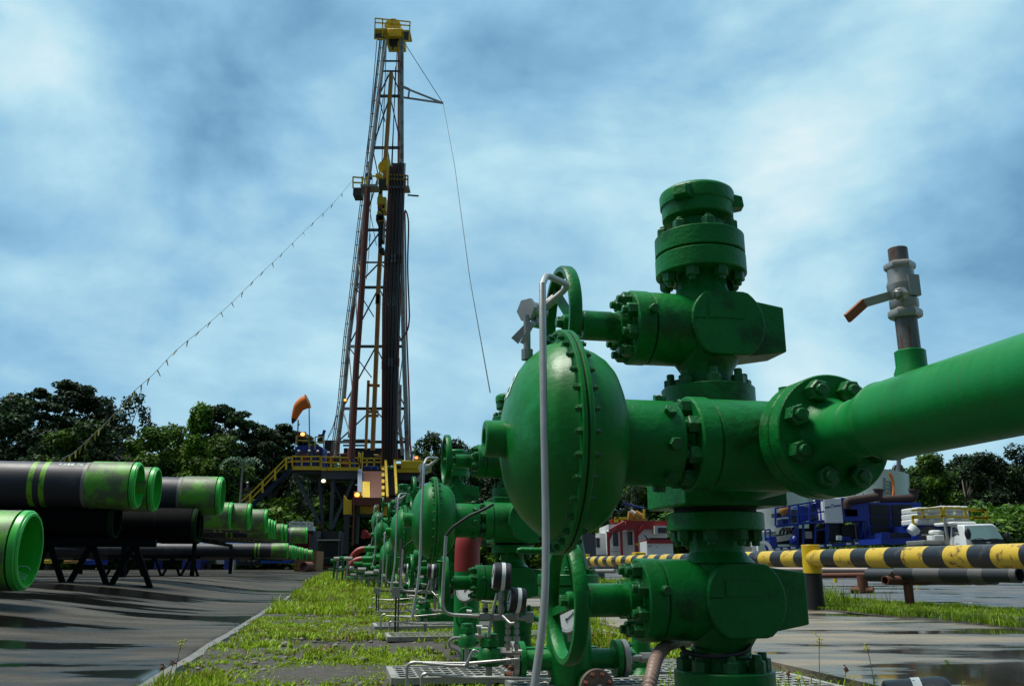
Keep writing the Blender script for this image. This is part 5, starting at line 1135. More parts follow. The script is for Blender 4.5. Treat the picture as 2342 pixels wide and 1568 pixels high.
# ---------------------------------------------------------------- people
def skin_mesh(name, pts, edges, rad, m, parent, root=0, lv=2):
    me = bpy.data.meshes.new(name); me.from_pydata([tuple(p) for p in pts], edges, []); me.materials.append(m)
    o = bpy.data.objects.new(name, me); COL.objects.link(o); o.parent = parent
    sk = o.modifiers.new('skin', 'SKIN'); 
    for i, v in enumerate(me.skin_vertices[0].data): v.radius = (rad[i], rad[i]) if not isinstance(rad[i], tuple) else rad[i]; v.use_root = (i == root)
    sk.use_smooth_shade = True; sb = o.modifiers.new('sub', 'SUBSURF'); sb.levels = lv; sb.render_levels = lv
    return o
def person(p, face, lab, hands, lean=.0, h=1.74, step=0.0, col=m_cov):
    """face: heading of the face (rad, 0 = towards -y); hands: two points in body space"""
    t = thing('person', lab, 'person', p, face); k = h / 1.74
    sh = Vector((0, -lean, 1.42)); nk = Vector((0, -lean * 1.15, 1.50)); hd = Vector((0, -lean * 1.35 - .01, 1.63))
    pts = [Vector((0, 0, .95)), Vector((0, -lean * .5, 1.18)), sh, nk, Vector((.10, 0, .90)), Vector((.12, -.02 + step, .50)), Vector((.12, .02 + step * 1.2, .10)), Vector((-.10, 0, .90)), Vector((-.12, -.02 - step, .50)), Vector((-.12, .02 - step * 1.2, .10)),
           sh + Vector((.19, 0, -.03)), None, None, sh + Vector((-.19, 0, -.03)), None, None]
    for i, s_ in ((11, 0), (14, 1)):
        hp = Vector(hands[s_]); s0 = pts[i - 1]; mid = (s0 + hp) / 2 + Vector((.07 * (1 if s_ == 0 else -1), .04, -.06)); pts[i] = mid; pts[i + 1] = hp
    E = [(0, 1), (1, 2), (2, 3), (0, 4), (4, 5), (5, 6), (0, 7), (7, 8), (8, 9), (2, 10), (10, 11), (11, 12), (2, 13), (13, 14), (14, 15)]
    rad = [(.17, .12), (.16, .11), (.15, .11), .06, .10, .078, .065, .10, .078, .065, .075, .055, .042, .075, .055, .042]
    skin_mesh('coverall', [q * k for q in pts], E, rad, col, t)
    hb = MB(); hb.ball(hd * k, .105 * k, (.84, .98, 1.1), 16, 12); hb.ball((hd + Vector((0, -.105, -.02))) * k, .02 * k, (.8, 1, 1.3), 8, 6)
    for s_ in (-1, 1): hb.ball((hd + Vector((.09 * s_, 0, -.01))) * k, .025 * k, (.5, .8, 1.2), 8, 6)
    hb.cyl(nk * k, hd * k, .055 * k, 10); head = hb.build('head', m_skin, t, smooth=80)
    e = MB()
    for s_ in (-1, 1): e.ball((hd + Vector((.035 * s_, -.097, .012))) * k, .011 * k, (1.2, .6, .8), 6, 5)
    e.box((hd + Vector((-.025, -.106, -.055))) * k, (hd + Vector((.025, -.095, -.047))) * k); e.build('face_features', m_black, head)
    hm = MB(); hm.lathe((hd + Vector((0, 0, .035))) * k, (0, -.12, 1), [(0, .155 * k), (.012, .152 * k), (.014, .125 * k), (.05, .122 * k), (.085, .10 * k), (.108, .06 * k), (.114, .0)], 20); hm.build('hard_hat', m_white, t, smooth=60)
    for s_ in (0, 1):
        hp = Vector(hands[s_]); hnd = MB(); hnd.ball(hp * k, .042 * k, (.9, 1, .7), 10, 6)
        for j in range(4): a0 = hp + Vector(((j - 1.5) * .019, -.02, 0)); hnd.tube([a0 * k, (a0 + Vector((0, -.055, -.005))) * k, (a0 + Vector((0, -.07, -.035))) * k], .009 * k, 5)
        hnd.tube([(hp + Vector((.03 * (1 if s_ else -1), 0, 0))) * k, (hp + Vector((.05 * (1 if s_ else -1), -.03, -.01))) * k], .010 * k, 5)
        hnd.build('hand', m_skin, t)
    for s_ in (-1, 1):
        st = step * 1.2 * s_; MB().hexa([Vector((.12 * s_ - .05, -.2 + st, 0)) * k, Vector((.12 * s_ + .05, -.2 + st, 0)) * k, Vector((.12 * s_ + .05, .1 + st, 0)) * k, Vector((.12 * s_ - .05, .1 + st, 0)) * k], [Vector((.12 * s_ - .045, -.17 + st, .06)) * k, Vector((.12 * s_ + .045, -.17 + st, .06)) * k, Vector((.12 * s_ + .045, .08 + st, .13)) * k, Vector((.12 * s_ - .045, .08 + st, .13)) * k]).build('boot', m_black, t, bevel=.01)
    return t
zf = C4(600, 668, YR - .2).z
railh = [(.25, -.34, 1.08), (-.25, -.34, 1.08)]
for (x, lab, hnds, ln_, fc) in [(523, 'person in navy coverall and white hard hat, leftmost at the yellow rail', railh, .16, .1), (613, 'person in blue coverall and white hard hat leaning on the rail in the middle', railh, .22, -.2), (672, 'person holding a camera up to the face at the rail, in a white hard hat', [(.10, -.20, 1.56), (-.10, -.20, 1.56)], .06, 0), (735, 'person in white hard hat standing highest and rightmost behind the rail', [(.24, -.1, .92), (-.22, -.3, 1.15)], .05, .5)]:
    q = C4(x, 668, YR - .2); o = person(Vector((q.x, YR - .45 if x < 700 else YR + .6, zf + .02)), fc, lab, hnds, ln_, 1.82, col=m_cov if x != 613 else mat('blue_coverall', (.015, .035, .12), .8))
    if x == 672: MB().box((-.07, -.30, 1.60), (.07, -.19, 1.70)).cyl((0, -.30, 1.65), (0, -.38, 1.65), .035, 12).build('camera_body', m_black, o)
q = C4(128, 905, YR - .2); person(Vector((q.x, YR - .2, C4(128, 900, YR - .2).z - .15)), -1.4, 'person in grey coverall and white hard hat climbing the long stairway', [(.3, -.3, 1.05), (-.2, -.25, .95)], .14, 1.8, step=.12, col=mat('grey_coverall', (.05, .055, .06), .8))
# ================================================================ RIGHT BACKGROUND
CU = CR(1890, 1200, 6.691); CK = CR(2200, 1060, 4.356); CC = CR(1400, 1220, 7.128)
# --- white and red cabins, seen under the wing
YC = 55.0
cb = thing('office_cabin', 'white portable cabin with red roof fascia and red timber porch posts', 'cabin', CC(1300, 1190, YC))
PB(cb, 'wall', CC, (880, 640, 1900, 1192), YC + 1, 6, m_white); PB(cb, 'roof_fascia', CC, (1180, 578, 1905, 725), YC + .6, 7, m_red); PB(cb, 'wall', CC, (640, 800, 880, 1188), YC + 3, 4, m_white)
PB(cb, 'base_skid', CC, (640, 1185, 1900, 1200), YC + 1.1, 5, m_dgrey)
MB().hexa([CC(815, 765, YC - .6), CC(905, 750, YC - .6), CC(1150, 600, YC + 1), CC(1120, 596, YC + 1)], [v + Vector((0, 0, -.08)) for v in (CC(815, 765, YC - .6), CC(905, 750, YC - .6), CC(1150, 600, YC + 1), CC(1120, 596, YC + 1))]).build('porch_roof', m_white, cb, world=True)
MB().bar(CC(885, 765, YC - .62), CC(1150, 612, YC + .5), .12, .28).build('porch_beam', m_red, cb, world=True); MB().bar(CC(900, 770, YC), CC(1350, 650, YC), .25, .3).build('porch_beam', m_red, cb, world=True)
for (x0, x1, ya) in ((850, 883, 765), (1088, 1112, 745), (1342, 1388, 640)): PB(cb, 'porch_post', CC, (x0, ya, x1, 1190 if x0 != 1342 else 1140), YC, .3, m_red)
for s in ((1365, 800, 1300, 660), (1365, 830, 1500, 670), (866, 900, 905, 790)): MB().bar(CC(s[0], s[1], YC), CC(s[2], s[3], YC), .22).build('post_brace', m_red, cb, world=True)
for (x0, y0, x1, y1) in ((948, 745, 1028, 1030), (1215, 768, 1285, 1010)):
    w_ = PB(cb, 'window', CC, (x0, y0, x1, y1), YC + .9, .1, m_glass); PB(w_, 'sill', CC, (x0 - 8, y1, x1 + 8, y1 + 12), YC + .8, .2, m_white); PB(w_, 'frame', CC, (x0 - 6, y0 - 10, x1 + 6, y0), YC + .85, .15, m_white)
w_ = PB(cb, 'window', CC, (650, 890, 708, 1050), YC + 2.9, .1, m_glass); PB(w_, 'awning', CC, (640, 868, 712, 880), YC + 2.6, .4, m_white)
PB(cb, 'door', CC, (1118, 760, 1195, 1185), YC + .92, .08, mat('pale_door', (.5, .52, .5), .5))
text('HALLIBURTON', CC(992, 1124, YC + .95), (R(90), 0, 0), .085, m_dgrey, cb, name='sign_lettering')
ac = PB(cb, 'air_conditioner', CC, (1690, 665, 1905, 815), YC + .2, .9, mat('ac_white', (.5, .52, .5), .5)); PB(ac, 'grille', CC, (1750, 700, 1900, 792), YC + .1, .12, m_dgrey)
# red item and equipment in front of it
rb = thing('service_skid', 'white equipment skid with a red top edge beside the cabin', 'skid', CC(1780, 1220, YC - 8))
PB(rb, 'white_panel', CC, (1555, 940, 2010, 1225), YC - 8, 2.5, m_white); PB(rb, 'red_top', CC, (1555, 915, 2010, 980), YC - 8.1, 2.7, m_red); PB(rb, 'engine', CC, (1600, 880, 1930, 918), YC - 7.5, 1.5, m_black)
MB().tube(smooth_path([CC(1505, 830, YC - 8), CC(1545, 880, YC - 8), CC(1575, 915, YC - 8)], 3), .04, 5).build('bent_pipe', m_dgrey, rb, world=True)
text('FBT', CC(1605, 1032, YC - 8.05), (R(90), 0, 0), .13, m_dgrey, rb, name='sign_lettering'); text('24', CC(1722, 1040, YC - 8.05), (R(90), 0, 0), .09, m_dgrey, rb, name='sign_lettering')
tag(PB(None, 'caution_tape', CC, (1355, 978, 1560, 1008), YC - 3, .03, m_yellow), 'yellow caution tape tied to the red porch post', 'tape')
for (x0, y0, x1, y1, l) in ((1340, 1138, 1528, 1225, 'yellow steel box below the red porch post'), (1575, 1180, 1778, 1225, 'low yellow box in front of the white skid')): tag(PB(None, 'steel_box', CC, (x0, y0, x1, y1), YC - 12, 1.2, m_yellow, .03), l, 'box')
rc = thing('shipping_container', 'dark container with one red side standing behind the wheel of the nearest tree', 'container', CC(420, 1230, 40))
PB(rc, 'dark_side', CC, (410, 800, 632, 1228), 40, 2.5, m_dgrey); PB(rc, 'red_side', CC, (-60, 780, 408, 1228), 40.3, 2.2, m_redpipe)
for k in range(14): PB(rc, 'rib', CC, (420 + 15 * k, 815, 424 + 15 * k, 1220), 39.95, .08, m_grey)
# crane parts and blue awning over the cabin
cr_ = thing('hydraulic_crane', 'orange hydraulic loader crane folded above the cabin roof', 'crane', CC(1380, 580, YC + 12))
PB(cr_, 'crane_base', CC, (1215, 530, 1560, 585), YC + 12, 1, m_tan); MB().prism([CC(1212, 560, YC + 11.9), CC(1315, 560, YC + 11.9), CC(1290, 420, YC + 11.9), CC(1240, 395, YC + 11.9)], (0, .8, 0)).build('crane_column', m_tan, cr_, world=True)
MB().tube([CC(1265, 400, YC + 11.5), CC(1340, 450, YC + 11.5)], .13, 8).build('ram_rod', m_white, cr_, world=True); MB().tube([CC(1335, 445, YC + 11.5), CC(1450, 510, YC + 11.5)], .28, 10).build('ram_cylinder', m_tan, cr_, world=True)
MB().bar(CC(1430, 480, YC + 11.5), CC(1540, 570, YC + 11.5), .25).build('crane_boom', m_tan, cr_, world=True)
q = MB()
for sg in [(975, 530, 1210, 530), (985, 540, 985, 605), (1022, 510, 1022, 605), (1100, 535, 1100, 600), (1500, 370, 1495, 540)]: q.bar(CC(sg[0], sg[1], YC + 10), CC(sg[2], sg[3], YC + 10), .15)
tag(q.build('yellow_railing', m_yellow), 'yellow railing rising behind the red cabin roof', 'railing'); tag(PB(None, 'red_tank', CC, (940, 540, 1200, 620), YC + 11, 2, m_red), 'dark red tank behind the yellow railing over the cabin', 'tank')
tag(MB().hexa([CC(1110, 290, YC + 14), CC(1500, 372, YC + 14), CC(1500, 368, YC + 18), CC(1110, 286, YC + 18)], [CC(1130, 250, YC + 14), CC(1505, 345, YC + 14), CC(1505, 340, YC + 18), CC(1130, 248, YC + 18)]).build('awning', m_dblue), 'dark blue sloping awning above the crane', 'awning')
# --- white silos and tanks
YS = 52.0
sl2 = thing('cement_silo', 'tall white silo with blue lettering behind the dark green flange', 'silo', CU(200, 1150, YS))
MB().cyl(CU(200, 1150, YS + 2), CU(200, -260, YS + 2), 2.4, 40).build('silo_shell', m_white, sl2, world=True)
PB(sl2, 'leg_frame', CU, (40, 860, 320, 1180), YS - .4, 4, m_white); PB(sl2, 'lower_bracket', CU, (180, 855, 330, 885), YS - .6, .3, m_galv)
text('SERVICIOS', CU(480, 300, YS - .55), (R(90), 0, 0), .38, m_dblue, sl2, name='silo_lettering')
MB().ring(CU(100, 1165, 40), CU(102, 1165, 40.25), .45, .3, 24).build('coiled_hose', m_white, sl2, world=True)
s3 = thing('bulk_tank', 'cream ribbed bulk tank with an orange plate between white panels', 'tank', CU(760, 600, YS + 2))
for k, (x0, x1, mm) in enumerate([(560, 610, m_white), (612, 640, m_dgrey), (642, 700, mat('cream_paint', (.55, .53, .40), .5)), (702, 880, mat('cream_paint2', (.42, .42, .34), .5)), (882, 1010, m_white)]): PB(s3, 'tank_rib', CU, (x0, 100, x1, 480), YS + 1 + .3 * (k % 2), 2, mm)
PB(s3, 'orange_plate', CU, (720, 272, 822, 308), YS + .9, .1, m_tan); PB(s3, 'white_panel', CU, (444, 240, 556, 700), YS + 1, 1, m_white)
text('SAN', CU(505, 285, YS + .95), (R(90), 0, 0), .55, m_blue, s3, name='blue_lettering'); text('NES', CU(500, 365, YS + .95), (R(90), 0, 0), .3, m_black, s3, name='black_lettering')
for o_ in list(sl2.children):
    if o_.name.startswith('silo_lettering'): bpy.data.objects.remove(o_)
s4 = thing('white_tank', 'large white tank with an access ladder behind the pumping unit', 'tank', CU(1900, 350, YS + 6))
MB().cyl(CU(1760, 420, YS + 8), CU(1760, -120, YS + 8), 3.05, 40).build('tank_shell', m_white, s4, world=True)
q = MB()
for k in range(8): q.bar(CU(2140, 20 + 62 * k, YS + 5), CU(2280, 22 + 62 * k, YS + 5), .1)
q.bar(CU(2140, -40, YS + 5), CU(2150, 480, YS + 5), .16); q.bar(CU(2275, -40, YS + 5), CU(2285, 260, YS + 5), .12); q.build('ladder', m_galv, s4, world=True)
text('C 1', CU(1735, 262, YS + 4.9), (R(90), 0, 0), .5, m_black, s4, name='tank_lettering')
h_ = MB()
for dx in (0, 18): h_.tube(smooth_path([CK(95 + dx, 530 + dx * .3, 48), CK(135 + dx * .6, 620, 48), CK(150, 700, 48), CK(135 + dx, 790, 48)], 4), .055, 6)
tag(h_.build('orange_hose', mat('bright_orange', (.85, .22, .03), .5)), 'bright orange hose pair hanging by the white tank', 'hose')
tag(MB().tube([CK(195, 850, 60), CK(205, 380, 60), CK(180, 300, 60)], .16, 8).build('utility_pole', m_grey), 'grey pole rising between the tank and the forest', 'pole')
# --- blue pumping unit
YU = 42.0
pu = thing('pumping_unit', 'blue skid-mounted pumping unit with railed deck, radiator and dark exhaust pipes', 'pumping unit', CU(1150, 1180, YU))
def pb(nm, r, dY, dep, m, bv=.02): return PB(pu, nm, CU, r, YU + dY, dep, m, bv)
def sk(x): return -.0 * x
pu_sk = MB().hexa([CU(165, 1175, YU), CU(2100, 1060, YU - 1.2), CU(2100, 1060, YU + 2.4), CU(165, 1175, YU + 3)], [CU(165, 1125, YU), CU(2100, 1000, YU - 1.2), CU(2100, 1000, YU + 2.4), CU(165, 1125, YU + 3)]).build('skid_base', m_dblue, pu, world=True)
MB().hexa([CU(330, 792, YU), CU(1165, 700, YU - .5), CU(1165, 700, YU + 2), CU(330, 792, YU + 2)], [CU(330, 750, YU), CU(1165, 655, YU - .5), CU(1165, 655, YU + 2), CU(330, 750, YU + 2)]).build('upper_deck', m_blue, pu, world=True)
q = MB()
for (a, b) in (((318, 470), (1150, 330)), ((318, 625), (1150, 520))): q.bar(CU(*a, YU - .05), CU(*b, YU - .55), .07)
for x in (325, 560, 705, 900, 1090, 1150): q.bar(CU(x, 760 - (x - 330) * .105, YU - .1), CU(x, 475 - (x - 325) * .17, YU - .1), .08)
q.build('deck_railing', m_blue, pu, world=True)
q = MB()
for x in (645, 690, 785, 985, 1170, 1200): q.bar(CU(x, 1110 - (x - 165) * .05, YU - .1), CU(x + 5, 730 - (x - 645) * .07, YU - .1), .09)
q.bar(CU(1000, 835, YU - .1), CU(1165, 815, YU - .1), .07); q.build('deck_post', m_blue, pu, world=True)
q = MB()
for sg in [(152, 835, 165, 1130), (152, 830, 235, 822), (235, 822, 245, 1120), (158, 980, 240, 975)]: q.bar(CU(sg[0], sg[1], YU - .2), CU(sg[2], sg[3], YU - .2), .07)
q.build('end_ladder', m_blue, pu, world=True)
pb('control_cabinet', (1165, 295, 1425, 710), -.6, 1.5, m_white, .03); pb('cabinet_side', (1425, 290, 1810, 680), -.5, 1.7, m_blue)
st = MB(); st.hexa([CU(1150, 470, YU - .62), CU(1230, 460, YU - .62), CU(1230, 460, YU - .64), CU(1150, 470, YU - .64)], [CU(1150, 445, YU - .62), CU(1230, 435, YU - .62), CU(1230, 435, YU - .64), CU(1150, 445, YU - .64)]); st.hexa([CU(1310, 445, YU - .62), CU(1418, 430, YU - .62), CU(1418, 430, YU - .64), CU(1310, 445, YU - .64)], [CU(1310, 420, YU - .62), CU(1418, 405, YU - .62), CU(1418, 405, YU - .64), CU(1310, 420, YU - .64)]); st.build('blue_stripe', m_blue, pu, world=True)
text('SB', CU(1278, 412, YU - .63), (R(90), 0, 0), .13, m_black, pu, name='cabinet_lettering'); text('SK 2', CU(1270, 445, YU - .63), (R(90), 0, 0), .12, m_black, pu, name='cabinet_lettering')
rad_ = pb('radiator', (1850, 370, 2760, 1000), -.4, 1.6, m_blue); 
for (x0, y0, x1, y1) in [(1920, 410, 2230, 585), (1930, 600, 2235, 765), (1945, 780, 2250, 900), (2290, 410, 2600, 585), (2300, 600, 2620, 765), (2300, 780, 2640, 980)]:
    g_ = PB(rad_, 'radiator_core', CU, (x0, y0, x1, y1), YU - .46, .1, m_black)
pb('engine_block', (1230, 720, 1480, 1010), .2, 1.2, m_dgrey); pb('engine_head', (1450, 740, 1650, 980), 0, 1.2, m_black); pb('gear_case', (1440, 940, 1590, 1020), -.3, .6, m_blue)
pb('turbo_box', (1490, 480, 1700, 610), -.5, .8, m_rust); pb('lower_machinery', (700, 800, 1180, 1080), .8, 1.4, m_black); pb('panel_box', (830, 850, 935, 975), -.1, .3, m_galv)
pb('pump_frame', (240, 935, 355, 1130), -.1, .8, m_blue); pb('pump_block', (330, 900, 640, 1060), .2, 1.2, m_dgrey)
for k in range(6): MB().cyl(CU(345 + 48 * k, 985 - 8 * k, YU - .1), CU(345 + 48 * k, 985 - 8 * k, YU + .3), .14, 12).build('fluid_end_cap', m_steel, pu, world=True)
for k in range(4): MB().tube(smooth_path([CU(400 + 60 * k, 900, YU), CU(420 + 55 * k, 830, YU - .2), CU(470 + 50 * k, 800, YU)], 3), .06, 6).build('pump_hose', m_black, pu, world=True)
MB().tube(smooth_path([CU(580, 1000, YU - .3), CU(620, 1005, YU - .3), CU(665, 960, YU - .3)], 3), .16, 10).build('suction_elbow', m_blue, pu, world=True)
for (x0, y0, x1, y1, mm) in [(735, 425, 815, 690, m_blue), (590, 480, 705, 600, m_grey), (450, 640, 560, 745, m_dblue), (640, 610, 705, 700, m_dgrey), (835, 440, 890, 670, m_dblue), (905, 400, 960, 660, m_dgrey), (1050, 460, 1110, 640, m_galv), (960, 380, 1040, 640, m_dblue), (350, 540, 430, 610, m_black)]: pb('deck_equipment', (x0, y0, x1, y1), .3, .9, mm)
MB().cyl(CU(1040, 340, YU + .4), CU(1160, 320, YU + .2), .55, 20).build('deck_tank', m_dblue, pu, world=True)
MB().ball(CU(480, 505, YU + .2), .28, (1, 1, 1), 12, 8).build('valve_bonnet', m_tan, pu, world=True)
for k, x in enumerate((1365, 1408)): MB().cyl(CU(x, 1000, YU - .55), CU(x + 4, 925, YU - .55), .085, 12).build('filter', m_white, pu, world=True)
for x in (258, 365, 488, 622, 1090, 1225, 1550, 1695, 1850, 2030): c_ = CU(x, 1160 - (x - 165) * .072, YU - .05 - (x - 165) * .0007); MB().box(c_ - Vector((.1, .03, .04)), c_ + Vector((.1, 0, .04))).build('reflector', m_white, pu, world=True)
ex = MB(); ex.tube(bends([CU(1515, 480, YU - .6), CU(1515, 350, YU - .6), CU(1950, 290, YU - .6), CU(2050, 270, YU - .6), CU(2050, 150, YU - .6)], .35, 6), .2, 12); ex.cyl(CU(2050, 170, YU - .6), CU(2050, 148, YU - .6), .26, 14); ex.build('exhaust_pipe', mat('burnt_exhaust', (.035, .014, .012), .7, var=.4), pu, world=True)
ex = MB(); ex.tube(bends([CU(2040, 330, YU - .2), CU(2560, 300, YU - .2), CU(2640, 290, YU - .2), CU(2640, 160, YU - .2)], .35, 6), .2, 12); ex.cyl(CU(2640, 180, YU - .2), CU(2640, 155, YU - .2), .26, 14); ex.build('exhaust_pipe', mat('burnt_exhaust', (.035, .014, .012), .7, var=.4), pu, world=True)
for k in range(3): MB().tube(smooth_path([CU(1760, 620, YU - .3), CU(1790 + 40 * k, 800, YU - .45), CU(1750 + 60 * k, 990, YU - .3)], 4), .07, 6).build('coolant_hose', m_dblue, pu, world=True)
pb('rear_frame', (1760, 600, 1930, 1000), -.2, .5, m_blue)
fb = thing('flatbed_trailer', 'blue low flatbed with black boxes between the radiator and the white truck', 'trailer', CK(230, 1300, 38))
PB(fb, 'bed', CK, (15, 1240, 478, 1302), 38, 2.5, m_blue); PB(fb, 'headboard', CK, (360, 1170, 510, 1245), 38.2, .4, m_blue); PB(fb, 'upper_body', CK, (395, 1095, 760, 1185), 39, 2.4, m_dblue)
for k in range(4): PB(fb, 'black_box', CK, (30 + 82 * k, 1180, 108 + 82 * k, 1242), 38.4, .8, m_rubber if k else m_dblue)
q = MB()
for sg in [(20, 1180, 100, 1180), (20, 1180, 20, 1240), (100, 1180, 100, 1240)]: q.bar(CK(sg[0], sg[1], 37.95), CK(sg[2], sg[3], 37.95), .06)
q.build('side_rail', m_blue, fb, world=True)
bk_ = MB(); bk_.cyl(CK(350, 1150, 37.5), CK(372, 1185, 37.5), .2, 16, r2=.26); bk_ = MB(); a_ = CK(385, 1130, 37.4); b_ = CK(335, 1178, 37.4); bk_.cyl(a_, b_, .27, 18, r2=.20); tag(bk_.build('bucket', m_white), 'white bucket lying tilted on the blue flatbed', 'bucket')
# load of wrapped white sacks with yellow rails
m_sack = mat('white_sack', (.66, .68, .64), .75, var=.15, vs=1.5, bump=.8, bs=5)
ld = thing('sack_load', 'two blocks of white wrapped sacks stacked behind the truck cab', 'sacks', CK(700, 1090, 39))
for (x0, y0, x1, y1) in ((408, 905, 665, 1092), (668, 890, 960, 1085)):
    for r_ in range(3):
        ya = y0 + (y1 - y0) * r_ / 3; yb_ = y0 + (y1 - y0) * (r_ + 1) / 3
        for c in range(4):
            sh = rnd.uniform(-6, 6); lean_ = 34 * r_ / 4 if x0 > 600 and c == 3 else 0
            xa = x0 + (x1 - x0) * c / 4 + (sh if c else 0); xb = x0 + (x1 - x0) * (c + 1) / 4 + lean_; dz_ = rnd.uniform(-4, 2) if r_ == 0 else 0
            lo, hi = bb(CK, xa - 2, ya - 1 + dz_, xb + 2, yb_ + 1, 38.6 + rnd.uniform(-.05, .05), 1.6)
            MB().box(lo, hi).build('sack', m_sack, ld, world=True, bevel=.06)
yr = thing('guard_rails', 'yellow guard rails round the white sacks', 'railing', CK(700, 1090, 38.3)); 
for sg in [(340, 940, 665, 905), (350, 1020, 680, 1000), (460, 930, 480, 1020), (665, 905, 680, 1080), (695, 910, 700, 1010), (695, 908, 1155, 930), (700, 1000, 1165, 1028), (925, 925, 935, 1005), (1155, 930, 1168, 1070), (985, 945, 1155, 930), (1005, 1012, 1165, 1018), (350, 1000, 365, 1105), (350, 1000, 410, 1000), (365, 1085, 410, 1085)]:
    MB().bar(CK(sg[0], sg[1], 37.9), CK(sg[2], sg[3], 37.9), .085).build('rail', m_yellow, yr, world=True)
# --- white light truck
YT = 30.0
tr = thing('light_truck', 'white cab-over light truck with a big windscreen behind the striped barrier', 'truck', (P(2180, 1300, YT).x, YT, 0.0))
K = lambda x, y, d=0.0: CK(x, y, YT + d)
# cab shell as a closed solid: front face (skewed) + side face
cab = MB()
FR = [(905, 1100), (1240, 1090), (1262, 1110), (1350, 1290), (1362, 1420), (930, 1430), (930, 1300)]
front = [K(905, 1092, 0), K(1225, 1082, .35), K(1262, 1110, .4), K(1352, 1275, .1), K(1360, 1440, .1), K(955, 1450, -.35), K(945, 1290, -.35)]
back = [K(775, 1092, 1.6), K(1130, 1082, 2.0), K(1180, 1110, 2.1), K(1250, 1275, 1.9), K(1255, 1440, 1.9), K(755, 1440, 1.6), K(755, 1290, 1.6)]
n_ = 7; cab.add(front + back, [tuple(range(n_)), tuple(range(2 * n_ - 1, n_ - 1, -1))] + [(k, n_ + k, n_ + (k + 1) % n_, (k + 1) % n_) for k in range(n_)])
cab = cab.build('cab', m_white, tr, world=True, bevel=.05, smooth=50)
def poly(pts, m, nm, par, th=.02):
    pts = [Vector(p) for p in pts]; nn = (pts[1] - pts[0]).cross(pts[2] - pts[0]).normalized()
    if nn.y > 0: nn = -nn
    return MB().prism([p + nn * .012 for p in pts], nn * th).build(nm, m, par, world=True)
m_wind = mat('windscreen', (.16, .26, .25), .06, var=.5, vs=.8, spec=.9)
poly([K(928, 1108, -.02), K(1215, 1100, .3), K(1258, 1128, .34), K(1335, 1248, .12), K(985, 1255, -.28), K(960, 1210, -.24)], m_wind, 'windscreen', cab)
poly([K(985, 1257, -.33), K(1338, 1250, .06), K(1352, 1300, .05), K(1010, 1303, -.36)], m_rubber, 'cowl', cab)
# side of the cab
sd = lambda x, y: K(x, y, 1.6 - 1.75 * (x - 755) / 175)
poly([sd(780, 1118), sd(882, 1112), sd(905, 1160), sd(925, 1240), sd(922, 1300), sd(905, 1303), sd(862, 1248), sd(780, 1240)], m_glass, 'side_window', cab)
for a_, b_ in (((1020, 1250, -.34), (1160, 1262, -.2)), ((1180, 1252, -.2), (1300, 1250, .0))): MB().tube([K(*a_), K((a_[0] + b_[0]) / 2, a_[1] - 9, (a_[2] + b_[2]) / 2 - .03), K(*b_)], .012, 5).build('wiper', m_rubber, cab, world=True)
mr = MB().ball(K(956, 1190, -.7), .17, (.62, .5, 1.15), 12, 8); mr.bar(K(930, 1165, -.3), K(956, 1165, -.7), .03); mr.build('wing_mirror', m_rubber, cab, world=True)
mr = MB().ball(K(1388, 1215, -.2), .14, (.6, .5, 1.2), 12, 8); mr.bar(K(1345, 1200, 0), K(1388, 1190, -.2), .03); mr.build('wing_mirror', m_rubber, cab, world=True)
em = MB().prism([K(1150, 1284, -.3), K(1180, 1278, -.29), K(1212, 1283, -.28), K(1180, 1293, -.29)], (0, -.02, 0)); em.build('badge', m_dial, cab, world=True)
MB().box(*bb(CK, 940, 1330, 1350, 1345, YT - .42, .1)).build('grille_bar', m_rubber, cab, world=True); MB().box(*bb(CK, 935, 1400, 1362, 1440, YT - .5, .3)).build('bumper', m_white, cab, world=True, bevel=.03)
for x in (980, 1310): MB().box(*bb(CK, x - 35, 1345, x + 35, 1385, YT - .46, .1)).build('headlight', m_glass, cab, world=True, bevel=.03)
PB(tr, 'roof_pack', CK, (790, 1058, 1050, 1090), YT + .8, 1.4, m_white, .05); PB(tr, 'side_box', CK, (475, 1262, 750, 1312), YT + 1.4, 1.4, m_galv, .03); PB(tr, 'behind_cab_frame', CK, (595, 1205, 700, 1262), YT + 1.5, .6, m_white, .03)
MB().bar(K(455, 1205, 1.6), K(600, 1200, 1.6), .05).build('handrail', m_galv, tr, world=True); MB().tube([K(745, 1320, 1.2), K(700, 1010, 1.2)], .06, 8).build('exhaust_stack', m_galv, tr, world=True)
MB().box(*bb(CK, 575, 1150, 700, 1205, YT + 1.9, .8)).build('tarp_bundle', m_white, tr, world=True, bevel=.07); MB().cyl(K(540, 1210, 2.2), K(540, 1210, 2.6), .34, 20).build('spare_wheel', m_rubber, tr, world=True)
text('BN', K(847, 1303, .35), (R(90), 0, R(-60)), .09, m_blue, tr, name='door_lettering')
ch_ = P(2290, 1310, YT)
PB(tr, 'chassis', CK, (480, 1312, 1300, 1345), YT + .8, 1.2, m_dgrey)
for x, d in ((1010, .1), (1290, .5), (560, 2.0)):
    c_ = K(x, 1400, d); c_.z = .36; wl_ = MB().cyl(c_ + Vector((-.06, -.1, 0)) if False else c_ - Vector((.12, 0, 0)), c_ + Vector((.12, 0, 0)), .36, 28, ch=.03).build('wheel', m_rubber, tr, world=True); MB().cyl(c_ - Vector((.13, 0, 0)), c_ + Vector((.13, 0, 0)), .2, 20).build('rim', m_white, wl_, world=True)
# ================================================================ LEFT BACKGROUND
def px_box(nm, u0, v0, u1, v1, Y, dep, m, lab, cat, bev=.03):
    a = P(u0, v1, Y); b = P(u1, v0, Y); o = MB().box((a.x, Y, a.z), (b.x, Y + dep, b.z)).build(nm, m, bevel=bev); return tag(o, lab, cat)
C5 = CR(400, 1100, 3.92); C6 = CR(0, 1320, 3.979)
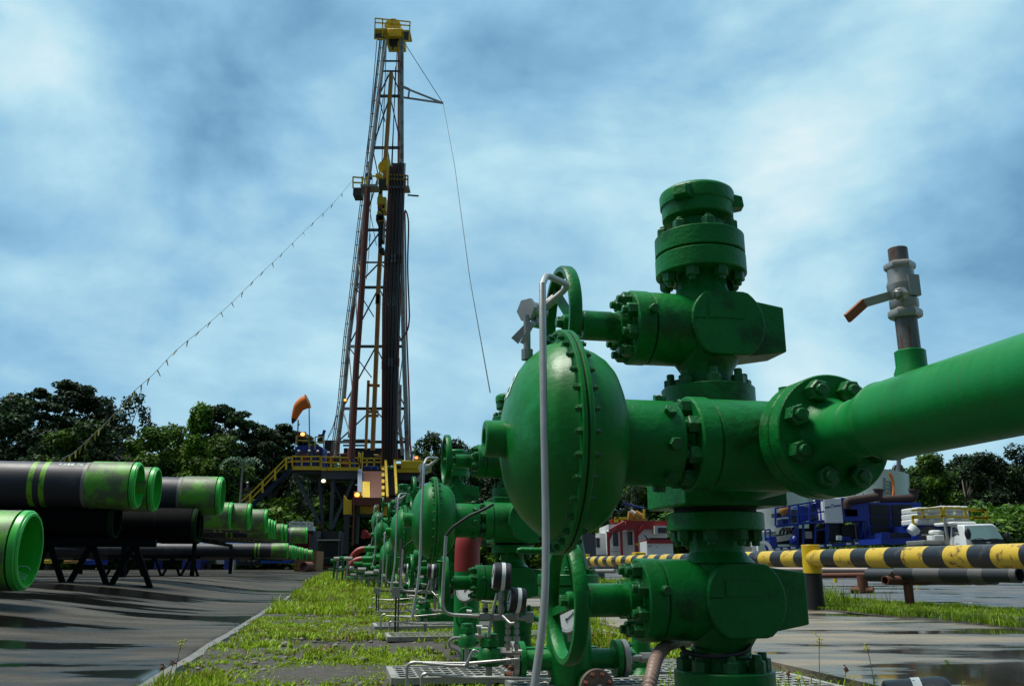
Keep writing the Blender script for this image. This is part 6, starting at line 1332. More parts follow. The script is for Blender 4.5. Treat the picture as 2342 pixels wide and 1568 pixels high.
# blue horizontal tanks
for k, (x, y, r, l) in enumerate([(1505, 165, 62, 'leftmost blue horizontal tank end seen under the stacked pipes'), (1780, 165, 62, 'second blue horizontal tank seen under the stacked pipes')]):
    t = thing('horizontal_tank', l, 'tank', C6(x, 330, 78)); c = C6(x, y + 20, 78); rr = r / 3.979 * .9148 * mpp(78)
    MB().lathe(c, (1, .15, 0), [(0, rr * .6), (.2, rr * .95), (.3, rr), (5.2, rr), (5.3, rr * .95), (5.5, rr * .6)], 28).build('tank_shell', mat('light_blue_paint', (.03, .16, .42), .45, var=.2), t, world=True)
    MB().lathe(c - Vector((.03, 0, 0)), (1, .15, 0), [(0, rr * .6), (.21, rr * .96), (.31, rr * 1.01), (.4, rr * 1.01)], 28).build('dark_blue_end', m_blue, t, world=True)
    for dx in (.8, 4.5): MB().box((c.x + dx - .2, c.y - .5, .05), (c.x + dx + .2, c.y + .5, c.z)).build('saddle', m_dblue, t, world=True)
for (x0, y0, x1, y1, Y, mm, l, nm, cat) in [(395, 1168, 470, 1212, 82, m_dblue, 'dark blue skip at the left of the row of waste skips', 'waste_skip', 'skip'), (475, 1168, 548, 1214, 82, mat('dark_green_skip', (.015, .05, .02), .6), 'dark green skip between the dark blue and the white one', 'waste_skip', 'skip'),
        (560, 1165, 636, 1212, 82, m_white, 'white skip in the row of waste skips', 'waste_skip', 'skip'), (640, 1165, 727, 1220, 82, m_blue, 'bright blue skip right of the white one', 'waste_skip', 'skip'), (985, 985, 1290, 1205, 84, mat('mid_blue_paint', (.01, .08, .38), .45, var=.2), 'long blue container under the end of the pipe stack', 'container', 'container'),
        (715, 985, 975, 1060, 86, m_blue, 'blue container behind the low far pipe stack', 'container', 'container'), (400, 985, 560, 1080, 88, mat('light_blue_paint', (.03, .16, .42), .45, var=.2), 'light blue container at the left behind the low stack', 'container', 'container')]:
    a = C5(x0, y1, Y); b = C5(x1, y0, Y); t = thing(nm, l, cat, ((a.x + b.x) / 2, Y, a.z)); MB().box((a.x, Y, a.z), (b.x, Y + 1.8, b.z)).build('body', mm, t, world=True, bevel=.04)
    for k in range(5): xx = a.x + (b.x - a.x) * (k + .5) / 5; MB().box((xx - .05, Y - .06, a.z + .1), (xx + .05, Y + .01, b.z - .1)).build('side_rib', mm, t, world=True)
    MB().box((a.x - .03, Y - .08, b.z - .12), (b.x + .03, Y - .001, b.z)).build('rim', mm, t, world=True)
mc = thing('pump_manifold', 'dark tangle of pipes and valves between the blue skip and the blue container', 'manifold', C5(860, 1215, 82))
for k in range(12): MB().cyl(C5(770 + 17 * k, 1215, 82), C5(770 + 17 * k, 1165 + rnd.uniform(0, 22), 82), .12, 8).build('valve_stem', m_dgrey if k % 3 else m_galv, mc, world=True)
MB().bar(C5(760, 1200, 82), C5(975, 1200, 82), .25).build('header', m_black, mc, world=True); MB().bar(C5(760, 1218, 82), C5(1000, 1216, 82), .14).build('skid', m_dgrey, mc, world=True)
for (x, y0, y1, mm, l) in [(2005, 240, 330, m_yellow, 0)]: pass
tag(MB().box(*bb(C5, 300, 1195, 328, 1312, 33, .2)).build('bollard_post', m_yellow, bevel=.02), 'short yellow post behind the far lattice rack', 'post')
px_box('yellow_crate', 100, 1279, 112, 1288, 70, 1.5, m_yellow, 'small yellow case left behind the near lattice rack', 'case'); px_box('yellow_crate', 145, 1281, 165, 1288, 70, 1.5, m_tan, 'small ochre case behind the near lattice rack', 'case'); px_box('blue_crate', 184, 1279, 222, 1291, 72, 2, m_blue, 'blue case in the middle behind the near lattice rack', 'case')
bank = MB(); bank.hexa([P(-200, 1290, 96), P(420, 1290, 96), P(420, 1290, 100), P(-200, 1290, 100)], [P(-200, 1225, 99), P(420, 1238, 99), P(420, 1238, 100), P(-200, 1225, 100)]); tag(bank.build('grass_bank', mat('bank_grass', (.10, .16, .012), .9, var=.4, vs=1.5, bump=1, bs=3)), None, None, kind='structure')
px_box('low_grass_rail', 255, 1238, 262, 1248, 80, .2, m_white, 'small white post on the far grass bank', 'post')
# wooden crate and rusty ring at its foot
t = thing('wooden_crate', 'large ochre wooden crate at the end of the low far pipes', 'crate', C4(575, 1460, 62)); lo, hi = bb(C4, 487, 1306, 668, 1458, 62, 2.2); lo = (lo[0], lo[1], slab_h(-10, 60) + .0)
MB().box(lo, hi).build('crate_wall', m_wood, t, world=True)
for x in (487, 575, 650): MB().box(*bb(C4, x, 1306, x + 16, 1458, 61.93, .07)).build('batten', m_wood, t, world=True)
for y in (1306, 1440): MB().box(*bb(C4, 487, y, 668, y + 14, 61.90, .08)).build('batten', m_wood, t, world=True)
t = thing('pipe_offcut', 'short rusty pipe offcut lying in front of the wooden crate', 'pipe offcut', C4(575, 1475, 58)); a = C4(560, 1447, 57.5); b = C4(612, 1447, 58.4); a.z = b.z = .36; MB().ring(a, b, .31, .26, 28).build('ring_wall', m_rust, t, world=True)
# black frame machine and white cage by the substructure
bm_ = thing('steel_cradle', 'black steel cradle frame standing left of the catwalk pillar', 'frame', C4(750, 1400, 66))
for (x0, y0, x1, y1) in [(670, 1150, 690, 1420), (835, 1150, 855, 1420), (850, 1160, 865, 1420)]: PB(bm_, 'frame_post', C4, (x0, y0, x1, y1), 66, .4, m_dgrey)
PB(bm_, 'top_plate', C4, (690, 1150, 835, 1215), 66.4, 1, m_black); PB(bm_, 'cross_rail', C4, (665, 1214, 850, 1224), 65.8, .3, m_galv); PB(bm_, 'cross_rail', C4, (690, 1355, 835, 1365), 66, .3, m_grey); PB(bm_, 'lower_body', C4, (690, 1230, 835, 1415), 67, 1.5, m_black)
for s_ in ((658, 1195, 690, 1150), (835, 1150, 850, 1195)): MB().prism([C4(s_[0], 1200, 65.7), C4(s_[2], 1200, 65.7), C4(s_[2], 1152, 65.7), C4(s_[0] + 8, 1152, 65.7)], (0, .3, 0)).build('side_plate', m_grey, bm_, world=True)
PB(bm_, 'base_rail', C4, (640, 1425, 870, 1440), 66, .6, m_mastrust)
wc = thing('mesh_cage', 'white railed mesh cage behind the last casing pipe', 'cage', C4(540, 1145, 70)); q = MB()
for sg in [(452, 1080, 632, 1082), (458, 1108, 632, 1110), (452, 1080, 460, 1145), (632, 1082, 630, 1145), (540, 1080, 540, 1110)]: q.bar(C4(sg[0], sg[1], 70), C4(sg[2], sg[3], 70), .12)
for k in range(20): q.bar(C4(458 + 9 * k, 1082, 70), C4(458 + 9 * k, 1112, 70), .03)
q.build('cage_rails', m_white, wc, world=True); PB(wc, 'cage_base', C4, (560, 1112, 632, 1146), 70, 1, m_white); PB(wc, 'body_below', C4, (455, 1140, 640, 1300), 70.5, 2, m_dgrey)
rdm = thing('red_machine', 'dark red ribbed machine behind the pipe ends and the wooden crate', 'machine', C4(545, 1300, 68))
for k in range(9): PB(rdm, 'red_rib', C4, (470 + 16 * k, 1170 + (k % 2) * 6, 480 + 16 * k, 1308), 68, .4, m_red)
PB(rdm, 'dark_body', C4, (468, 1180, 615, 1308), 68.3, 1.2, m_black)
for (x, y) in ((1035, 1160), (1060, 1185), (1028, 1190)): MB().cyl(C4(x, y, YR - 10), C4(x + 12, y, YR - 9.6), .22, 12).build('red_valve', m_red, CW, world=True)
# red elbow risers at the trees
def riser(p, h, r, lab, red0, dirv, bendr, green_top=.25):
    t = thing('riser_pipe', lab, 'pipe', p); d = Vector(dirv).normalized(); B_ = Vector((0, 0, h))
    MB().cyl((0, 0, -.1), (0, 0, red0), r, 24).build('green_riser', m_pgreen, t)
    pts = [Vector((0, 0, red0)), Vector((0, 0, h))]
    for k in range(1, 9): a = math.pi / 2 * k / 8; pts.append(Vector((0, 0, h)) + d * bendr * (1 - math.cos(a)) + Vector((0, 0, bendr * math.sin(a))))
    MB().tube(pts, r * 1.005, 24).build('red_elbow', m_redpipe, t); e = pts[-1]
    MB().cyl(e, e + d * green_top, r, 24).build('green_outlet', m_pgreen, t); MB().cyl(e + d * green_top, e + d * (green_top + r * .8), r * 1.6, 24, ch=.004).build('outlet_flange', m_green, t)
    return t
q = P(1066, 1480, 6.5); riser(Vector((q.x, q.y, -.05)), .66, .093, 'green riser with a red band behind the second tree lower valve', .50, (.8, .9, 0), .17, .02)
q = P(803, 1310, 26); riser(Vector((q.x, q.y, .0)), .58, .088, 'upper red elbow of the far pair of pipes, bending right', .25, (1, .1, 0), .36, .3)
q = P(795, 1312, 25); riser(Vector((q.x, q.y, .0)), .26, .088, 'lower red elbow of the far pair of pipes, close to the ground', .05, (1, .1, 0), .38, .3)
# small clutter of fittings at the far end of the row
for k in range(16):
    u = 765 + k * 9 + rnd.uniform(-3, 3); q = P(u, 1300, 24 - k * .35); zt = rnd.uniform(.15, .7); q.z = -.04
    t = MB(); t.cyl((q.x, q.y, -.05), (q.x, q.y, zt), .03, 8); t.bar((q.x - .25, q.y, zt * .6), (q.x + .25, q.y + .1, zt * .6), .045); t.ball((q.x + .1, q.y, zt * .6), .08, (1, 1, 1), 8, 6); t.cyl((q.x - .1, q.y, zt), (q.x + .12, q.y, zt), .05, 8)
    tag(t.build('valve_fitting', m_galv if k % 2 else m_green), ('small grey' if k % 2 else 'small green') + ' valve fitting among the clutter at the far end of the tree row', 'fitting', 'valve fittings at the far end of the row')

# ================================================================ CASING HEAD AND INSTRUMENTS NEAR THE FIRST TREES
C2 = CR(1240, 950, 2.052); C2B = CR(1060, 1380, 4.694)
YH = 4.0; k_ = mpp(YH)
c0 = C2(372, 1200, YH); HDX = Vector((c0.x, c0.y, 0))
ch = thing('wellhead_spool', 'green casing head with two side outlets behind the lower handwheel of the nearest tree', 'casing head', HDX, AL, None)
MB().lathe((0, 0, -.35), ZH, [(0, .085), (.30, .085), (.42, .10), (.55, .10), (.68, .09), (.72, .075)], 40).build('head_body', m_green, ch)
f = flange(ch, (0, 0, .365), ZH, .135, .042); flange(ch, (0, 0, .412), ZH, .138, .045, ); bolt_ring(f, (0, 0, .457), ZH, .112, 10, .034, .022, .012); bolt_ring(f, (0, 0, .365), (0, 0, -1), .112, 10, .034, .022, .01)
MB().lathe((0, 0, .457), ZH, [(0, .10), (.02, .095), (.2, .06), (.35, .055), (.75, .055)], 40).build('wellhead_neck', m_green, ch)
for sgn in (-1, 1):
    MB().lathe((0, 0, .095), (sgn, 0, 0), [(.05, .06), (.10, .045), (.20, .042), (.21, .055)], 28).build('side_outlet', m_green, ch)
    f = flange(ch, (.205 * sgn, 0, .095), (sgn, 0, 0), .080, .026); MB().cyl((.231 * sgn, 0, .095), (.237 * sgn, 0, .095), .06, 24).build('gasket', m_groove, f)
    f2 = flange(ch, (.237 * sgn, 0, .095), (sgn, 0, 0), .080, .026, m=m_galv); bolt_ring(f2, (.262 * sgn, 0, .095), (sgn, 0, 0), .062, 8, .026, .014, .012, mat_=m_rust if sgn < 0 else m_bolt)
    MB().cyl((.26 * sgn, 0, .095), (.40 * sgn, 0, .095), .014, 12).cyl((.33 * sgn, 0, .095), (.41 * sgn, 0, .095), .024, 6).build('outlet_nipple', m_galv, f2)
MB().lathe((.06, -.02, .0), (.05, -1, 0), [(.0, .06), (.16, .05)], 24).build('front_outlet', m_green, ch)
f = flange(ch, (.068, -.18, .0), (.05, -1, 0), .076, .02, m=mat('rusty_flange', (.16, .12, .10), .6, var=.4, vs=15, col2=(.13, .06, .03), amt=.7, s2=12)); bolt_ring(f, (.069, -.20, .0), (.05, -1, 0), .056, 8, .024, .013, .014, mat_=m_rust); MB().nut((.07, -.20, 0), (.05, -1, 0), .034, .02, .03).build('plug', m_galv, f)
# green plug valve beyond the right outlet
p = C2(745, 1395, 4.4); pv = thing('plug_valve', 'small green plug valve at the end of the right-hand outlet, in the grass', 'valve', (p.x, p.y, -.05)); z_ = p.z
MB().cyl((0, 0, 0), (0, 0, z_ + .12), .045, 20).build('valve_body', m_green, pv); MB().cyl((-.075, 0, z_ + .03), (.075, 0, z_ + .03), .042, 18, ch=.004).build('side_cap', m_bolt, pv); MB().lathe((0, 0, .02), ZH, [(0, .075), (.02, .075), (.05, .05)], 24).build('valve_base', m_green, pv)
# corrugated hose at the foot of the nearest tree
pts = [P(1480, 1600, 2.25), P(1490, 1545, 2.3), P(1506, 1495, 2.42), P(1535, 1470, 2.6), P(1570, 1466, 2.75)]; sp_ = smooth_path(pts, 26); rr = [.0165 + .0022 * math.sin(i * 1.6) for i in range(len(sp_))]
tag(MB().tube(sp_, 1, 14, radii=rr).build('corrugated_hose', m_hose, smooth=80), 'pinkish corrugated hose curling behind the bottom flange', 'hose')
tag(MB().tube(smooth_path([P(1560, 1478, 2.45), P(1575, 1492, 2.44), P(1640, 1500, 2.42), P(1700, 1490, 2.45), P(1720, 1466, 2.5)], 5), .007, 8).build('cable_loop', m_black), 'dark cable looped round the neck of the nearest tree', 'cable')

def gauge(C, x, y, Y, r, dep, axis, lab, white=False, group='pressure gauges by the instrument manifold'):
    c = C(x, y, Y); t = thing('pressure_gauge', lab, 'gauge', c, 0, group); d = Vector(axis).normalized()
    MB().lathe(d * -dep / 2, d, [(0, r * .92), (.006, r), (dep - .006, r), (dep, r * .92)], 40).build('gauge_case', m_rubber if not white else m_steel, t)
    MB().lathe(d * (dep / 2), d, [(0, r * .88), (.0015, r * .88)], 36).build('dial_face', m_dial, t)
    if not white: MB().lathe(d * (-.012), d, [(0, r * 1.0), (0, r * 1.012), (.016, r * 1.012), (.016, r * 1.0)], 40, cap=False).build('white_band', m_white, t)
    x_, y_, _ = basis(d); q = MB(); o = d * (dep / 2 + .0025)
    q.bar(o - x_ * .1 * r - y_ * .1 * r, o + (x_ * .6 + y_ * .45) * r, .003, .001); q.cyl(o - d * .001, o + d * .002, r * .07, 10); q.build('needle', m_black, t)
    q = MB()
    for k in range(28): a = R(-225 + 270 * k / 27); dd = y_ * math.sin(a) + x_ * math.cos(a); q.bar(o - d * .001 + dd * r * .70, o - d * .001 + dd * r * .80, .0018, .0008)
    q.build('scale_marks', m_black, t); q = MB()
    MB().cyl((0, 0, -r * .95), (0, 0, -r * 1.5), .009, 6).build('gauge_stem', m_galv, t)
    return t
YI = 3.7
gauge(C2B, 912, 282, YI, .056, .072, (-.995, -.10, .06), 'large black-cased gauge with white band, upper of the pair by the second tree'); gauge(C2B, 1090, 560, YI, .050, .066, (-.985, -.17, .1), 'lower black-cased gauge with white band, showing part of its dial')
gauge(C2, 378, 1224, 3.0, .047, .03, (-.66, -.75, .05), 'white-faced round gauge seen through the lower handwheel of the nearest tree', True, None)
gauge(C2B, 492, 455, 6.25, .076, .03, (-.35, -.9, .2), 'white dial half hidden under the lower valve of the second tree', True, None)
gauge(C2B, 332, 415, 6.3, .045, .06, (-.9, -.42, .0), 'small dark gauge left of the red-banded riser', False, None)
IM = thing('instrument_manifold', 'stainless needle-valve manifold with tubing below the two black gauges', 'manifold', C2B(960, 1700, YI)); IM.location.z = -.05
def W(nm, pts, r, m, n=10, br_=.012): return MB().tube(bends([C2B(x, y, YI + dy) for (x, y, dy) in pts], br_), r, n).build(nm, m, IM, world=True)
def WB(nm, x0, y0, x1, y1, dy, dep, m, bv=.002): return PB(IM, nm, C2B, (x0, y0, x1, y1), YI + dy, dep, m, bv)
WB('block', 815, 728, 900, 798, 0, .035, m_galv); WB('block', 900, 728, 1085, 795, .003, .03, m_galv); WB('needle_valve', 650, 712, 780, 790, 0, .032, m_galv); WB('end_block', 1195, 700, 1290, 825, 0, .045, m_galv)
W('bleed_rod', [(925, 745, -.02), (1015, 835, -.06), (1060, 828, -.06)], .006, m_steel); W('valve_stem', [(722, 715, .01), (722, 590, .01)], .010, m_galv); W('tee_handle', [(672, 575, .01), (797, 588, .01)], .006, m_galv)
W('stem_nut', [(722, 700, .01), (722, 650, .01)], .014, m_black, 6)
W('gauge_riser', [(905, 730, .015), (905, 460, .015)], .011, m_galv); W('union', [(905, 560, .015), (905, 480, .015)], .0165, m_galv, 6); W('union', [(905, 700, .015), (905, 640, .015)], .016, m_galv, 6)
W('gauge_elbow', [(1090, 800, .02), (1092, 690, .02)], .011, m_galv); W('cross_link', [(1080, 765, .01), (1200, 770, .01)], .010, m_galv); W('green_link', [(1285, 775, .02), (1420, 790, .02)], .012, m_green)
for x in (985, 1085):
    W('vertical_nipple', [(x, 800, .015), (x, 1150, .015)], .008, m_galv)
    for y in (850, 930, 1010, 1090): W('union', [(x, y - 25, .015), (x, y + 25, .015)], .0135 + (.004 if y == 1010 else 0), m_galv, 6)
W('lever_tube', [(818, -568, .0), (700, -500, 0), (538, -431, 0), (482, -393, 0), (330, -290, 0), (258, -195, .0)], .0064, m_black, 10, .03)
W('main_tube', [(258, -195, .0), (228, 300, .0), (215, 600, .0), (240, 700, 0), (330, 732, 0), (590, 742, 0), (650, 745, 0)], .0068, m_steel, 12, .03)
W('tube_nut', [(565, 741, 0), (640, 744, 0)], .011, m_galv, 6)
W('diagonal_tube', [(860, 480, .03), (800, 720, .03), (755, 990, .03)], .0068, m_steel)
W('lower_tube', [(-110, 1290, .05), (300, 1300, .05), (520, 1300, .05), (1130, 1250, .02)], .006, m_steel); W('lower_tube', [(-10, 1300, .0), (0, 1300, 0), (300, 1325, .0), (490, 1330, .0), (580, 1140, .0), (640, 1170, 0)], .0064, m_steel)
W('curved_tube', [(430, 1000, .2), (340, 1000, .2), (290, 1040, .2), (300, 1110, .2), (400, 1150, .2), (435, 1200, .2), (432, 1290, .2)], .006, m_galv, 8, .05)
W('hooked_tube', [(1000, 1300, .1), (760, 1300, .1), (700, 1280, .1), (695, 1230, .1)], .006, m_galv, 8, .03)
W('bottom_tube', [(-30, 1600, .0), (-30, 1440, .0), (40, 1418, 0), (500, 1472, 0), (760, 1465, 0), (1490, 1490, 0)], .0068, m_steel, 10, .03)
W('bottom_tube', [(-200, 1600, -.2), (-200, 1330, -.2), (-150, 1295, -.2), (-100, 1290, -.2)], .0064, m_steel)
W('flange_nipple', [(890, 1170, .1), (1150, 1170, .1)], .012, m_galv); W('hex_coupling', [(890, 1170, .1), (1035, 1170, .1)], .021, m_galv, 6)
W('blue_wire', [(920, 590, -.02), (1000, 598, -.02), (1100, 595, -.02), (1150, 640, -.02), (1200, 690, 0)], .0022, m_dblue, 6)
W('bar_handle', [(615, 862, .1), (682, 866, .1)], .005, m_dial); W('bar_handle', [(500, 685, .12), (560, 690, .12)], .006, m_dial); W('bar_handle', [(660, 885, .08), (745, 890, .08)], .005, m_dial)
W('small_valve_line', [(600, 975, .08), (720, 985, .08)], .010, m_galv); W('small_valve_stem', [(650, 985, .08), (648, 870, .08)], .008, m_galv)
# three small green valves
def green_valve(x, y, s, Y, lab):
    c = C2B(x, y, Y); t = thing('check_valve', lab, 'valve', c, 0, 'small green screwed valves'); 
    MB().lathe((0, 0, -.06 * s), ZH, [(0, .042 * s), (.01 * s, .055 * s), (.05 * s, .052 * s), (.07 * s, .040 * s), (.075 * s, .034 * s)], 28).build('valve_body', m_green, t)
    MB().lathe((0, 0, .015 * s), ZH, [(0, .036 * s), (.002, .043 * s), (.03 * s, .043 * s), (.032 * s, .036 * s)], 6).build('hex_collar', m_green, t); MB().lathe((0, 0, .045 * s), ZH, [(0, .036 * s), (.022 * s, .034 * s), (.026 * s, .02 * s)], 20).build('valve_cap', m_bolt, t)
    MB().cyl((-.07 * s, 0, -.025 * s), (.07 * s, 0, -.025 * s), .022 * s, 6).build('side_port', m_bolt, t)
    MB().cyl((0, 0, -.062 * s), (0, 0, -c.z - .04), .014 * s, 10).build('valve_foot', m_galv, t)
green_valve(765, 1150, 1.0, 3.8, 'small green screwed valve in the middle, nearest to the rusty flange'); green_valve(505, 980, .9, 4.6, 'small green screwed valve left of and behind the nearest one')
hw = thing('small_handwheel', 'little green handwheel facing the camera behind the tubing', 'handwheel', C2B(500, 770, 5.0)); MB().torus((0, 0, 0), (.15, -1, 0), .056, .006, 32, 8).build('wheel_rim', m_green, hw)
for k in range(4): a = R(45 + 90 * k); MB().bar((0, 0, 0), (math.cos(a) * .053, 0, math.sin(a) * .053), .008).build('wheel_spoke', m_green, hw)
MB().cyl((0, -.02, 0), (0, .12, 0), .014, 10).build('wheel_stem', m_bolt, hw)
for (u, zt, l) in ((925, 0, 0),): pass
# copy the instrument cluster to the next wells
for n_, (s_, w1, w2) in enumerate([(3.35, 'second', 'third'), (6.7, 'third', 'fourth')]):
    o = copy_tree(IM); o.location = IM.location + RW * s_; o['label'] = 'stainless tubing manifold standing before the %s tree of the row' % w2
    for gobj, gl in list((x_, x_['label']) for x_ in COL.objects if x_.name in ('pressure_gauge', 'pressure_gauge.001', 'check_valve', 'check_valve.001')):
        c_ = copy_tree(gobj); c_.location = gobj.location + RW * s_; c_['label'] = {'pressure_gauge': 'upper black gauge', 'pressure_gauge.001': 'lower black gauge', 'check_valve': 'front green screwed valve', 'check_valve.001': 'rear green screwed valve'}[gobj.name] + ' beside the %s tree of the row' % w2
# distant upright conduits in the grass
for (u, v, Y, ht, l) in [(903, 1450, 7.0, .75, 'thin dark upright conduit standing in the grass, nearest of two'), (860, 1400, 9.8, .6, 'thin upright conduit in the grass farther back')]:
    q = P(u, v, Y); t = thing('conduit_stand', l, 'conduit', (q.x, q.y, -.05)); MB().tube(bends([(0, 0, 0), (0, 0, ht * .45), (.35, .1, ht * .45), (.6, .1, ht * .42)], .03), .008, 8).build('bent_conduit', m_dgrey, t); MB().tube([(.02, .02, 0), (.02, .02, ht)], .007, 8).build('upright_conduit', m_ruststeel, t); MB().box((-.03, -.03, ht * .40), (.03, .03, ht * .5)).build('clamp', m_galv, t)
# ================================================================ FOREST
m_leafA = leafmat('forest_leaf', (.006, .016, .005), (.020, .062, .008), (.11, .22, .012), .35, .6, .2)
m_leafB = leafmat('umbrella_leaf', (.006, .016, .008), (.014, .038, .012), (.035, .085, .015), .35, .6, .2)
m_leafC = leafmat('vine_leaf', (.02, .06, .006), (.055, .15, .008), (.13, .27, .015), .35, .6, .25)
m_bark = mat('bark', (.16, .15, .125), .9, var=.4, vs=3, bump=.4, bs=6)
def leaves(cl, n_per, size, seed, flat=1.0):
    r = np.random.default_rng(seed); Vs = []
    for (cx, cy, cz, rx, rz) in cl:
        n = int(n_per * (rx / 1.5) ** 1.6) + 12; d = r.normal(0, 1, (n, 3)); d /= np.linalg.norm(d, axis=1)[:, None]
        rad = r.uniform(.55, 1.05, n) ** .6 * (1 + .25 * np.sin(d[:, 0] * 5 + cx) * np.cos(d[:, 1] * 4 + cy))
        c = np.array([cx, cy, cz]) + d * rad[:, None] * np.array([rx, rx, rz])
        nrm_ = d * .6 + r.normal(0, .6, (n, 3)) + np.array([0, 0, .6]); nrm_ /= np.linalg.norm(nrm_, axis=1)[:, None]
        t = np.cross(nrm_, r.normal(0, 1, (n, 3))); t /= np.linalg.norm(t, axis=1)[:, None]; b = np.cross(nrm_, t)
        s = (size * r.uniform(.5, 1.4, n))[:, None]
        Vs.append(np.stack([c - t * s, c + b * s * .45 + nrm_ * s * .1, c + t * s, c - b * s * .45 - nrm_ * s * .15], 1).reshape(-1, 3))
    V = np.concatenate(Vs); return V, np.arange(len(V)).reshape(-1, 4)
def tree_proto(nm, kind, H, Wd, seed, lm, npc, size):
    r = random.Random(seed); cl = []; tr = MB(); limbs = []
    if kind == 'dense':
        for k in range(60):
            z = H * r.uniform(.12, .97); f_ = math.sin(math.pi * min(1, (z / H) * .88 + .12)) ** .6; a = r.uniform(0, 6.28); q = Wd * f_ * r.uniform(.15, 1) ** .6; s = r.uniform(.8, 1.9) * H / 18
            cl.append((math.cos(a) * q, math.sin(a) * q, z, s, s * .8))
    elif kind == 'umbrella':
        for k in range(70):
            a = r.uniform(0, 6.28); q = Wd * r.uniform(.05, 1) ** .6; z = H * (.98 - .26 * (q / Wd) ** 2 - r.choice([0, 0, 0, .07, .15, .24])) + r.uniform(-.5, .3); s = r.uniform(.45, 1.25) * H / 20
            cl.append((math.cos(a) * q, math.sin(a) * q, z, s * 1.15, s * .42)); limbs.append((math.cos(a) * q, math.sin(a) * q, z))
    elif kind == 'feather':
        for k in range(46):
            z = H * r.uniform(.40, .98); a = r.uniform(0, 6.28); q = Wd * (1 - ((z / H) - .7) ** 2 * 6) * r.uniform(.3, 1); s = r.uniform(.5, 1.15) * H / 18; cl.append((math.cos(a) * q, math.sin(a) * q, z, s, s)); 
            if k % 3 == 0: limbs.append((math.cos(a) * q, math.sin(a) * q, z))
    elif kind == 'column':
        for k in range(60):
            z = H * r.uniform(.02, .98); a = r.uniform(0, 6.28); q = Wd * (.55 + .45 * math.sin(z * 1.1 + seed)) * (1.02 - (z / H) ** 3) * r.uniform(.3, 1); s = r.uniform(.7, 1.4) * H / 18; cl.append((math.cos(a) * q, math.sin(a) * q, z, s, s))
    elif kind == 'bush':
        for k in range(34):
            a = r.uniform(0, 6.28); q = Wd * r.uniform(0, 1) ** .5; z = H * r.uniform(.1, 1) * (1 - .5 * (q / Wd) ** 2); s = r.uniform(.7, 1.3); cl.append((math.cos(a) * q, math.sin(a) * q, z, s, s * .8))
    t = thing(nm, 'x', 'tree'); hs = H * (.62 if kind in ('umbrella', 'feather') else .8); w0 = .022 * H
    tr.tube([(0, 0, -.3), (.1, 0, hs * .3), (-.08, .1, hs * .65), (.05, 0, hs)], 1, 8, radii=[w0, w0 * .75, w0 * .6, w0 * .4]); tk = tr.build('trunk', m_bark, t)
    for k, (x, y, z) in enumerate(limbs[:16]):
        q = MB(); z0_ = hs * r.uniform(.62, 1.0); q.tube([(0, 0, z0_), (x * .45, y * .45, z0_ + (z - z0_) * .55), (x, y, z - .1)], 1, 5, radii=[w0 * .38, w0 * .22, w0 * .08]); q.build('limb', m_bark, t)
    V, F = leaves(cl, npc, size, seed); me = mesh_np('crown', V, F, lm); o = bpy.data.objects.new('crown', me); COL.objects.link(o); o.parent = t
    return t
PR = {}
for i, (k, kind, H, Wd, lm, npc, sz) in enumerate([('d0', 'dense', 18, 5.5, m_leafA, 330, .30), ('d1', 'dense', 18, 6.5, m_leafA, 330, .30), ('d2', 'dense', 18, 5.0, m_leafB, 330, .30), ('u0', 'umbrella', 20, 7.2, m_leafB, 420, .26), ('u1', 'umbrella', 20, 6.2, m_leafB, 420, .26), ('f0', 'feather', 18, 5.0, m_leafB, 260, .24), ('c0', 'column', 18, 3.6, m_leafC, 330, .28), ('b0', 'bush', 6, 4.2, m_leafA, 330, .26), ('b1', 'bush', 6, 3.8, m_leafC, 330, .26)]):
    PR[k] = tree_proto({'d': 'broadleaf_tree', 'u': 'umbrella_tree', 'f': 'feathery_tree', 'c': 'vine_covered_tree', 'b': 'understory_bush'}[k[0]], kind, H, Wd, 11 + i, lm, npc, sz)
# palm with drooping fronds
pm = thing('palm_tree', 'x', 'tree'); MB().tube([(0, 0, -.2), (.2, 0, 5), (.1, 0, 9.2)], 1, 8, radii=[.16, .12, .09]).build('trunk', mat('pale_bark', (.30, .29, .25), .8, var=.3, vs=4), pm); q = MB()
for k in range(10):
    a = k * 2.4; d = Vector((math.cos(a), math.sin(a), 0)); L_ = rnd.uniform(1.8, 2.9); pr_ = [Vector((.1, 0, 9.2)) + d * (L_ * f_) + Vector((0, 0, .9 * math.sin(f_ * 2.2) - 1.3 * f_ * f_)) for f_ in (0, .25, .5, .75, 1)]; s = Vector((-d.y, d.x, 0))
    for j in range(4):
        for sg in (-1, 1):
            for m_ in (0, .5): b_ = pr_[j].lerp(pr_[j+1], m_); q.add([b_, b_ + d * .22, b_ + s * sg * .55 + d * .3 - Vector((0, 0, .3))], [(0, 1, 2)])
q.build('crown', leafmat('palm_leaf', (.03, .07, .03), (.06, .13, .06), (.12, .2, .1), 1, .5, .2), pm, smooth=0); PR['p0'] = pm
firstuse = set()
def plant(k, u, vt, Y, lab, wsc=1.0, grp=None, rz=None):
    pr = PR[k]; H0 = {'d': 18, 'u': 20, 'f': 18, 'c': 18, 'b': 6.6, 'p': 9.6}[k[0]]
    o = pr if k not in firstuse else copy_tree(pr); firstuse.add(k)
    top = P(u, vt, Y); h = top.z; s = h / H0; o.location = (top.x, Y, -.08); o.scale = (s * wsc, s * wsc, s); o.rotation_euler = (0, 0, rz if rz is not None else rnd.uniform(0, 6.28)); o['label'] = lab
    if grp: o['group'] = grp
    elif 'group' in o: del o['group']
    return o
plant('d2', 55, 912, 96, 'tall dark broad tree at the far left edge of the forest', 1.0); plant('f0', 10, 925, 100, 'feathery dark tree touching the left frame edge', 1.0)
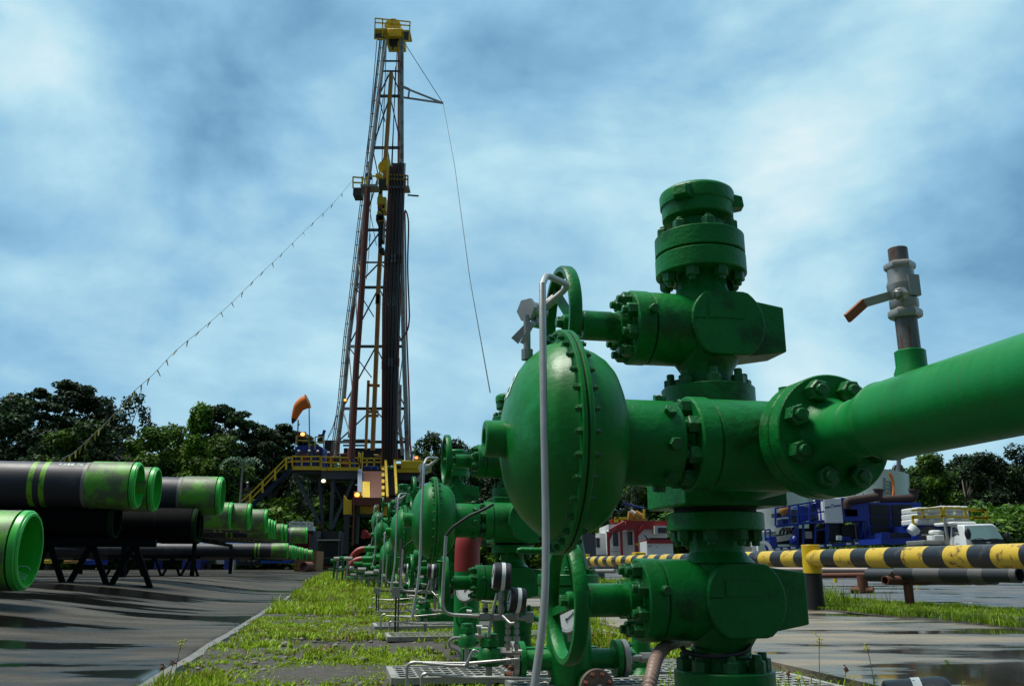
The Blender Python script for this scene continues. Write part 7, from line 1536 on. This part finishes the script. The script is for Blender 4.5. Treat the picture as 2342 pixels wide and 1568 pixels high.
plant('u0', 150, 876, 104, 'tallest spreading tree with an open crown at the left', .95); plant('f0', 292, 905, 100, 'feathery tall tree at the right of the left-hand group', .72); plant('f0', 235, 915, 108, 'feathery tree between the tallest one and the right-hand one', .8)
plant('d1', 215, 962, 88, 'rounded yellow-green topped tree under the tall feathery ones', 1.0); plant('d0', 150, 995, 86, 'dark rounded tree behind the big casing pipe, left', 1.0); plant('d0', 350, 985, 92, 'medium dark tree right of the left-hand group', .9); plant('d1', 400, 970, 98, 'broad tree before the bright vine-covered one', .7); plant('c0', 462, 932, 95, 'bright green vine-covered tall tree', .9)
plant('u1', 535, 922, 100, 'open flat-crowned tree with pale limbs right of the vine-covered one', .85); plant('u0', 630, 968, 106, 'wide flat-topped tree behind the windsock', .95); plant('u1', 590, 985, 112, 'small flat-topped tree left of the windsock', .8); plant('u1', 672, 985, 108, 'flat-crowned tree just behind the blue cabin', .8)
plant('d0', 505, 1000, 92, 'dark tree under the open flat-crowned one', .9); plant('p0', 555, 1045, 80, 'pale palm with drooping fronds left of the long stairway', .8); plant('d1', 985, 988, 100, 'dark tree right of the mast above the second tree handwheel', .6); plant('d2', 1048, 1012, 104, 'lower dark tree right of the mast', .7)
# right-hand forest
plant('d1', 2058, 1062, 75, 'dark tree directly right of the flange, behind the white tank', .7); plant('d0', 2130, 1042, 78, 'broad green tree below the flow pipe', .9); plant('f0', 2195, 1035, 80, 'leafy tree with pale limbs below the flow pipe', 1.2); plant('d2', 2255, 1040, 76, 'dark tree above the white sacks, under the pipe', 1.0); plant('f0', 2320, 1012, 78, 'tall leafy tree at the right edge with sky showing through', 1.3); plant('d1', 2390, 1000, 80, 'big tree cut by the right frame edge', 1.0)
plant('f0', 110, 1010, 84, 'thin open tree with a pale trunk before the dark trees, far left', .8); plant('f0', 700, 1085, 96, 'thin open tree seen through the rig legs', .9); plant('f0', 1440, 1100, 84, 'thin tree behind the blue awning', .9)
plant('b1', 2200, 1138, 62, 'bright green bush above the white sacks', 1.3); plant('b1', 2285, 1112, 64, 'bright green leafy bush near the right edge', 1.1); plant('b0', 2330, 1150, 60, 'dark bush at the right edge behind the truck', 1.3)
k = 0
for u in range(-160, 760, 50):
    plant(['d0', 'd1', 'd2'][k % 3], u + rnd.uniform(-15, 15), 1035 + rnd.uniform(-18, 15), 112 + rnd.uniform(-3, 3), 'dark tree in the continuous forest wall behind the casing pipes', 1.15, 'trees of the left forest wall'); k += 1
for u in range(-140, 860, 58):
    plant(['b0', 'b1', 'b0'][k % 3], u + rnd.uniform(-15, 15), 1110 + rnd.uniform(-25, 40), 96 + rnd.uniform(-4, 4), 'bush at the foot of the forest wall behind the casing pipes', 1.2, 'bushes of the left forest wall'); k += 1
for u in range(700, 1780, 62):
    plant(['d0', 'd1', 'd2'][k % 3], u + rnd.uniform(-15, 15), 1075 + rnd.uniform(-20, 15), 118 + rnd.uniform(-3, 3), 'dark tree in the forest behind the rig and the cabins', 1.15, 'trees behind the rig'); k += 1
for u in range(860, 1800, 80):
    plant(['b0', 'b1', 'b0'][k % 3], u + rnd.uniform(-15, 15), 1160 + rnd.uniform(-25, 20), 100 + rnd.uniform(-3, 3), 'bush at the forest foot behind the rig and the cabins', 1.4, 'bushes behind the rig'); k += 1
for u in range(1850, 2560, 52):
    plant(['d0', 'd1', 'd2'][k % 3], u + rnd.uniform(-15, 15), (1082 if u < 2100 else 1062) + rnd.uniform(-12, 12), 88 + rnd.uniform(-3, 3), 'dark tree in the forest wall on the right behind the truck', 1.2, 'trees of the right forest wall'); k += 1
for u in range(1980, 2560, 44):
    plant(['b0', 'b1', 'b0'][k % 3], u + rnd.uniform(-15, 15), 1175 + rnd.uniform(-25, 20), 70 + rnd.uniform(-3, 3), 'bush at the forest foot on the right behind the truck', 1.3, 'bushes of the right forest wall'); k += 1
# slightly moist air
